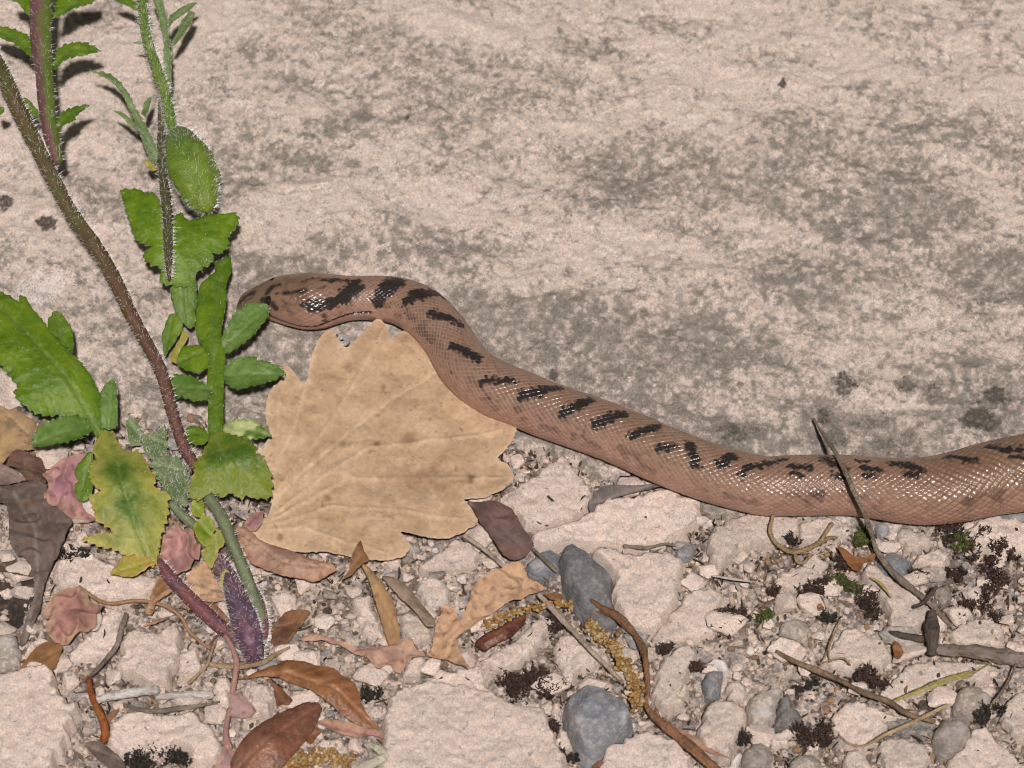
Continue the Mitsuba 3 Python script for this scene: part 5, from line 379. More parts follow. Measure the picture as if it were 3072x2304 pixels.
PATCH = [
    [42.7,109.3,np.float64(18.27),np.float64(4.88),0.6,0],
    [67.5,99.8,np.float64(10.23),np.float64(5.55),0.7,0],
    [16.5,111.5,np.float64(6.86),np.float64(4.19),0.5,0],
    [-12.0,96.9,np.float64(17.03),np.float64(4.16),0.3,0],
    [-61.2,68.3,np.float64(6.72),np.float64(6.84),0.5,0],
    [-40.0,75.4,np.float64(8.99),np.float64(6.86),0.7,0],
    [-36.7,77.5,np.float64(12.38),np.float64(2.75),0.5,0],
    [-23.0,61.3,np.float64(10.05),np.float64(5.45),0.5,0],
    [-11.7,41.8,np.float64(14.39),np.float64(6.08),0.6,0],
    [4.9,68.3,np.float64(10.08),np.float64(5.47),0.3,0],
    [27.2,59.9,np.float64(14.51),np.float64(8.17),0.5,0],
    [10.3,17.3,np.float64(16.41),np.float64(13.35),0.6,0],
    [43.0,14.6,np.float64(32.78),np.float64(16.01),0.6,0],
    [82.5,47.3,np.float64(16.64),np.float64(8.13),0.4,0],
    [70.9,30.8,np.float64(13.21),np.float64(8.06),0.5,0],
    [105.3,58.5,np.float64(10.04),np.float64(6.81),0.5,0],
    [95.8,71.1,np.float64(6.73),np.float64(8.22),0.5,0],
    [101.6,98.4,np.float64(10.22),np.float64(4.16),0.5,0],
    [109.4,30.8,np.float64(8.81),np.float64(5.38),0.4,0],
    [-50.8,11.9,np.float64(8.73),np.float64(6.66),0.8,0],
    [-93.6,17.3,np.float64(8.75),np.float64(8.01),0.5,0],
    [-116.4,54.3,np.float64(5.57),np.float64(5.44),0.7,0],
    [53.3,-13.2,np.float64(21.56),np.float64(5.26),0.6,0],
    [87.6,36.3,np.float64(11.04),np.float64(5.39),0.5,0],
    [34.5,28.1,np.float64(17.59),np.float64(8.05),0.4,0],
    [-39.7,-2.7,np.float64(10.84),np.float64(7.94),0.7,0],
    [-59.3,1.3,np.float64(10.86),np.float64(7.95),0.7,0],
    [66.1,89.0,np.float64(1.02),np.float64(1.52),0.9,1],
    [78.0,0.6,np.float64(2.82),np.float64(3.18),0.75,1],
    [92.5,-0.3,np.float64(2.6),np.float64(2.38),0.6,1],
    [98.1,-2.7,np.float64(2.17),np.float64(2.91),0.6,1],
    [113.2,-3.5,np.float64(2.82),np.float64(2.91),0.8,1],
    [109.3,-10.0,np.float64(4.54),np.float64(3.69),0.85,1],
    [72.8,-8.6,np.float64(1.73),np.float64(2.9),0.7,1],
    [52.2,-13.2,np.float64(4.31),np.float64(2.9),0.6,1],
    [48.8,-17.8,np.float64(3.01),np.float64(2.1),0.4,1],
    [83.6,-10.0,np.float64(3.89),np.float64(2.64),0.45,1],
    [89.7,-17.1,np.float64(5.38),np.float64(3.42),0.5,1],
    [74.7,-15.8,np.float64(3.23),np.float64(2.63),0.5,1],
    [-111.6,47.1,np.float64(2.44),np.float64(2.17),0.9,1],
    [-121.9,53.2,np.float64(1.56),np.float64(2.99),0.8,1],
    [9.8,3.1,np.float64(1.09),np.float64(1.59),0.8,1],
    [-25.4,78.5,np.float64(0.56),np.float64(0.69),0.9,1],
    [13.7,32.9,np.float64(1.76),np.float64(1.61),0.4,1],
    [64.4,34.9,np.float64(1.76),np.float64(1.62),0.5,1],
    [113.2,81.1,np.float64(2.25),np.float64(1.38),0.4,1],
    [67.7,104.2,np.float64(1.82),np.float64(1.39),0.4,1],
    [-30.9,68.3,np.float64(6.72),np.float64(3.83),0.8,2],
    [14.8,41.1,np.float64(4.98),np.float64(2.97),0.8,2],
    [4.9,38.4,np.float64(2.21),np.float64(1.89),0.9,2],
    [-30.4,33.3,np.float64(9.92),np.float64(2.69),0.7,2],
    [44.7,39.1,np.float64(5.53),np.float64(3.78),0.6,2],
    [85.6,-0.3,np.float64(1.74),np.float64(1.32),1,2],
    [60.3,44.6,np.float64(6.65),np.float64(5.41),0.3,2],
    [26.0,47.3,np.float64(5.55),np.float64(2.71),0.4,2],
    [-10.7,59.9,np.float64(6.7),np.float64(3.27),0.4,2],
    [-111.7,28.1,np.float64(6.6),np.float64(5.37),0.7,2],
    [79.6,89.0,np.float64(0.57),np.float64(0.69),1,2],
]
LEDGES = [[[95.4, 13.3], [102.3, 20.0], [109.1, 24.0], [115.9, 27.4], [124.9, 32.2]], [[6.2, 114.5], [17.6, 107.1], [25.5, 99.8], [33.4, 98.4]], [[-46.7, 74.0], [-43.4, 78.0], [-37.9, 81.1], [-31.1, 80.4], [-23.2, 77.5]], [[66.4, 101.3], [76.6, 100.6], [84.5, 96.9]], [[56.7, 34.9], [65.7, 40.4], [73.5, 41.8]], [[30.2, 113.7], [37.0, 112.3], [45.0, 107.9]], [[19.4, 59.9], [32.9, 65.5], [44.1, 67.6]], [[-57.3, 92.6], [-48.2, 90.4], [-41.4, 86.8]], [[4.9, 69.7], [16.1, 68.3], [25.1, 71.1]], [[-9.4, 25.4], [1.5, 24.0], [10.3, 26.8]], [[84.9, 107.1], [96.2, 104.9], [103.9, 99.8]], [[-73.2, 59.9], [-65.4, 61.3], [-56.5, 59.2]]]
SLAB_EDGE = [[-143.3, -1.7], [-127.6, -2.7], [-96.4, -3.6], [-82.2, -8.4], [-65.0, -9.3], [-54.7, -16.8], [-41.4, -21.5], [-18.3, -19.7], [0.3, -17.8], [12.7, -20.6], [24.2, -25.3], [39.6, -29.9], [51.0, -35.4], [66.3, -36.8], [89.3, -38.2], [104.7, -36.8], [128.0, -32.7], [151.2, -29.9]]


# ------------------------------------------------------------------ materials
def rough(col, r=0.8, spec=0.3, bump=None, bscale=0.0, eps=1e-4, **kw):
    b = {'type': 'principled', 'base_color': col, 'roughness': r, 'specular': spec, **kw}
    if bump is not None:
        b = {'type': 'bumpmap', 'scale': bscale, 'tex': proc(bump, eps), 'bsdf': b}
    return b

VC = {'type': 'mesh_attribute', 'name': 'vertex_color'}

def grain(p, n, uv):
    x, y, z = p.x * 1000, p.y * 1000, p.z * 1000
    return 0.55 * fbm(x * 1.1, y * 1.1, z * 1.1, 3) + 0.45 * noise(x * 5.5, y * 5.5, z * 5.5)

def stone_colour(p, n, uv):
    """uv.x: how grey and lichen-grown the spot is, uv.y: its tone (0.5 = plain)."""
    x, y, z = p.x * 1000, p.y * 1000, p.z * 1000
    f1 = fbm(x * 0.6, y * 0.6, z * 0.6, 4)
    f2 = noise(x * 2.1, y * 1.8, z * 2.1)
    f3 = noise(x * 4.3 + 9, y * 3.5, z * 3)
    f4 = fbm(x * 1.3 + 40, y * 1.6, z + 3, 2)
    g = uv.x + (f1 - 0.5) * 1.9 + (f2 - 0.5) * 0.8 + (noise(x * 1.2 + 60, y * 1.0, z * 1.1) - 0.5) * 0.6
    g = smoothstep(-0.12, 1.12, g)
    warm = mix((0.547, 0.455, 0.38), (0.545, 0.482, 0.43), smoothstep(0.35, 0.65, f4))
    grey = mix((0.148, 0.134, 0.108), (0.255, 0.235, 0.204), f2)
    c = mix(warm, grey, g)
    c = c * (0.72 + 0.50 * f3 * (0.6 + 0.8 * f4)) * (0.84 + 0.32 * noise(x * 7.5, y * 6.0, z * 5))
    pale = smoothstep(0.80, 0.92, noise(x * 2.9 + 5, y * 2.4, z * 2)) * 0.35
    c = mix(c, (0.55, 0.5, 0.46), pale)
    speck = smoothstep(0.84, 0.93, noise(x * 3.6 + 31, y * 3.0 + 7, z * 2))
    c = mix(c, (0.13, 0.11, 0.085), speck * 0.55)
    c = mix(c, (0.075, 0.068, 0.055), smoothstep(0.5, 0.0, uv.y + (f2 - 0.5) * 0.35 * smoothstep(0.5, 0.3, uv.y)))
    c = mix(c, (0.62, 0.58, 0.54), smoothstep(0.55, 1.0, uv.y + (f3 - 0.5) * 0.5 * smoothstep(0.5, 0.7, uv.y)))
    return c

scene['stone_surface'] = rough(proc(stone_colour), 0.85, 0.25, grain, 0.00022, 1.2e-4)

def mortar_colour(p, n, uv):
    x, y, z = p.x * 1000, p.y * 1000, p.z * 1000
    f1 = fbm(x * 0.5, y * 0.5, z * 0.5, 3)
    f3 = noise(x * 3.7, y * 3.7, z * 3.7)
    f2 = noise(x * 1.7 + 3, y * 1.7, z * 1.7)
    c = mix((0.68, 0.565, 0.475), (0.65, 0.565, 0.495), smoothstep(0.3, 0.7, f1))
    c = mix(c, (0.31, 0.28, 0.245), dr.clip(uv.x + smoothstep(0.62, 0.8, f1) * 0.5, 0, 1) * (0.45 + 0.55 * f2))
    c = c * (0.68 + 0.48 * f3) * (0.86 + 0.28 * noise(x * 8.5, y * 8.5, z * 8.5)) * (0.62 + 0.8 * uv.y)
    c = mix(c, (0.17, 0.16, 0.15), smoothstep(0.86, 0.93, noise(x * 1.3 + 50, y * 1.3, z * 1.3)) * 0.65)
    c = mix(c, (0.22, 0.13, 0.08), smoothstep(0.87, 0.94, noise(x * 2.9 + 20, y * 2.9, z * 2.9)) * 0.5)
    return c

scene['mortar'] = rough(proc(mortar_colour), 0.9, 0.2, grain, 0.0003, 1.2e-4)

def soil_colour(p, n, uv):
    x, y, z = p.x * 1000, p.y * 1000, p.z * 1000
    f1 = fbm(x * 0.18, y * 0.18, z * 0.1, 4)
    f2 = fbm(x * 1.1, y * 1.1, z * 1.1, 3)
    f3 = noise(x * 3.3, y * 3.3, z * 3.3)
    c = mix((0.15, 0.124, 0.100), (0.53, 0.45, 0.38), smoothstep(0.39, 0.62, f1 * 0.45 + f2 * 0.55))
    c = mix(c, (0.26, 0.255, 0.25), smoothstep(0.6, 0.75, noise(x * 0.5 + 8, y * 0.5, 2.0)) * 0.6)
    return c * (0.62 + 0.6 * f3)

scene['soil'] = rough(proc(soil_colour), 0.95, 0.2, grain, 0.0006, 1.2e-4)

def grey_colour(p, n, uv):
    """uv.x: blue (0) to warm grey (1), uv.y: tone."""
    x, y, z = p.x * 1000, p.y * 1000, p.z * 1000
    f1 = fbm(x * 0.32, y * 0.32, z * 0.32 + 4, 4)
    f3 = noise(x * 3.1, y * 3.1, z * 3.1)
    c = mix((0.135, 0.15, 0.165), (0.235, 0.21, 0.175), uv.x)
    c = c * (0.62 + 0.4 * f3 + 0.5 * f1)
    c = mix(c, (0.36, 0.36, 0.37), smoothstep(0.56, 0.68, f1) * 0.45)
    c = mix(c, (0.42, 0.36, 0.30), smoothstep(0.50, 0.66, fbm(x * 1.5, y * 1.5, z * 1.5 + 30, 3)) * (0.25 + 0.4 * uv.x))
    return c * (2 * uv.y)

scene['grey_rock'] = rough(proc(grey_colour), 0.75, 0.3, grain, 0.0004, 1.2e-4)

def skin(p, n, uv):
    x, y, z = p.x * 1000, p.y * 1000, p.z * 1000
    return fbm(x * 1.6, y * 1.6, z * 1.6, 2)

def fuzz(p, n, uv):
    x, y, z = p.x * 1000, p.y * 1000, p.z * 1000
    return 0.5 * noise(x * 2.2, y * 2.2, z * 2.2) + 0.5 * noise(x * 6, y * 6, z * 6)

scene['green_leaf'] = rough(VC, 0.42, 0.3, fuzz, 0.00022, 1e-4)
scene['dry_leaf'] = rough(VC, 0.75, 0.18, skin, 0.00018, 1.2e-4)
scene['gloss_leaf'] = rough(VC, 0.45, 0.3, skin, 0.0002, 1.2e-4)
scene['stem_skin'] = rough(VC, 0.5, 0.4, fuzz, 0.0003, 1e-4)
scene['bark'] = rough(VC, 0.8, 0.25, skin, 0.0009, 1.2e-4)
scene['moss_leaf'] = rough(VC, 0.75, 0.2)
scene['hair'] = rough({'type': 'rgb', 'value': [0.72, 0.72, 0.68]}, 0.35, 0.5)
scene['grit'] = rough(VC, 0.9, 0.2)
scene['snake_skin'] = rough(VC, 0.24, 0.34)
scene['eye'] = rough({'type': 'rgb', 'value': [0.012, 0.01, 0.008]}, 0.08, 0.6)
scene['shell'] = rough(VC, 0.25, 0.5)

# ------------------------------------------------------------------ helpers
def numbered(key):
    k, n = key, 0
    while k in scene:
        n += 1
        k = f'{key}_{n:03d}'
    return k

def tag(key, label=None, cat=None, group=None, kind=None):
    d = {a: b for a, b in (('label', label), ('category', cat), ('group', group), ('kind', kind)) if b}
    if d:
        labels[key] = d

def put(key, v, f, bsdf, smooth=True, **kw):
    scene[key] = mikit.ply((np.asarray(v) * MM, f), bsdf, smooth=smooth, **kw)

def N(P, s, seed=0, o=3):
    return meshkit.fbm(np.asarray(P) * s, o, seed)

def pad3(xy):
    return np.column_stack([xy, np.zeros(len(xy))])

def densify(P, step, closed=True):
    P = np.asarray(P, float)
    Q = np.vstack([P, P[:1]]) if closed else P
    out = []
    for a, b in zip(Q[:-1], Q[1:]):
        n = max(1, int(np.ceil(np.linalg.norm((b - a)[:2]) / step)))
        out.append(a + (b - a) * (np.arange(n) / n)[:, None])
    if not closed:
        out.append(Q[-1:])
    return np.vstack(out)

def chaikin(P, c=0.2):
    P = np.asarray(P, float)
    nxt = np.roll(P, -1, 0)
    return np.stack([P * (1 - c) + nxt * c, P * c + nxt * (1 - c)], 1).reshape(-1, P.shape[1])

def polyline_dist(xy, line):
    """distance, signed side, arc position of the nearest point on a polyline"""
    best = np.full(len(xy), 1e9); side = np.zeros(len(xy)); arc = np.zeros(len(xy)); a0 = 0.0
    for p, q in zip(line[:-1], line[1:]):
        d = q - p; L = np.linalg.norm(d) + 1e-9; u = d / L
        w = xy - p
        t = np.clip(w @ u, 0, L)
        r = np.linalg.norm(w - t[:, None] * u, axis=1)
        m = r < best
        best[m] = r[m]; side[m] = np.sign(u[0] * w[m, 1] - u[1] * w[m, 0]); arc[m] = a0 + t[m]
        a0 += L
    return best, side, arc

def triangulate(O2, res, rs):
    """points and triangles filling the polygon, the boundary points first"""
    poly = shapely.Polygon(O2)
    if not poly.is_valid:
        poly = poly.buffer(0)
    x0, y0, x1, y1 = poly.bounds
    gx, gy = np.meshgrid(np.arange(x0, x1 + res, res), np.arange(y0, y1 + res, res * 0.87))
    gx[1::2] += res / 2
    P = np.column_stack([gx.ravel(), gy.ravel()]) + rs.normal(0, res * 0.08, (gx.size, 2))
    P = P[shapely.contains_xy(poly, P[:, 0], P[:, 1])]
    if len(P):
        P = P[cKDTree(O2).query(P)[0] > res * 0.55]
    A = np.vstack([O2, P])
    tri = Delaunay(A).simplices
    c = A[tri].mean(1)
    tri = tri[shapely.contains_xy(poly, c[:, 0], c[:, 1])]
    a, b, c3 = A[tri[:, 0]], A[tri[:, 1]], A[tri[:, 2]]
    cr = (b[:, 0] - a[:, 0]) * (c3[:, 1] - a[:, 1]) - (b[:, 1] - a[:, 1]) * (c3[:, 0] - a[:, 0])
    tri[cr < 0] = tri[cr < 0][:, ::-1]
    return A, tri[np.abs(cr) > 1e-9]

def boundary_edges(tri):
    e = np.vstack([tri[:, [0, 1]], tri[:, [1, 2]], tri[:, [2, 0]]])
    s = np.sort(e, 1)
    _, inv, cnt = np.unique(s, axis=0, return_inverse=True, return_counts=True)
    return e[cnt[inv.ravel()] == 1]

def slivers(P, D, length, rad, seed):
    """thin three-sided hairs at points P along directions D"""
    rs = np.random.default_rng(seed)
    n = len(P)
    D = D / np.linalg.norm(D, axis=1, keepdims=True)
    ref = np.where(np.abs(D[:, 2:]) < 0.9, [[0, 0, 1.0]], [[1.0, 0, 0]])
    a = np.cross(D, ref); a /= np.linalg.norm(a, axis=1, keepdims=True)
    b = np.cross(D, a)
    L = length * rs.uniform(0.35, 1.35, n)[:, None]
    v = [P + rad * (math.cos(k * 2.0944) * a + math.sin(k * 2.0944) * b) for k in range(3)] + [P + D * L + rs.normal(0, 0.08, (n, 3)) * L]
    v = np.stack(v, 1).reshape(-1, 3)
    i = np.arange(n)[:, None] * 4
    f = np.stack([i + [0, 1, 3], i + [1, 2, 3], i + [2, 0, 3]], 1).reshape(-1, 3)
    return v, f

def join(parts):
    v, f, c, k = [], [], [], 0
    for p in parts:
        v.append(p[0]); f.append(np.asarray(p[1]) + k); k += len(p[0])
        if len(p) > 2:
            c.append(p[2])
    return (np.vstack(v), np.vstack(f)) + ((np.vstack(c),) if c else ())

HAIRS = []

# ------------------------------------------------------------------ setting: soil, stone pavement
def axis_steps(lo, hi, step, far):
    fine = np.arange(lo, hi + 1e-6, step)
    g, s = [], step
    x = 0.0
    while x < far:
        s *= 1.35; x += s; g.append(x)
    g = np.array(g)
    return np.concatenate([lo - g[::-1], fine, hi + g])

def grid_mesh(xs, ys, keep=None):
    X, Y = np.meshgrid(xs, ys)
    n, m = X.shape
    i = np.arange(n * m).reshape(n, m)
    q = np.stack([i[:-1, :-1], i[:-1, 1:], i[1:, 1:], i[1:, :-1]], -1).reshape(-1, 4)
    if keep is not None:
        k = keep(X, Y).ravel()
        q = q[k[q].any(1)]
    f = np.vstack([q[:, [0, 1, 2]], q[:, [0, 2, 3]]])
    used = np.unique(f)
    new = np.full(n * m, -1); new[used] = np.arange(len(used))
    return np.column_stack([X.ravel(), Y.ravel()])[used], new[f]

EDGE = np.array(SLAB_EDGE)
def slab_dist(x, y):
    e = np.interp(x, EDGE[:, 0], EDGE[:, 1])
    P = np.column_stack([np.ravel(x), np.ravel(y), np.zeros(np.size(x))])
    wob = (N(P, 0.12, 3) - 0.5) * 12 + (N(P, 0.6, 4) - 0.5) * 3
    return np.ravel(y - e) + wob

xy, f = grid_mesh(axis_steps(-140, 140, 0.7, 2500), axis_steps(-112, 5, 0.7, 2500))
P = pad3(xy)
z = -3.0 + (N(P, 0.09, 1) - 0.5) * 2.6 + (N(P, 0.35, 2, 4) - 0.5) * 2.6
put('ground', np.column_stack([xy, z]), f, 'soil')
tag('ground', 'brown gritty soil between the stones', 'ground', kind='structure')

xy, f = grid_mesh(axis_steps(-140, 140, 0.5, 2300), axis_steps(-45, 165, 0.5, 2300), lambda X, Y: slab_dist(X, Y).reshape(X.shape) > -4.5)
P = pad3(xy)
ang = math.radians(-14)
R = np.column_stack([xy[:, 0] * math.cos(ang) + xy[:, 1] * math.sin(ang), -xy[:, 0] * math.sin(ang) + xy[:, 1] * math.cos(ang), np.zeros(len(xy))])
W = R + np.column_stack([N(P, 0.05, 11) * 14, N(P, 0.05, 12) * 14, np.zeros(len(xy))])
layers = N(W * [0.35, 1.0, 1], 0.11, 21, 4)                       # flaked sheets of the stone, long and thin
step = np.floor(layers * 9) / 9
frac = layers * 9 - np.floor(layers * 9)
flake = step + (1 / 9) * np.clip((frac - 0.75) / 0.25, 0, 1) ** 1.5
z = (flake - 0.5) * 3.0 + (N(P, 0.03, 22) - 0.5) * 3.0 + (N(P, 0.45, 23, 4) - 0.5) * 0.75 + (N(P, 1.1, 24, 2) - 0.5) * 0.25
d = slab_dist(xy[:, 0], xy[:, 1])
z -= 5.5 * np.clip((2.5 - d) / 6.0, 0, 1) ** 1.5
g = np.clip((N(W * [0.45, 1.0, 1], 0.075, 31, 4) - 0.47) * 2.4, -0.4, 0.4) + 0.10
low = np.clip((80 - xy[:, 1]) / 90, 0, 1) * np.clip((xy[:, 0] + 115) / 60, 0, 1) * np.clip(0.8 + 1.1 * (N(P, 0.035, 36, 3) - 0.38), 0.5, 1.15)
g += 0.80 * low - 0.22 * (N(W * [0.35, 1.0, 1], 0.2, 32) > 0.55)
edge_line = np.exp(-((frac - 0.86) / 0.11) ** 2) * (N(P, 0.05, 33) > 0.45)
g += edge_line * 0.22
tone = np.full(len(xy), 0.5)
for (x, y, rx, ry, s, t) in PATCH:
    dx, dy = (xy[:, 0] - x) / rx, (xy[:, 1] - y) / ry
    near = np.hypot(dx, dy) < 2.2
    if not near.any():
        continue
    q = np.hypot(dx[near], dy[near]) + (N(P[near], 2.2 / max(rx, ry) + 0.12, 41, 3) - 0.5) * 1.3
    wgt = s * np.clip((1.25 - q) / (0.8 if t == 0 else 0.45), 0, 1)
    if t == 0:
        g[near] += 0.5 * wgt
    elif t == 1:
        tone[near] = np.minimum(tone[near], 0.5 - 0.5 * wgt)
    else:
        tone[near] = np.maximum(tone[near], 0.5 + 0.4 * wgt)
        g[near] -= 0.3 * wgt
for line in LEDGES:                                              # thin broken ledges where a sheet of the stone has flaked off
    L = np.array(line)
    near = (np.abs(xy[:, 0] - L[:, 0].mean()) < 40) & (np.abs(xy[:, 1] - L[:, 1].mean()) < 30)
    dd, side, along = polyline_dist(xy[near] + (np.column_stack([N(P[near], 0.35, 51, 3), N(P[near], 0.35, 52, 3)]) - 0.5) * 5, L)
    ends = np.clip(along / 4, 0, 1) * np.clip((along.max() - along) / 4, 0, 1)
    z[near] -= 0.75 * np.exp(-dd / 3.5) * (side < 0) * ends
    dk = np.exp(-(dd / 0.4) ** 2) * ends * np.clip(N(P[near], 0.3, 53) * 2.2 - 0.6, 0, 1)
    tone[near] = np.minimum(tone[near], 0.5 - 0.22 * dk)
    g[near] += 0.45 * np.exp(-dd / 2.5) * (side < 0) * ends
put('stone_pavement', np.column_stack([xy, z]), f, 'stone_surface', uv=np.column_stack([np.clip(g, -0.4, 0.80), tone]))
tag('stone_pavement', 'pale pinkish stone slab mottled with grey lichen', 'pavement', kind='structure')

# ------------------------------------------------------------------ leaves
PAL = {  # base, second tone, edge, midrib; linear albedo
    'green': ((.072, .142, .004), (.115, .195, .008), (.05, .10, .012), (.095, .155, .035)),
    'lightgreen': ((.070, .145, .018), (.12, .20, .045), (.045, .105, .012), (.12, .20, .05)),
    'spotgreen': ((.10, .17, .02), (.40, .45, .20), (.09, .17, .02), (.2, .3, .1)),
    'lime': ((.12, .18, .01), (.17, .22, .02), (.30, .29, .03), (.25, .34, .07)),
    'greenyellow': ((.055, .118, .010), (.12, .165, .012), (.18, .18, .02), (.15, .22, .06)),
    'yellowgreen': ((.23, .23, .025), (.15, .19, .015), (.34, .25, .05), (.3, .3, .1)),
    'yellow': ((.17, .20, .03), (.28, .29, .06), (.36, .27, .06), (.13, .20, .04)),
    'orangeleaf': ((.42, .28, .06), (.30, .28, .05), (.45, .25, .08), (.3, .28, .06)),
    'furry': ((.085, .135, .05), (.14, .185, .09), (.13, .19, .06), (.2, .27, .12)),
    'oak': ((.50, .36, .230), (.44, .305, .185), (.56, .42, .28), (.58, .44, .29)),
    'oakdark': ((.42, .27, .11), (.33, .21, .10), (.25, .15, .06), (.45, .3, .16)),
    'tanleaf': ((.48, .30, .15), (.38, .22, .12), (.40, .2, .1), (.4, .25, .12)),
    'pinktan': ((.42, .24, .155), (.34, .165, .13), (.42, .25, .14), (.40, .14, .17)),
    'pink': ((.46, .235, .20), (.34, .155, .19), (.42, .24, .12), (.33, .13, .14)),
    'pinkgrey': ((.42, .25, .24), (.36, .22, .21), (.42, .25, .16), (.36, .2, .2)),
    'brown': ((.27, .125, .035), (.20, .090, .025), (.20, .09, .03), (.3, .15, .06)),
    'darkbrown': ((.13, .075, .045), (.085, .05, .032), (.10, .05, .03), (.14, .09, .06)),
    'greybrown': ((.165, .122, .098), (.120, .088, .070), (.12, .09, .07), (.26, .22, .18)),
    'greypink': ((.30, .21, .18), (.23, .165, .14), (.2, .13, .1), (.3, .2, .18)),
    'rotten': ((.055, .045, .035), (.035, .03, .025), (.05, .04, .03), (.07, .06, .05)),
    'rotten2': ((.17, .125, .095), (.07, .052, .042), (.10, .07, .05), (.2, .16, .13)),
    'rust': ((.26, .115, .035), (.14, .06, .03), (.2, .1, .04), (.3, .15, .06)),
    'orange': ((.27, .105, .025), (.21, .078, .02), (.20, .08, .025), (.38, .18, .06)),
    'orangedark': ((.23, .085, .024), (.16, .06, .02), (.16, .06, .02), (.3, .13, .05)),
    'redbrown': ((.18, .066, .032), (.25, .105, .055), (.16, .05, .025), (.26, .11, .06)),
    'drytan': ((.56, .36, .19), (.48, .29, .15), (.50, .28, .15), (.44, .25, .15)),
    'drypink': ((.50, .31, .20), (.42, .24, .17), (.44, .24, .14), (.42, .25, .19)),
    'tanpink': ((.47, .29, .18), (.39, .22, .15), (.34, .14, .08), (.5, .32, .2)),
    'purplebrown': ((.125, .078, .072), (.17, .088, .072), (.10, .06, .05), (.15, .1, .1)),
    'grey': ((.19, .165, .145), (.13, .11, .10), (.12, .1, .09), (.25, .22, .2)),
    'brownpink': ((.27, .17, .125), (.20, .12, .09), (.2, .11, .07), (.3, .2, .15)),
    'podyellow': ((.42, .255, .085), (.33, .185, .07), (.36, .2, .1), (.4, .25, .1)),
    'podgrey': ((.30, .22, .14), (.20, .14, .09), (.28, .2, .13), (.3, .22, .14)),
    'redpod': ((.19, .058, .025), (.115, .035, .018), (.09, .03, .018), (.2, .07, .03)),
}
GREENISH = {'green', 'lightgreen', 'spotgreen', 'lime', 'greenyellow', 'yellowgreen', 'yellow', 'orangeleaf', 'furry'}

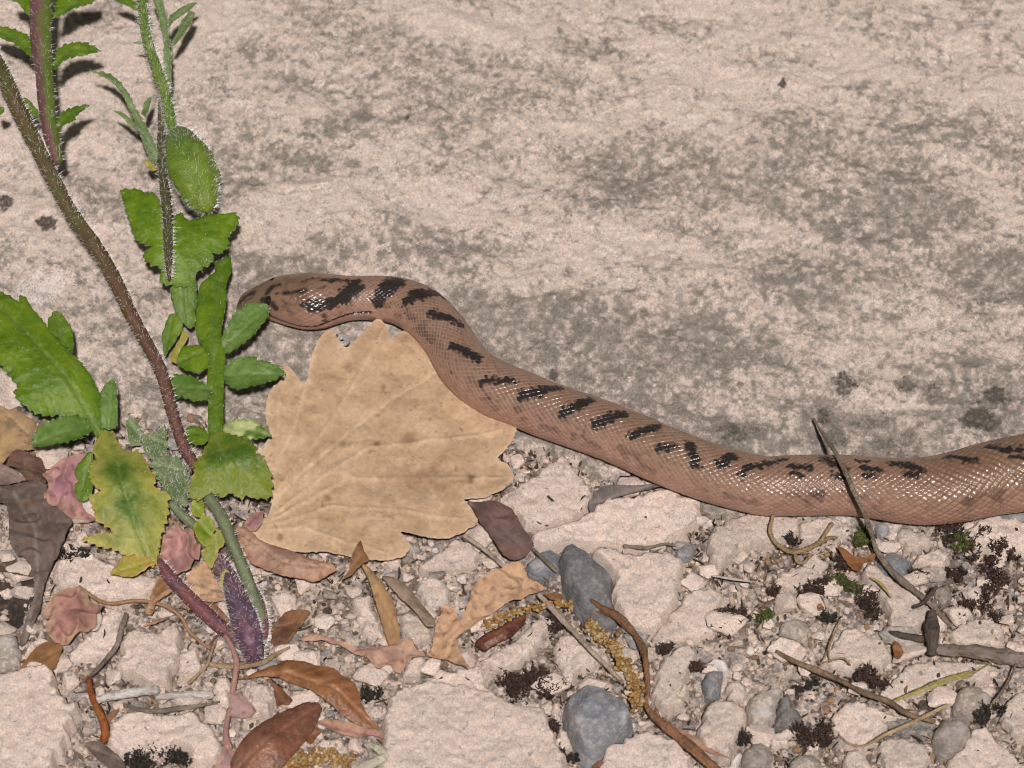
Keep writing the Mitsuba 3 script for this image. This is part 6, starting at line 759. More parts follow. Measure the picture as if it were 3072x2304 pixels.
def make_leaf(q, seed):
    rs = np.random.default_rng(seed)
    green = q['p'] in GREENISH
    res = q.get('res', 0.4)
    O = chaikin(np.array(q['o'], float), 0.16)
    O = densify(O, res * 0.9)
    jag = (N(O, 1.1, seed % 50, 2) - 0.5)[:, None]
    c0 = O.mean(0)
    dirn = O - c0; dirn[:, 2] = 0; dirn /= np.linalg.norm(dirn, axis=1, keepdims=True) + 1e-9
    O = O + dirn * jag * (0.85 if green else 0.65)
    if green and not q.get('rib') and np.ptp(O[:, 0]) * np.ptp(O[:, 1]) > 70:      # fine teeth along the blade's edge
        run = np.concatenate([[0], np.cumsum(np.linalg.norm(np.diff(O[:, :2], axis=0), axis=1))])
        O = O + dirn * ((np.mod(run / 1.9 + 0.6 * N(O, 0.3, 8), 1.0) - 0.5) * 0.75)[:, None]
    mid = np.array(q['m'], float)
    A, tri = triangulate(O[:, :2], res, rs)
    ctl = np.vstack([O[:: max(1, len(O) // 70)], densify(mid, 4.0, False)])
    _, u = np.unique(np.round(ctl[:, :2], 1), axis=0, return_index=True)
    ctl = ctl[np.sort(u)]
    z = RBFInterpolator(ctl[:, :2], ctl[:, 2], smoothing=2.0, kernel='thin_plate_spline')(A)
    z = np.clip(z, ctl[:, 2].min() - 2, ctl[:, 2].max() + 2)
    dm, side, arc = polyline_dist(A, mid[:, :2])
    de = cKDTree(densify(O[:, :2], 0.3)).query(A)[0]
    hw = dm + de + 1e-6
    t = np.clip(dm / hw, 0, 1)
    P3 = pad3(A)
    cup = q.get('cup', -0.3 if green else 0.3)
    z = z + cup * np.minimum(hw, 8) / 5 * (t ** 2 - 0.35)
    z += (N(P3, 0.16, seed % 97, 2) - 0.5) * 2.2 * q.get('wave', 0.35)
    z += (N(P3, 0.5, seed % 89, 3) - 0.5) * (0.7 if green else 0.35)
    if q.get('fold'):
        z += q['fold'] * np.abs(np.mod(N(P3, 0.10, seed % 19, 3) * 7, 2) - 1) - q['fold'] * 0.5
    z -= 0.28 * np.exp(-(dm / 0.45) ** 2) * (1 if q.get('rib', 1) else 0)
    vein = np.zeros(len(A))
    if 'vv' in q:
        for line in q['vv']:
            dv, _, _ = polyline_dist(A, np.array(line))
            vein = np.maximum(vein, np.exp(-(dv / 0.42) ** 2))
        z += 0.25 * vein
    elif green or q.get('veins') or q.get('gloss') or q.get('rib'):
        sp = 3.2 if green else 2.6
        ph = (arc - dm * 0.9) / sp + side * 0.25
        fr = np.abs(ph - np.round(ph)) * sp
        vein = np.exp(-(fr / 0.28) ** 2) * np.clip(de / 1.0, 0, 1) * 0.6
        z -= 0.12 * vein
    base, sec, edge, rib = (np.array(c) for c in PAL[q['p']])
    n1 = np.clip((N(P3, 0.22, seed % 83, 3) - 0.35) / 0.3, 0, 1)[:, None]
    n2 = N(P3, 1.6, seed % 79, 2)[:, None]
    col = base * (1 - n1) + sec * n1
    if q['p'] == 'yellow':                                       # green heart, yellow rim and tips
        kk = np.clip((de - 1.2) / 4, 0, 1)[:, None] * np.clip((N(P3, 0.12, 5) - 0.3) / 0.25, 0, 1)[:, None]
        col = col * (1 - kk) + np.array([.055, .12, .012]) * kk
    if q['p'] == 'spotgreen':
        kk = np.clip((N(P3, 0.35, 61, 2) - 0.45) / 0.15, 0, 1)[:, None]
        col = np.array([.07, .135, .012]) * (1 - kk) + sec * kk
    if q['p'] == 'greenyellow':
        yy = (A[:, 1] - A[:, 1].min()) / np.ptp(A[:, 1])
        kk = np.clip((0.62 - yy) / 0.25 + (n1[:, 0] - 0.5), 0, 1)[:, None]
        col = col * (1 - kk) + np.array([.135, .18, .012]) * kk
    ew = (0.5 if green else 0.9)
    ke = np.exp(-(de / ew) ** 2)[:, None] * (0.6 if green else 0.7)
    col = col * (1 - ke) + edge * ke
    kr = (np.exp(-(dm / 0.5) ** 2) * (0.55 if q.get('rib', 1) else 0.1))[:, None]
    col = col * (1 - kr) + rib * kr
    kv = (vein * (0.35 if green else 0.5))[:, None]
    col = col * (1 - kv) + rib * kv
    col = col * (0.84 + 0.32 * n2) * (0.92 + 0.16 * N(P3, 4.0, 3, 1)[:, None])
    if not green:                                                # stains, rot spots and wear of dry leaves
        st = np.clip((N(P3, 0.3, seed % 71 + 3, 3) - 0.56) / 0.12, 0, 1)[:, None]
        col = col * (1 - (0.10 if q['p'] == 'oak' else 0.28) * st)
        sp = np.clip((N(P3, 0.85, seed % 67 + 9, 2) - (0.82 if q['p'] == 'oak' else 0.70)) / 0.05, 0, 1)[:, None]
        col = col * (1 - sp * 0.5) + np.array([.16, .075, .03]) * sp * 0.5
        gs = np.clip((N(P3, 1.5, seed % 61 + 2, 1) - 0.74) / 0.06, 0, 1)[:, None]
        gs = gs * (0.15 if q['p'] == 'oak' else 0.3)
        col = col * (1 - gs) + np.array([.2, .18, .15]) * gs
        for (sx, sy, ra, rb, k_) in q.get('st', []):
            w_ = np.clip(1.3 - np.hypot((A[:, 0] - sx) / ra, (A[:, 1] - sy) / rb) + (N(P3, 0.7, 13, 3) - 0.5) * 1.2, 0, 1)[:, None] * k_
            col = col * (1 - w_) + np.array([.17, .095, .05]) * w_
    else:
        hl = np.clip((N(P3, 2.4, seed % 59, 1) - 0.76) / 0.08, 0, 1)[:, None]
        col = col * (1 - hl * 0.12) + np.array([.34, .42, .24]) * hl * 0.12
    if not green and q['p'] != 'oak':                            # weathering greys every dry leaf a little
        col = col * 0.84 + col.mean(1, keepdims=True) * 0.16
    th = q.get('thick', 0.26 if green else 0.22) * np.clip(de / 0.8, 0.35, 1)
    top = np.column_stack([A, z]); bot = np.column_stack([A, z - th])
    n = len(A)
    be = boundary_edges(tri)
    rim = np.vstack([np.column_stack([be[:, 1], be[:, 0], be[:, 0] + n]), np.column_stack([be[:, 1], be[:, 0] + n, be[:, 1] + n])])
    F = np.vstack([tri, tri[:, ::-1] + n, rim])
    C = np.vstack([col, col * 0.85])
    mat = 'green_leaf' if green else ('gloss_leaf' if q.get('gloss') else 'dry_leaf')
    put(q['k'], np.vstack([top, bot]), F, mat, color=np.clip(C, 0, 0.9))
    tag(q['k'], q.get('l'), q.get('c'), q.get('g'))
    if green:
        dens = q.get('hair', 0.12)
        L = len(be)
        pick = be[rs.random(L) < min(1, 0.10 + 0.12 * dens), 0]
        nrm = np.column_stack([A[pick] - A.mean(0), np.full(len(pick), 2.0)])
        area = shapely.Polygon(O[:, :2]).buffer(0).area
        k2 = rs.integers(0, n, int(area * (0.04 + 0.9 * (dens > 0.2) * dens)))
        up = np.column_stack([rs.normal(0, 0.6, (len(k2), 2)), np.ones(len(k2))])
        Ph = np.vstack([top[pick], top[k2]]); Dh = np.vstack([nrm / (np.linalg.norm(nrm, axis=1, keepdims=True) + 1e-9), up])
        if len(Ph):
            HAIRS.append(slivers(Ph, Dh, 1.0 if dens > 0.2 else 0.6, 0.05, seed))

for i, q in enumerate(LEAVES):
    make_leaf(q, 100 + i * 7)

# ------------------------------------------------------------------ stems, twigs, straws
def catmull(Q, n):
    Q = np.array(Q, float); Q = np.vstack([2 * Q[0] - Q[1], Q, 2 * Q[-1] - Q[-2]])
    out = []
    for i in range(1, len(Q) - 2):
        t = np.linspace(0, 1, n, endpoint=False)[:, None]
        a, b, c, d = Q[i - 1], Q[i], Q[i + 1], Q[i + 2]
        out.append(.5 * ((2 * b) + (-a + c) * t + (2 * a - 5 * b + 4 * c - d) * t * t + (-a + 3 * b - 3 * c + d) * t ** 3))
    return np.vstack(out + [Q[-2:-1]])

STEM = {  # colour A, colour B (mixed along grain), shade of the far side
    'stem_brown': ((.070, .078, .018), (.085, .052, .026)), 'stem_purple': ((.09, .135, .02), (.13, .065, .065)), 'stem_green': ((.12, .19, .03), (.085, .15, .02)),
    'stem_dark': ((.06, .068, .022), (.05, .042, .022)), 'stem_red': ((.15, .055, .055), (.10, .045, .06)), 'stem_grey': ((.135, .17, .085), (.11, .13, .075)),
    'crown': ((.085, .055, .09), (.11, .05, .065)), 'bud': ((.075, .150, .010), (.125, .195, .014)), 'drystem': ((.30, .18, .10), (.24, .13, .07)),
    'pinkstem': ((.36, .21, .17), (.30, .17, .15)), 'twigdark': ((.13, .11, .085), (.20, .17, .13)), 'twigblack': ((.055, .046, .04), (.09, .075, .06)),
    'twiggrey': ((.24, .195, .165), (.14, .112, .09)), 'twigbrown': ((.22, .155, .095), (.12, .085, .055)), 'straw': ((.33, .28, .10), (.25, .22, .09)),
    'strawtan': ((.38, .29, .17), (.28, .2, .12)), 'tendril': ((.28, .21, .11), (.20, .15, .08)), 'twigpale': ((.36, .30, .24), (.22, .165, .12)),
    'twigbrown2': ((.22, .115, .06), (.13, .075, .04)), 'twigwhite': ((.52, .50, .46), (.40, .37, .33)), 'twigred': ((.20, .045, .02), (.26, .10, .03)),
    'twigtan': ((.40, .25, .15), (.30, .18, .11)), 'twigtan2': ((.36, .27, .16), (.25, .17, .10)), 'palewhite': ((.50, .48, .36), (.38, .36, .27)),
}

def make_tube(q, seed):
    rs = np.random.default_rng(seed)
    C = catmull(q['q'], 10)
    # even steps
    s = np.concatenate([[0], np.cumsum(np.linalg.norm(np.diff(C[:, :3], axis=0), axis=1))])
    m = max(8, int(s[-1] / 0.5))
    C = np.column_stack([np.interp(np.linspace(0, s[-1], m), s, C[:, k]) for k in range(4)])
    arc = np.linspace(0, s[-1], m)
    c, r = C[:, :3], np.maximum(C[:, 3], 0.05)
    t = np.gradient(c, axis=0); t /= np.linalg.norm(t, axis=1, keepdims=True)
    ref = np.array([0, 0, 1.0]) if np.abs(t[:, 2]).mean() < 0.8 else np.array([1.0, 0, 0])
    b = np.cross(ref, t); b /= np.linalg.norm(b, axis=1, keepdims=True)
    u = np.cross(t, b)
    sides = q.get('sides', 14)
    th = np.arange(sides) * 2 * math.pi / sides
    flat = q.get('flat', 1.0)
    plant = q['k'].startswith('poppy')
    ex = np.cos(th)[None, :, None] * b[:, None] + np.sin(th)[None, :, None] * u[:, None] * flat
    grid = c[:, None] + r[:, None, None] * ex
    flatp = grid.reshape(-1, 3)
    rough_ = q.get('rough', (0.34 if q['col'] == 'bud' else 0.10) if plant else 0.30)
    bump = (N(flatp / max(0.5, r.mean()), 0.9, seed % 40, 3) - 0.5)
    ridge = np.tile(np.cos(th * 5 + rs.uniform(0, 6)), m) * 0.04
    lump = np.repeat((N(np.column_stack([arc * 0.25, arc * 0, arc * 0]), 1.0, seed % 37, 2) - 0.5) * (0.12 if plant else 0.5), sides)
    nr = np.repeat(r, sides)[:, None] * ex.reshape(-1, 3)
    flatp = flatp + nr * (bump * rough_ * 2 + ridge + lump)[:, None]
    v = np.vstack([flatp, c[:1] - t[:1] * r[0] * 0.5, c[-1:] + t[-1:] * r[-1] * 0.5])
    i, j = np.meshgrid(np.arange(m - 1), np.arange(sides), indexing='ij')
    a0 = i * sides + j; a1 = i * sides + (j + 1) % sides
    F = np.vstack([np.stack([a0, a1, a1 + sides], -1).reshape(-1, 3), np.stack([a0, a1 + sides, a0 + sides], -1).reshape(-1, 3)])
    k = np.arange(sides); e = (m - 1) * sides
    F = np.vstack([F, np.column_stack([(k + 1) % sides, k, k * 0 + m * sides]), np.column_stack([e + k, e + (k + 1) % sides, k * 0 + m * sides + 1])])
    A, B = (np.array(x) for x in STEM[q['col']])
    mixn = np.clip((N(v * [1, 1, 1], 0.3, seed % 31, 3) - 0.36) / 0.28, 0, 1)
    if q['col'] == 'stem_purple':                                 # purple along one flank, green along the other
        side = np.append(np.tile(np.cos(th), m), [0, 0])
        mixn = np.clip(0.5 + side * 1.6 * np.sign(b[m // 2, 0]) * -1 + (mixn - 0.5) * 0.5, 0, 1)
    if q['col'] == 'stem_brown':
        a_ = np.append(np.repeat(arc / arc[-1], sides), [0, 1])
        mixn = np.clip(mixn * 0.6 + 0.7 * np.clip(a_ * 1.8 - 0.7, 0, 1), 0, 1)
    if q['col'] == 'bud':
        a_ = np.append(np.repeat(arc / arc[-1], sides), [0, 1])
        mixn = np.clip(a_ * 1.2 - 0.1 + (mixn - 0.5) * 0.4, 0, 1)
    col = A * (1 - mixn[:, None]) + B * mixn[:, None]
    if q['col'] == 'stem_brown':
        k_ = np.clip(np.append(np.repeat(arc / arc[-1], sides), [0, 1]) * 3 - 2.0, 0, 1)[:, None]
        col = col * (1 - k_) + np.array([.11, .045, .035]) * k_
    if q['col'] == 'bud':
        a_ = np.append(np.repeat(arc / arc[-1], sides), [0, 1])
        kk = np.clip((0.32 - a_) / 0.12, 0, 1)[:, None] * 0.55
        col = col * (1 - kk) + np.array([.075, .11, .045]) * kk
    if q['col'] == 'crown':
        sp = np.clip((N(v, 1.5, 77, 1) - 0.68) / 0.08, 0, 1)[:, None]
        col = col * (1 - sp * 0.55) + np.array([.26, .17, .22]) * sp * 0.55
    streak = N(np.column_stack([np.append(np.repeat(arc * 0.12, sides), [0, 0]), np.append(np.tile(np.cos(th) * 2, m), [0, 0]), np.append(np.tile(np.sin(th) * 2, m), [0, 0])]), 1.6, seed % 29, 2)
    col = col * (0.7 + 0.6 * streak)[:, None]
    put(q['k'], v, F, 'stem_skin' if plant else 'bark', color=np.clip(col, 0, 0.9))
    tag(q['k'], q.get('l'), q.get('c'), q.get('g'))
    if q.get('hair'):
        cnt = int(arc[-1] * 16 * q['hair'])
        k = rs.integers(1, m - 1, cnt); a = rs.uniform(0, 2 * math.pi, cnt)
        dirn = np.cos(a)[:, None] * b[k] + np.sin(a)[:, None] * u[k] * flat
        HAIRS.append(slivers(c[k] + dirn * r[k][:, None] * 0.97, dirn + rs.normal(0, 0.18, (cnt, 3)), q.get('hl', 1.3), 0.05, seed))

for i, q in enumerate(TUBES):
    make_tube(q, 5000 + i * 11)

v, f = join(HAIRS)
put('poppy_plant__hairs', v, f, 'hair', smooth=False)
tag('poppy_plant__hairs', kind='stuff')
tag('poppy_plant', 'hairy green poppy plant with a nodding bud and yellowing lower leaves at the left', 'plant')

# ------------------------------------------------------------------ stones
KIND = {  # material, uv.x, uv.y
    'pale': ('mortar', 0.05, 0.5), 'white': ('mortar', 0.25, 0.55), 'yellow': ('mortar', 0.0, 0.5), 'greygreen': ('grey_rock', 0.9, 0.68), 'blue': ('grey_rock', 0.1, 0.6),
    'bluedark': ('grey_rock', 0.15, 0.40), 'grey': ('grey_rock', 0.85, 0.56), 'greywarm': ('grey_rock', 1.0, 0.55), 'greydark': ('grey_rock', 0.55, 0.42), 'bright': ('grit', 0, 0)}

def make_stone(q, seed):
    rs = np.random.default_rng(seed)
    res = 0.5
    O = densify(chaikin(np.array(q['o'], float), 0.18), 0.45)
    facet = q.get('facet')
    smallish = q['t'] in ('grey', 'greywarm', 'bright', 'blue', 'greygreen')
    jag = N(pad3(O), 0.75, seed % 50, 4) - 0.5 + (0.8 * (N(pad3(O), 0.3, seed % 50 + 5, 2) - 0.5) if q['t'].startswith('grey') else 0)
    d = O - O.mean(0); d /= np.linalg.norm(d, axis=1, keepdims=True) + 1e-9
    O = O + d * jag[:, None] * (1.3 if facet or smallish else 2.6)
    pg = shapely.Polygon(O).buffer(0)
    if pg.geom_type != 'Polygon':
        pg = max(pg.geoms, key=lambda g_: g_.area)
    O = densify(np.array(pg.exterior.coords)[:-1], 0.5)
    A, tri = triangulate(O, res, rs)
    de = cKDTree(densify(O, 0.25)).query(A)[0]
    P3 = pad3(A)
    h, z0 = q['h'], q['z']
    if facet:                                                   # angular: the lower envelope of a few tilted planes
        c = A.mean(0); R = np.sqrt(pg.area / math.pi)
        z = np.full(len(A), z0 + h * 0.35)
        for k in range(7):
            a = k * 0.9 + rs.uniform(-0.3, 0.3)
            z = np.minimum(z, z0 + h * 0.55 - ((A - c) @ [math.cos(a), math.sin(a)] / R) * h * rs.uniform(0.35, 0.75))
        z -= h * 0.9 * np.clip(1 - de / 1.6, 0, 1) ** 2
        z += (N(P3, 0.35, seed % 41, 4) - 0.5) * 1.4
    else:
        w = 2.6 if smallish else 0.9
        prof = np.sqrt(np.clip(1 - (1 - np.clip(de / w, 0, 1)) ** 2, 0, 1))
        z = z0 - h * 0.75 * (1 - prof) + (N(P3, 0.14, seed % 43, 3) - 0.5) * (1.8 if not smallish else 1.4)
        z += (N(P3, 0.55, seed % 47, 4) - 0.5) * (1.0 if not smallish else 0.8) * np.clip(de / 1.2, 0.3, 1)
        z += np.clip(N(P3, 0.8, seed % 53, 2) - 0.62, 0, 1) * (-2.0 if not smallish else 0)
    n = len(A)
    be = boundary_edges(tri)
    bot = np.column_stack([A.mean(0) + (A - A.mean(0)) * 1.03, np.minimum(z - 1.0, -6.0)])
    rim = np.vstack([np.column_stack([be[:, 1], be[:, 0], be[:, 0] + n]), np.column_stack([be[:, 1], be[:, 0] + n, be[:, 1] + n])])
    F = np.vstack([tri, tri[:, ::-1] + n, rim])
    V = np.vstack([np.column_stack([A, z]), bot])
    mat, a, b = KIND[q['t']]
    if mat == 'grit':
        put(q['k'], V, F, mat, color=np.clip(0.62 + (N(V, 1.2, 3)[:, None] - 0.5) * 0.3, 0, 0.85) * np.array([[1, .97, .93]]))
    else:
        gg = a + (rs.uniform(0, 0.28) + 0.22 * np.clip((O[:, 0].mean() - 10) / 40, 0, 1) if q['t'] == 'pale' else 0) + np.clip(N(V, 0.16, seed % 33) - 0.5, -0.3, 0.3) * 0.6
        if q['t'] == 'yellow':
            b = 0.56
        put(q['k'], V, F, mat, uv=np.column_stack([np.clip(gg, 0, 1), np.full(len(V), b + (rs.uniform(-0.10, 0.06)))]))
    tag(q['k'], q['l'], q['c'], q.get('g'))
    return pg

POLYS = [make_stone(q, 9000 + 13 * i) for i, q in enumerate(STONES)]

# ------------------------------------------------------------------ loose crumbs and grit
def lump(rs, r, sub=2, rough_=0.35, flat=0.7):
    m = trimesh.creation.icosphere(sub)
    v = np.array(m.vertices)
    o = rs.uniform(0, 90, 3)
    v = v * (1 + (meshkit.fbm(v * 1.3 + o, 3) - 0.5)[:, None] * 2 * rough_)
    v *= np.array([rs.uniform(0.75, 1.3), rs.uniform(0.75, 1.3), flat]) * r
    a = rs.uniform(0, 6.28)
    c, s = math.cos(a), math.sin(a)
    return v @ np.array([[c, -s, 0], [s, c, 0], [0, 0, 1]]).T, np.array(m.faces)

def shard(rs, r):
    p = rs.normal(0, 1, (15, 3)); p /= np.linalg.norm(p, axis=1, keepdims=True)
    p *= np.array([rs.uniform(0.8, 1.35), rs.uniform(0.7, 1.1), rs.uniform(0.45, 0.8)]) * r * rs.uniform(0.8, 1.15, (15, 1))
    m = trimesh.convex.convex_hull(p).subdivide().subdivide()
    v = np.array(m.vertices)
    v = v * (1 + (N(v + rs.uniform(0, 50, 3), 0.9 / max(r, 0.7) + 0.4, 3, 3) - 0.5)[:, None] * 0.45)
    return v, np.array(m.faces)

BIG = shapely.union_all([p for p in POLYS])
def in_rubble(x, y, margin=0.0):
    return slab_dist(np.atleast_1d(x), np.atleast_1d(y))[0] < -margin

rs = np.random.default_rng(42)
made, tries, spots, NAME = 0, 0, [], []
while made < 290 and tries < 20000:
    tries += 1
    x, y = rs.uniform(-118, 122), rs.uniform(-98, -14)
    r = rs.uniform(2.4, 4.4) if made < 75 and tries < 6000 else float(np.clip(rs.lognormal(0.45, 0.4), 0.9, 3.4))
    if not in_rubble(x, y, 0.5) or BIG.distance(shapely.Point(x, y)) < r * 0.25 or any((x - a) ** 2 + (y - b) ** 2 < (0.66 * (r + c)) ** 2 for a, b, c in spots):
        continue
    spots.append((x, y, r)); made += 1
    v, f = shard(rs, r)
    v = v + [x, y, -2.6 + r * 0.5 + rs.uniform(-0.3, 0.8)]
    grey = rs.random() < 0.13
    key = numbered('grey_crumb' if grey else 'mortar_crumb')
    if grey:
        put(key, v, f, 'grey_rock', uv=np.column_stack([np.full(len(v), rs.uniform(0.3, 1)), np.full(len(v), rs.uniform(0.45, 0.68))]))
        NAME.append((key, x, y, r, 'grey pebble'))
        tag(key, 'small grey pebble lying loose between the pale chunks below the snake', 'pebble', 'small loose grey pebbles')
    else:
        put(key, v, f, 'mortar', uv=np.column_stack([np.full(len(v), rs.uniform(0, 0.5)), np.full(len(v), rs.uniform(0.43, 0.55))]))
        NAME.append((key, x, y, r, 'pale crumb'))
        tag(key, 'small pale crumb of mortar lying loose between the larger chunks', 'crumb', 'small loose mortar crumbs')

# a crumb is told by its size and by the side of the nearest larger stone it lies on
seen = {}
for key, x, y, r, what in sorted(NAME, key=lambda q: -q[3]):
    near = sorted((p.distance(shapely.Point(x, y)), i) for i, p in enumerate(POLYS))[:7]
    for dist, i in near:
        if dist > 14:
            break
        c0 = POLYS[i].centroid
        dx, dy = x - c0.x, y - c0.y
        side = ('right of' if dx > 0 else 'left of') if abs(dx) > abs(dy) else ('behind' if dy > 0 else 'in front of')
        text = f"{'chunky' if r > 2.4 else 'little' if r > 1.5 else 'tiny'} {what} {side} the {STONES[i]['l']}"
        if len(text.split()) <= 16 and text not in seen:
            seen[text] = key
            labels[key]['label'] = text
            break

GC = np.array([[.56, .46, .38], [.5, .42, .36], [.42, .36, .31], [.29, .25, .215], [.19, .14, .10], [.09, .075, .06], [.58, .53, .48], [.27, .18, .11]])
parts = []
ico = trimesh.creation.icosphere(1); iv, jf = np.array(ico.vertices), np.array(ico.faces)
for k in range(11000):
    x, y = rs.uniform(-125, 125), rs.uniform(-104, -8)
    if not in_rubble(x, y, -1.0):
        continue
    r = float(np.clip(rs.lognormal(-0.85, 0.45), 0.18, 1.1))
    v = iv * rs.uniform(0.6, 1.3, (1, 3)) * r * rs.uniform(0.75, 1.2, (len(iv), 1))
    P0 = np.array([[x, y, 0.0]])
    zz = -3.0 + (N(P0, 0.09, 1)[0] - 0.5) * 2.6 + (N(P0, 0.35, 2, 4)[0] - 0.5) * 2.6 + r * 0.4
    parts.append((v + [x, y, zz], jf, np.tile(GC[rs.choice(8, p=[.24, .2, .17, .13, .1, .06, .05, .05])] * rs.uniform(0.8, 1.1), (len(iv), 1))))
v, f, c = join(parts)
put('gravel', v, f, 'grit', smooth=False, color=c)
tag('gravel', 'fine grit and sand grains strewn between the stones', 'grit', kind='stuff')

# dark plant fibres and humus flakes in the cracks
parts = []
for k in range(9000):
    x, y = rs.uniform(-122, 125), rs.uniform(-103, -10)
    dens = N(np.array([[x, y, 0.0]]), 0.06, 71, 3)[0] + 0.06 * (x > 20)
    if not in_rubble(x, y, -0.5) or rs.random() > np.clip((dens - 0.36 + 0.2 * math.exp(-((x + 62) / 17) ** 2 - ((y + 58) / 15) ** 2)) * 5, 0.08, 1):
        continue
    on = BIG.contains(shapely.Point(x, y))
    if on and rs.random() < 0.93:
        continue
    a, L = rs.uniform(0, 6.28), float(np.clip(rs.lognormal(0.0, 0.6), 0.4, 4.5))
    w = rs.uniform(0.08, 0.28) if L > 1 else rs.uniform(0.2, 0.45)
    d2_, n2_ = np.array([math.cos(a), math.sin(a)]), np.array([-math.sin(a), math.cos(a)])
    tt = np.linspace(-0.5, 0.5, 6)
    bend = rs.normal(0, 0.25) * L
    cl = np.array([x, y]) + tt[:, None] * L * d2_ + (bend * (tt ** 2 - 0.1))[:, None] * n2_
    zz = (0.2 if on else -2.4) + rs.uniform(-0.4, 1.4) + tt * rs.normal(0, 0.8)
    ww = w * (1 - (2 * tt) ** 2 * 0.6)
    v = np.vstack([np.column_stack([cl + n2_ * ww[:, None], zz]), np.column_stack([cl - n2_ * ww[:, None], zz]), np.column_stack([cl, zz + w * 0.8])])
    i_ = np.arange(5)
    f = np.vstack([np.column_stack(t_) for t_ in ((i_ + 6, i_ + 7, i_ + 13), (i_ + 6, i_ + 13, i_ + 12), (i_, i_ + 12, i_ + 13), (i_, i_ + 13, i_ + 1), (i_, i_ + 1, i_ + 7), (i_, i_ + 7, i_ + 6))])
    hue = np.array([[.06, .048, .035], [.11, .078, .05], [.2, .14, .085], [.035, .03, .025], [.32, .24, .15]])[rs.choice(5, p=[.33, .27, .14, .16, .10])]
    parts.append((v, f, np.tile(hue * rs.uniform(0.8, 1.2), (len(v), 1))))
v, f, c = join(parts)
put('plant_litter', v, f, 'grit', smooth=False, color=c)
tag('plant_litter', 'dark plant fibres and humus flakes caught in the cracks', 'litter', kind='stuff')

# yellow crumbs of a fallen catkin
def crumbs(name, label, line, width, count, size, z, seed):
    rs = np.random.default_rng(seed)
    L = densify(np.array(line, float), 0.3, False)
    parts = []
    for _ in range(count):
        p = L[rs.integers(len(L))] + rs.normal(0, width / 2.6, 2)
        v, f = lump(rs, size * rs.uniform(0.5, 1.3), 1, 0.5, 0.85)
        hue = rs.choice(3)
        col = np.array([[.34, .21, .075], [.27, .155, .055], [.42, .31, .16]])[hue] * rs.uniform(0.75, 1.1)
        parts.append((v + [p[0], p[1], z + rs.uniform(-1, 1.6)], f, np.tile(col, (len(v), 1))))
    v, f, c = join(parts)
    put(name, v, f, 'grit', color=c)
    tag(name, label, 'catkin')

crumbs(numbered('catkin_crumbs'), 'golden yellow crumbly catkin between the grey twig and the brown stem', [[17.7, -67.8], [19.0, -71.6], [23.1, -73.8], [24.0, -77.6], [26.2, -81.3], [28.0, -85.3], [27.9, -89.8]], 1.97, 420, 0.44, 3, 1)
crumbs(numbered('catkin_crumbs'), 'yellow crumbly catkin along the upper edge of the dark red pod', [[-6.7, -69.4], [-0.7, -66.4], [3.8, -64.2], [8.9, -63.8], [13.3, -63.6]], 1.08, 190, 0.4, 3.5, 2)
crumbs(numbered('catkin_crumbs'), 'yellow-brown crumbs at the bottom edge below the red-brown oval leaf', [[-50.7, -104.8], [-45.9, -103.0], [-40.2, -102.0], [-36.1, -104.4]], 2.42, 240, 0.46, 1.5, 3)


# ------------------------------------------------------------------ moss
MC = {'d': ((.040, .028, .023), (.078, .05, .038)), 'g': ((.055, .062, .02), (.10, .13, .03)), 'k': ((.028, .025, .02), (.05, .045, .035))}
def make_moss(q, seed):
    rs = np.random.default_rng(seed)
    x, y, z = q['p']; R = q['r']
    A, B = (np.array(t) for t in MC[q['c']])
    nst = int(20 + 15 * R)
    parts = []
    cv, cf = lump(rs, R * 0.36, 2, 0.8, 0.3)
    parts.append((cv + [x, y, z - 1.6], cf, np.tile(A * 0.6, (len(cv), 1))))
    lob = [(rs.normal(0, R * 0.55), rs.normal(0, R * 0.42)) for _ in range(max(4, int(R * 1.6)))]
    for _ in range(nst):
        lx, ly = lob[rs.integers(len(lob))]
        px, py = x + lx + rs.normal(0, 0.12 * R + 0.35), y + ly + rs.normal(0, 0.1 * R + 0.3)
        h = rs.uniform(0.5, 1.0) * min(3.2, 0.9 + R * 0.5)
        lean = rs.normal(0, 0.3, 2)
        nl = 7
        k = np.arange(nl)
        s = (k + 1) / nl
        hue_ = rs.random()
        P = np.column_stack([px + lean[0] * h * s, py + lean[1] * h * s, z - 2.0 + h * s + 0.5])
        a = k * 2.4 + rs.uniform(0, 6)
        D = np.column_stack([np.cos(a), np.sin(a), np.full(nl, 0.7)])
        v, f = slivers(P, D, rs.uniform(0.55, 0.95), 0.2, rs.integers(1 << 30))
        m = hue_
        parts.append((v, f, np.tile((A * (1 - m) + B * m) * rs.uniform(0.5, 1.3), (len(v), 1))))
    v, f, c = join(parts)
    key = numbered('moss_tuft')
    put(key, v, f, 'moss_leaf', smooth=False, color=c)
    tag(key, q['l'], 'moss')

for i, q in enumerate(MOSS):
    make_moss(q, 300 + i)

# ------------------------------------------------------------------ snake
SN = np.array(SNAKE)
C = catmull(SN, 40)
s = np.concatenate([[0], np.cumsum(np.linalg.norm(np.diff(C[:, :3], axis=0), axis=1))])
m = int(s[-1] / 0.2)
arc = np.linspace(0, s[-1], m)
C = np.column_stack([np.interp(arc, s, C[:, k]) for k in range(4)])
c, r = C[:, :3], np.maximum(C[:, 3], 0.4)
t = np.gradient(c, axis=0)
kern = np.ones(25) / 25
t = np.column_stack([np.convolve(np.pad(t[:, k], 12, mode='edge'), kern, 'valid') for k in range(3)])
t /= np.linalg.norm(t, axis=1, keepdims=True)
b = np.cross([0, 0, 1.0], t); b /= np.linalg.norm(b, axis=1, keepdims=True)
u = np.cross(t, b)
sides = 264
th = np.arange(sides) / sides * 2 * math.pi - math.pi               # 0 = back, +-pi = belly
TH, AR = np.meshgrid(th, arc)
RR = np.repeat(r[:, None], sides, 1)
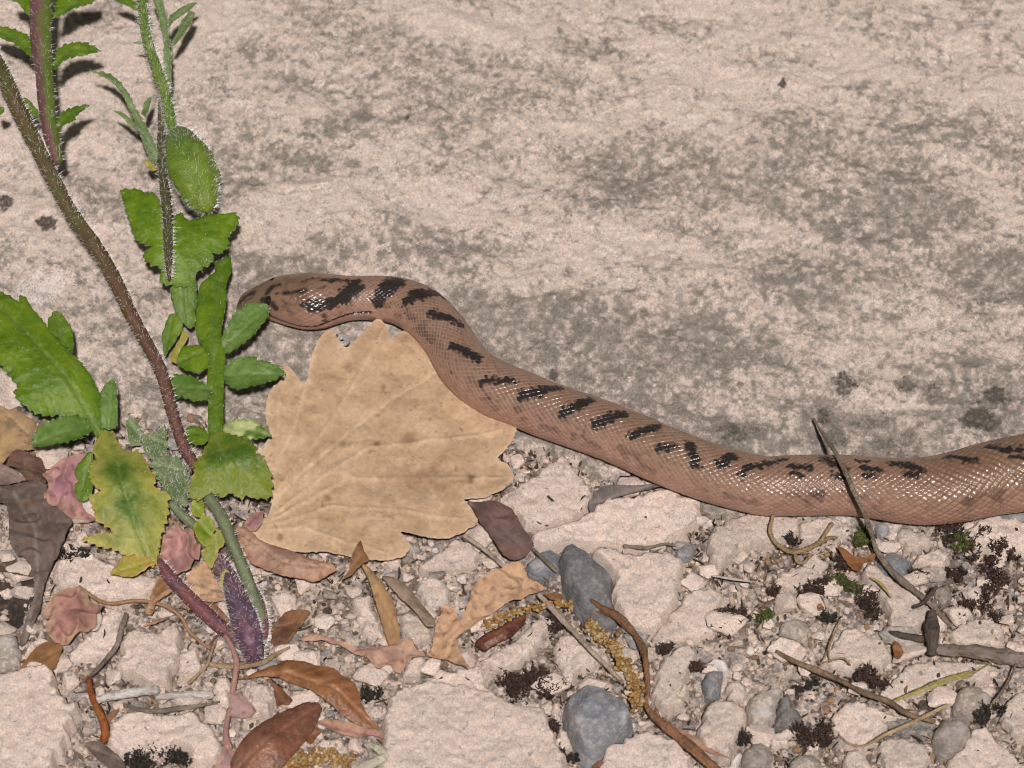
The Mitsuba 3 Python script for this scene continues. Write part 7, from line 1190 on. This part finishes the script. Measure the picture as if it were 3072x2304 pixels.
HEAD = 21.5
headk = np.clip((HEAD - AR) / 4.0, 0, 1)
NR = 66
U = np.concatenate([[0], np.cumsum(0.2 / (0.24 * r[:-1]))])
UU = np.repeat(U[:, None], sides, 1); VV = (TH / (2 * math.pi) + 0.5) * NR
d1 = np.full(UU.shape, 9.0); d2 = np.full(UU.shape, 9.0); cu = np.zeros(UU.shape); cv = np.zeros(UU.shape)
j0 = np.floor(VV)
for dj in (-1, 0, 1, 2):
    j = j0 + dj
    off = 0.5 * (np.mod(j, 2))
    i0 = np.round(UU - off)
    for di in (-1, 0, 1):
        uc = i0 + di + off
        dd = (np.abs(UU - uc) / 0.5) ** 1.25 + (np.abs(VV - j)) ** 1.25
        closer = dd < d1
        d2 = np.where(closer, d1, np.minimum(d2, dd))
        cu = np.where(closer, uc, cu); cv = np.where(closer, j, cv)
        d1 = np.where(closer, dd, d1)
gap = np.clip((d2 - d1) / 0.55, 0, 1)
belly = np.abs(TH) > 2.25
dome = np.clip(1 - d1, 0, 1) ** 0.8
scale_h = (0.17 * dome + 0.20 * (UU - cu)) * (RR / 8.0) * (1 - 0.92 * np.clip((17.5 - AR) / 3.0, 0, 1))
def per_scale(k):
    return np.mod(np.sin(cu * 127.1 + cv * 311.7 + k * 74.7) * 43758.5453, 1.0)
tilt = (per_scale(1) - 0.5) * (UU - cu) * 2.0 + (per_scale(2) - 0.5) * (VV - cv)
scale_h = scale_h + 0.26 * tilt * np.clip(1 - d1, 0, 1) ** 0.5 * (RR / 8.0) * (1 - np.clip((17.5 - AR) / 3.0, 0, 1))
scale_h = np.where(belly, 0.04 * np.cos(UU * 2 * math.pi), scale_h)
# cross-section: rounded, a little flat below; the head is flattened above, with a ridge over the eye
rad = RR * (1 - 0.07 * np.clip(np.abs(TH) - 2.2, 0, 1))
rad = rad * (1 - headk * 0.05 * np.cos(2 * TH))
ridge = np.exp(-((np.abs(TH) - 0.75) / 0.22) ** 2) * np.exp(-((AR - 10.5) / 3.0) ** 2)
rad = rad * (1 + 0.06 * ridge)
lump_ = N(np.column_stack([AR.ravel() * 0.12, np.cos(TH).ravel() * 1.5, np.sin(TH).ravel() * 1.5]), 1.0, 5, 2).reshape(AR.shape) - 0.5
rad = rad * (1 + 0.03 * lump_) * 0.965
arc_c = np.interp(cu, U, arc); th_c = (cv / NR - 0.5) * 2 * math.pi
hshade = per_scale(3) * (1 - headk) + 0.5 * headk
arc_q = np.where(headk > 0.5, AR, 0.55 * AR + 0.45 * arc_c); th_q = np.where(headk > 0.5, TH, 0.55 * TH + 0.45 * th_c)
back = np.clip(1 - np.abs(th_q) / 1.55, 0, 1)
flank = np.array([.315, .185, .132]); dors = np.array([.225, .146, .096]); under = np.array([.32, .18, .125])
kb = np.clip(back * 1.8, 0, 1)[..., None]
col = flank * (1 - kb) + dors * kb
ku = np.clip((np.abs(th_q) - 1.5) / 0.5, 0, 1)[..., None]
col = col * (1 - ku) + under * ku
lf_ = N(np.column_stack([arc_q.ravel() * 0.09, th_q.ravel() * 1.2, th_q.ravel() * 0]), 1.0, 15, 3).reshape(AR.shape)
mot = N(np.column_stack([arc_q.ravel() * 0.42, th_q.ravel() * 3.2, th_q.ravel() * 0]), 1.0, 16, 2).reshape(AR.shape)
spots_ = np.clip((mot - 0.60) / 0.10, 0, 1) * np.exp(-((np.abs(th_q) - 1.05) / 0.35) ** 2)
col = col * (0.87 + 0.24 * hshade + 0.5 * (lf_ - 0.5))[..., None] * (1 - 0.5 * spots_[..., None])
halo = np.exp(-(np.abs(th_q) / 0.55) ** 2) * np.clip((lf_ - 0.35) / 0.2, 0, 1)
col = col * (1 - 0.22 * halo[..., None] * np.array([0.8, 1.0, 1.2]))
hd = headk * np.clip(1.15 - np.abs(TH) / 1.5, 0, 1)
crown_ = N(np.column_stack([AR.ravel() * 0.35, TH.ravel() * 2.2, TH.ravel() * 0]), 1.0, 57, 3).reshape(AR.shape)
hd = hd * np.clip(0.35 + 1.8 * (crown_ - 0.35), 0.2, 0.95)
col = col * (1 - 0.75 * hd[..., None]) + np.array([.085, .066, .042]) * 0.75 * hd[..., None]
dark = np.zeros(AR.shape); groove = np.zeros(AR.shape)
for line, w, kind in MARKS:
    if kind == 3.0:
        continue
    L = np.array(line)
    a0, a1 = L[:, 0].min() - 6, L[:, 0].max() + 6
    rows = np.where((arc > a0) & (arc < a1))[0]
    if not len(rows):
        continue
    sl = slice(rows[0], rows[-1] + 1)
    src = (AR[sl], TH[sl]) if kind == 2.0 else (arc_q[sl], th_q[sl])
    rr = float(np.interp(L[0, 0], arc, r))
    X = np.column_stack([src[0].ravel(), src[1].ravel() * rr])
    dd, _, _ = polyline_dist(X, np.column_stack([L[:, 0], L[:, 1] * rr]))
    if kind == 2.0:
        groove[sl] = np.maximum(groove[sl], np.exp(-(dd.reshape(src[0].shape) / (w * 1.5)) ** 2))
    else:
        fuzzy = (N(np.column_stack([X, X[:, :1] * 0]), 1.5, 3, 2) - 0.5) * (1.9 if kind == 1.0 else 0.7)
        kk = np.clip((w * (1.85 if kind == 1.0 else (1.75 if L[0, 0] < HEAD else 1.3)) - (dd + fuzzy)) / (0.65 if kind == 1.0 else 0.7), 0, 1).reshape(src[0].shape)
        amount = 0.97 if kind == 1.0 else (0.93 if L[0, 0] < HEAD else 0.6)
        dark[sl] = np.maximum(dark[sl], kk * amount)
col = col * (1 - dark[..., None]) + np.array([.020, .018, .017]) * dark[..., None]
shield = N(np.column_stack([AR.ravel() * 0.5, TH.ravel() * 1.6, TH.ravel() * 0]), 1.0, 55, 2).reshape(AR.shape)
seam = np.exp(-((shield - 0.5) / 0.022) ** 2) * headk * (np.abs(TH) < 1.4)
seamcol = (1 - gap) * (1 - headk) * (~belly)
pale_ = seamcol * (0.5 - 0.25 * np.clip((AR - 165) / 20, 0, 1)) * (1 - dark)
col = col * (1 - pale_[..., None]) + np.array([.40, .28, .26]) * pale_[..., None]
drk_ = seamcol * np.clip((lf_ - 0.42) / 0.1, 0, 1) * (0.25 + 0.6 * np.clip((AR - 165) / 20, 0, 1))
col = col * (1 - 0.8 * np.clip(drk_ + 0.35 * seam, 0, 1))[..., None]
col = col * (1 - 0.95 * np.clip(groove * 1.3, 0, 1))[..., None]
rad = rad + scale_h - 0.55 * groove - 0.1 * seam
pts = c[:, None] + rad[..., None] * (np.cos(TH)[..., None] * u[:, None] + np.sin(TH)[..., None] * b[:, None])
v = np.vstack([pts.reshape(-1, 3), c[:1] - t[:1] * r[0] * 0.8, c[-1:] + t[-1:] * r[-1]])
i, j = np.meshgrid(np.arange(m - 1), np.arange(sides), indexing='ij')
a0 = i * sides + j; a1 = i * sides + (j + 1) % sides
F = np.vstack([np.stack([a0, a1 + sides, a1], -1).reshape(-1, 3), np.stack([a0, a0 + sides, a1 + sides], -1).reshape(-1, 3)])
k = np.arange(sides); e = (m - 1) * sides
F = np.vstack([F, np.column_stack([k, (k + 1) % sides, k * 0 + m * sides]), np.column_stack([e + (k + 1) % sides, e + k, k * 0 + m * sides + 1])])
cc = np.vstack([col.reshape(-1, 3), col[0].mean(0), col[-1].mean(0)])
put('snake__body', v, F, 'snake_skin', color=np.clip(cc, 0.005, 0.9))
tag('snake', 'slender brown snake with short black crossbars stretched over the stone and the oak leaf', 'snake')
for line, w, kind in MARKS:
    if kind == 3.0:
        a_, t_ = line[0]
        i_ = int(np.searchsorted(arc, a_))
        for sgn in (1, -1):
            key = numbered('snake__eye')
            p = c[i_] + (r[i_] * (0.90 if sgn == 1 else 0.80)) * (math.cos(t_) * u[i_] + sgn * math.sin(t_) * b[i_])
            mm = trimesh.creation.icosphere(3)
            put(key, np.array(mm.vertices) * 1.2 + p, np.array(mm.faces), 'eye')

# ------------------------------------------------------------------ tiny ring-shaped snail shell at the notch of the oak leaf
SP = np.array([-40.0, 9.8, 3.5])
n1, n2 = 90, 12
ph = np.linspace(0, 2.35 * 2 * math.pi, n1)
rc = 0.35 + 1.25 * ph / ph[-1]; rt = 0.22 + 0.42 * ph / ph[-1]
ctr = np.column_stack([rc * np.cos(ph), rc * np.sin(ph) * 0.9, 0.5 - 0.3 * ph / ph[-1]])
a = np.arange(n2) * 2 * math.pi / n2
er = np.column_stack([np.cos(ph), np.sin(ph), ph * 0])
V = ctr[:, None] + rt[:, None, None] * (np.cos(a)[None, :, None] * er[:, None] + np.sin(a)[None, :, None] * np.array([0, 0, 1.0]))
i, j = np.meshgrid(np.arange(n1 - 1), np.arange(n2), indexing='ij')
q0, q1 = i * n2 + j, i * n2 + (j + 1) % n2
F = np.vstack([np.stack([q0, q1, q1 + n2], -1).reshape(-1, 3), np.stack([q0, q1 + n2, q0 + n2], -1).reshape(-1, 3)])
V = V.reshape(-1, 3)
vc = np.clip(0.33 + 0.2 * (N(V, 1.5, 4)[:, None] - 0.5), 0, 1) * np.array([[1, .97, .9]])
put('snail_shell', V + SP, F[:, ::-1], 'shell', color=vc)
tag('snail_shell', 'tiny grey spiral snail shell in the notch at the top of the oak leaf', 'snail shell')
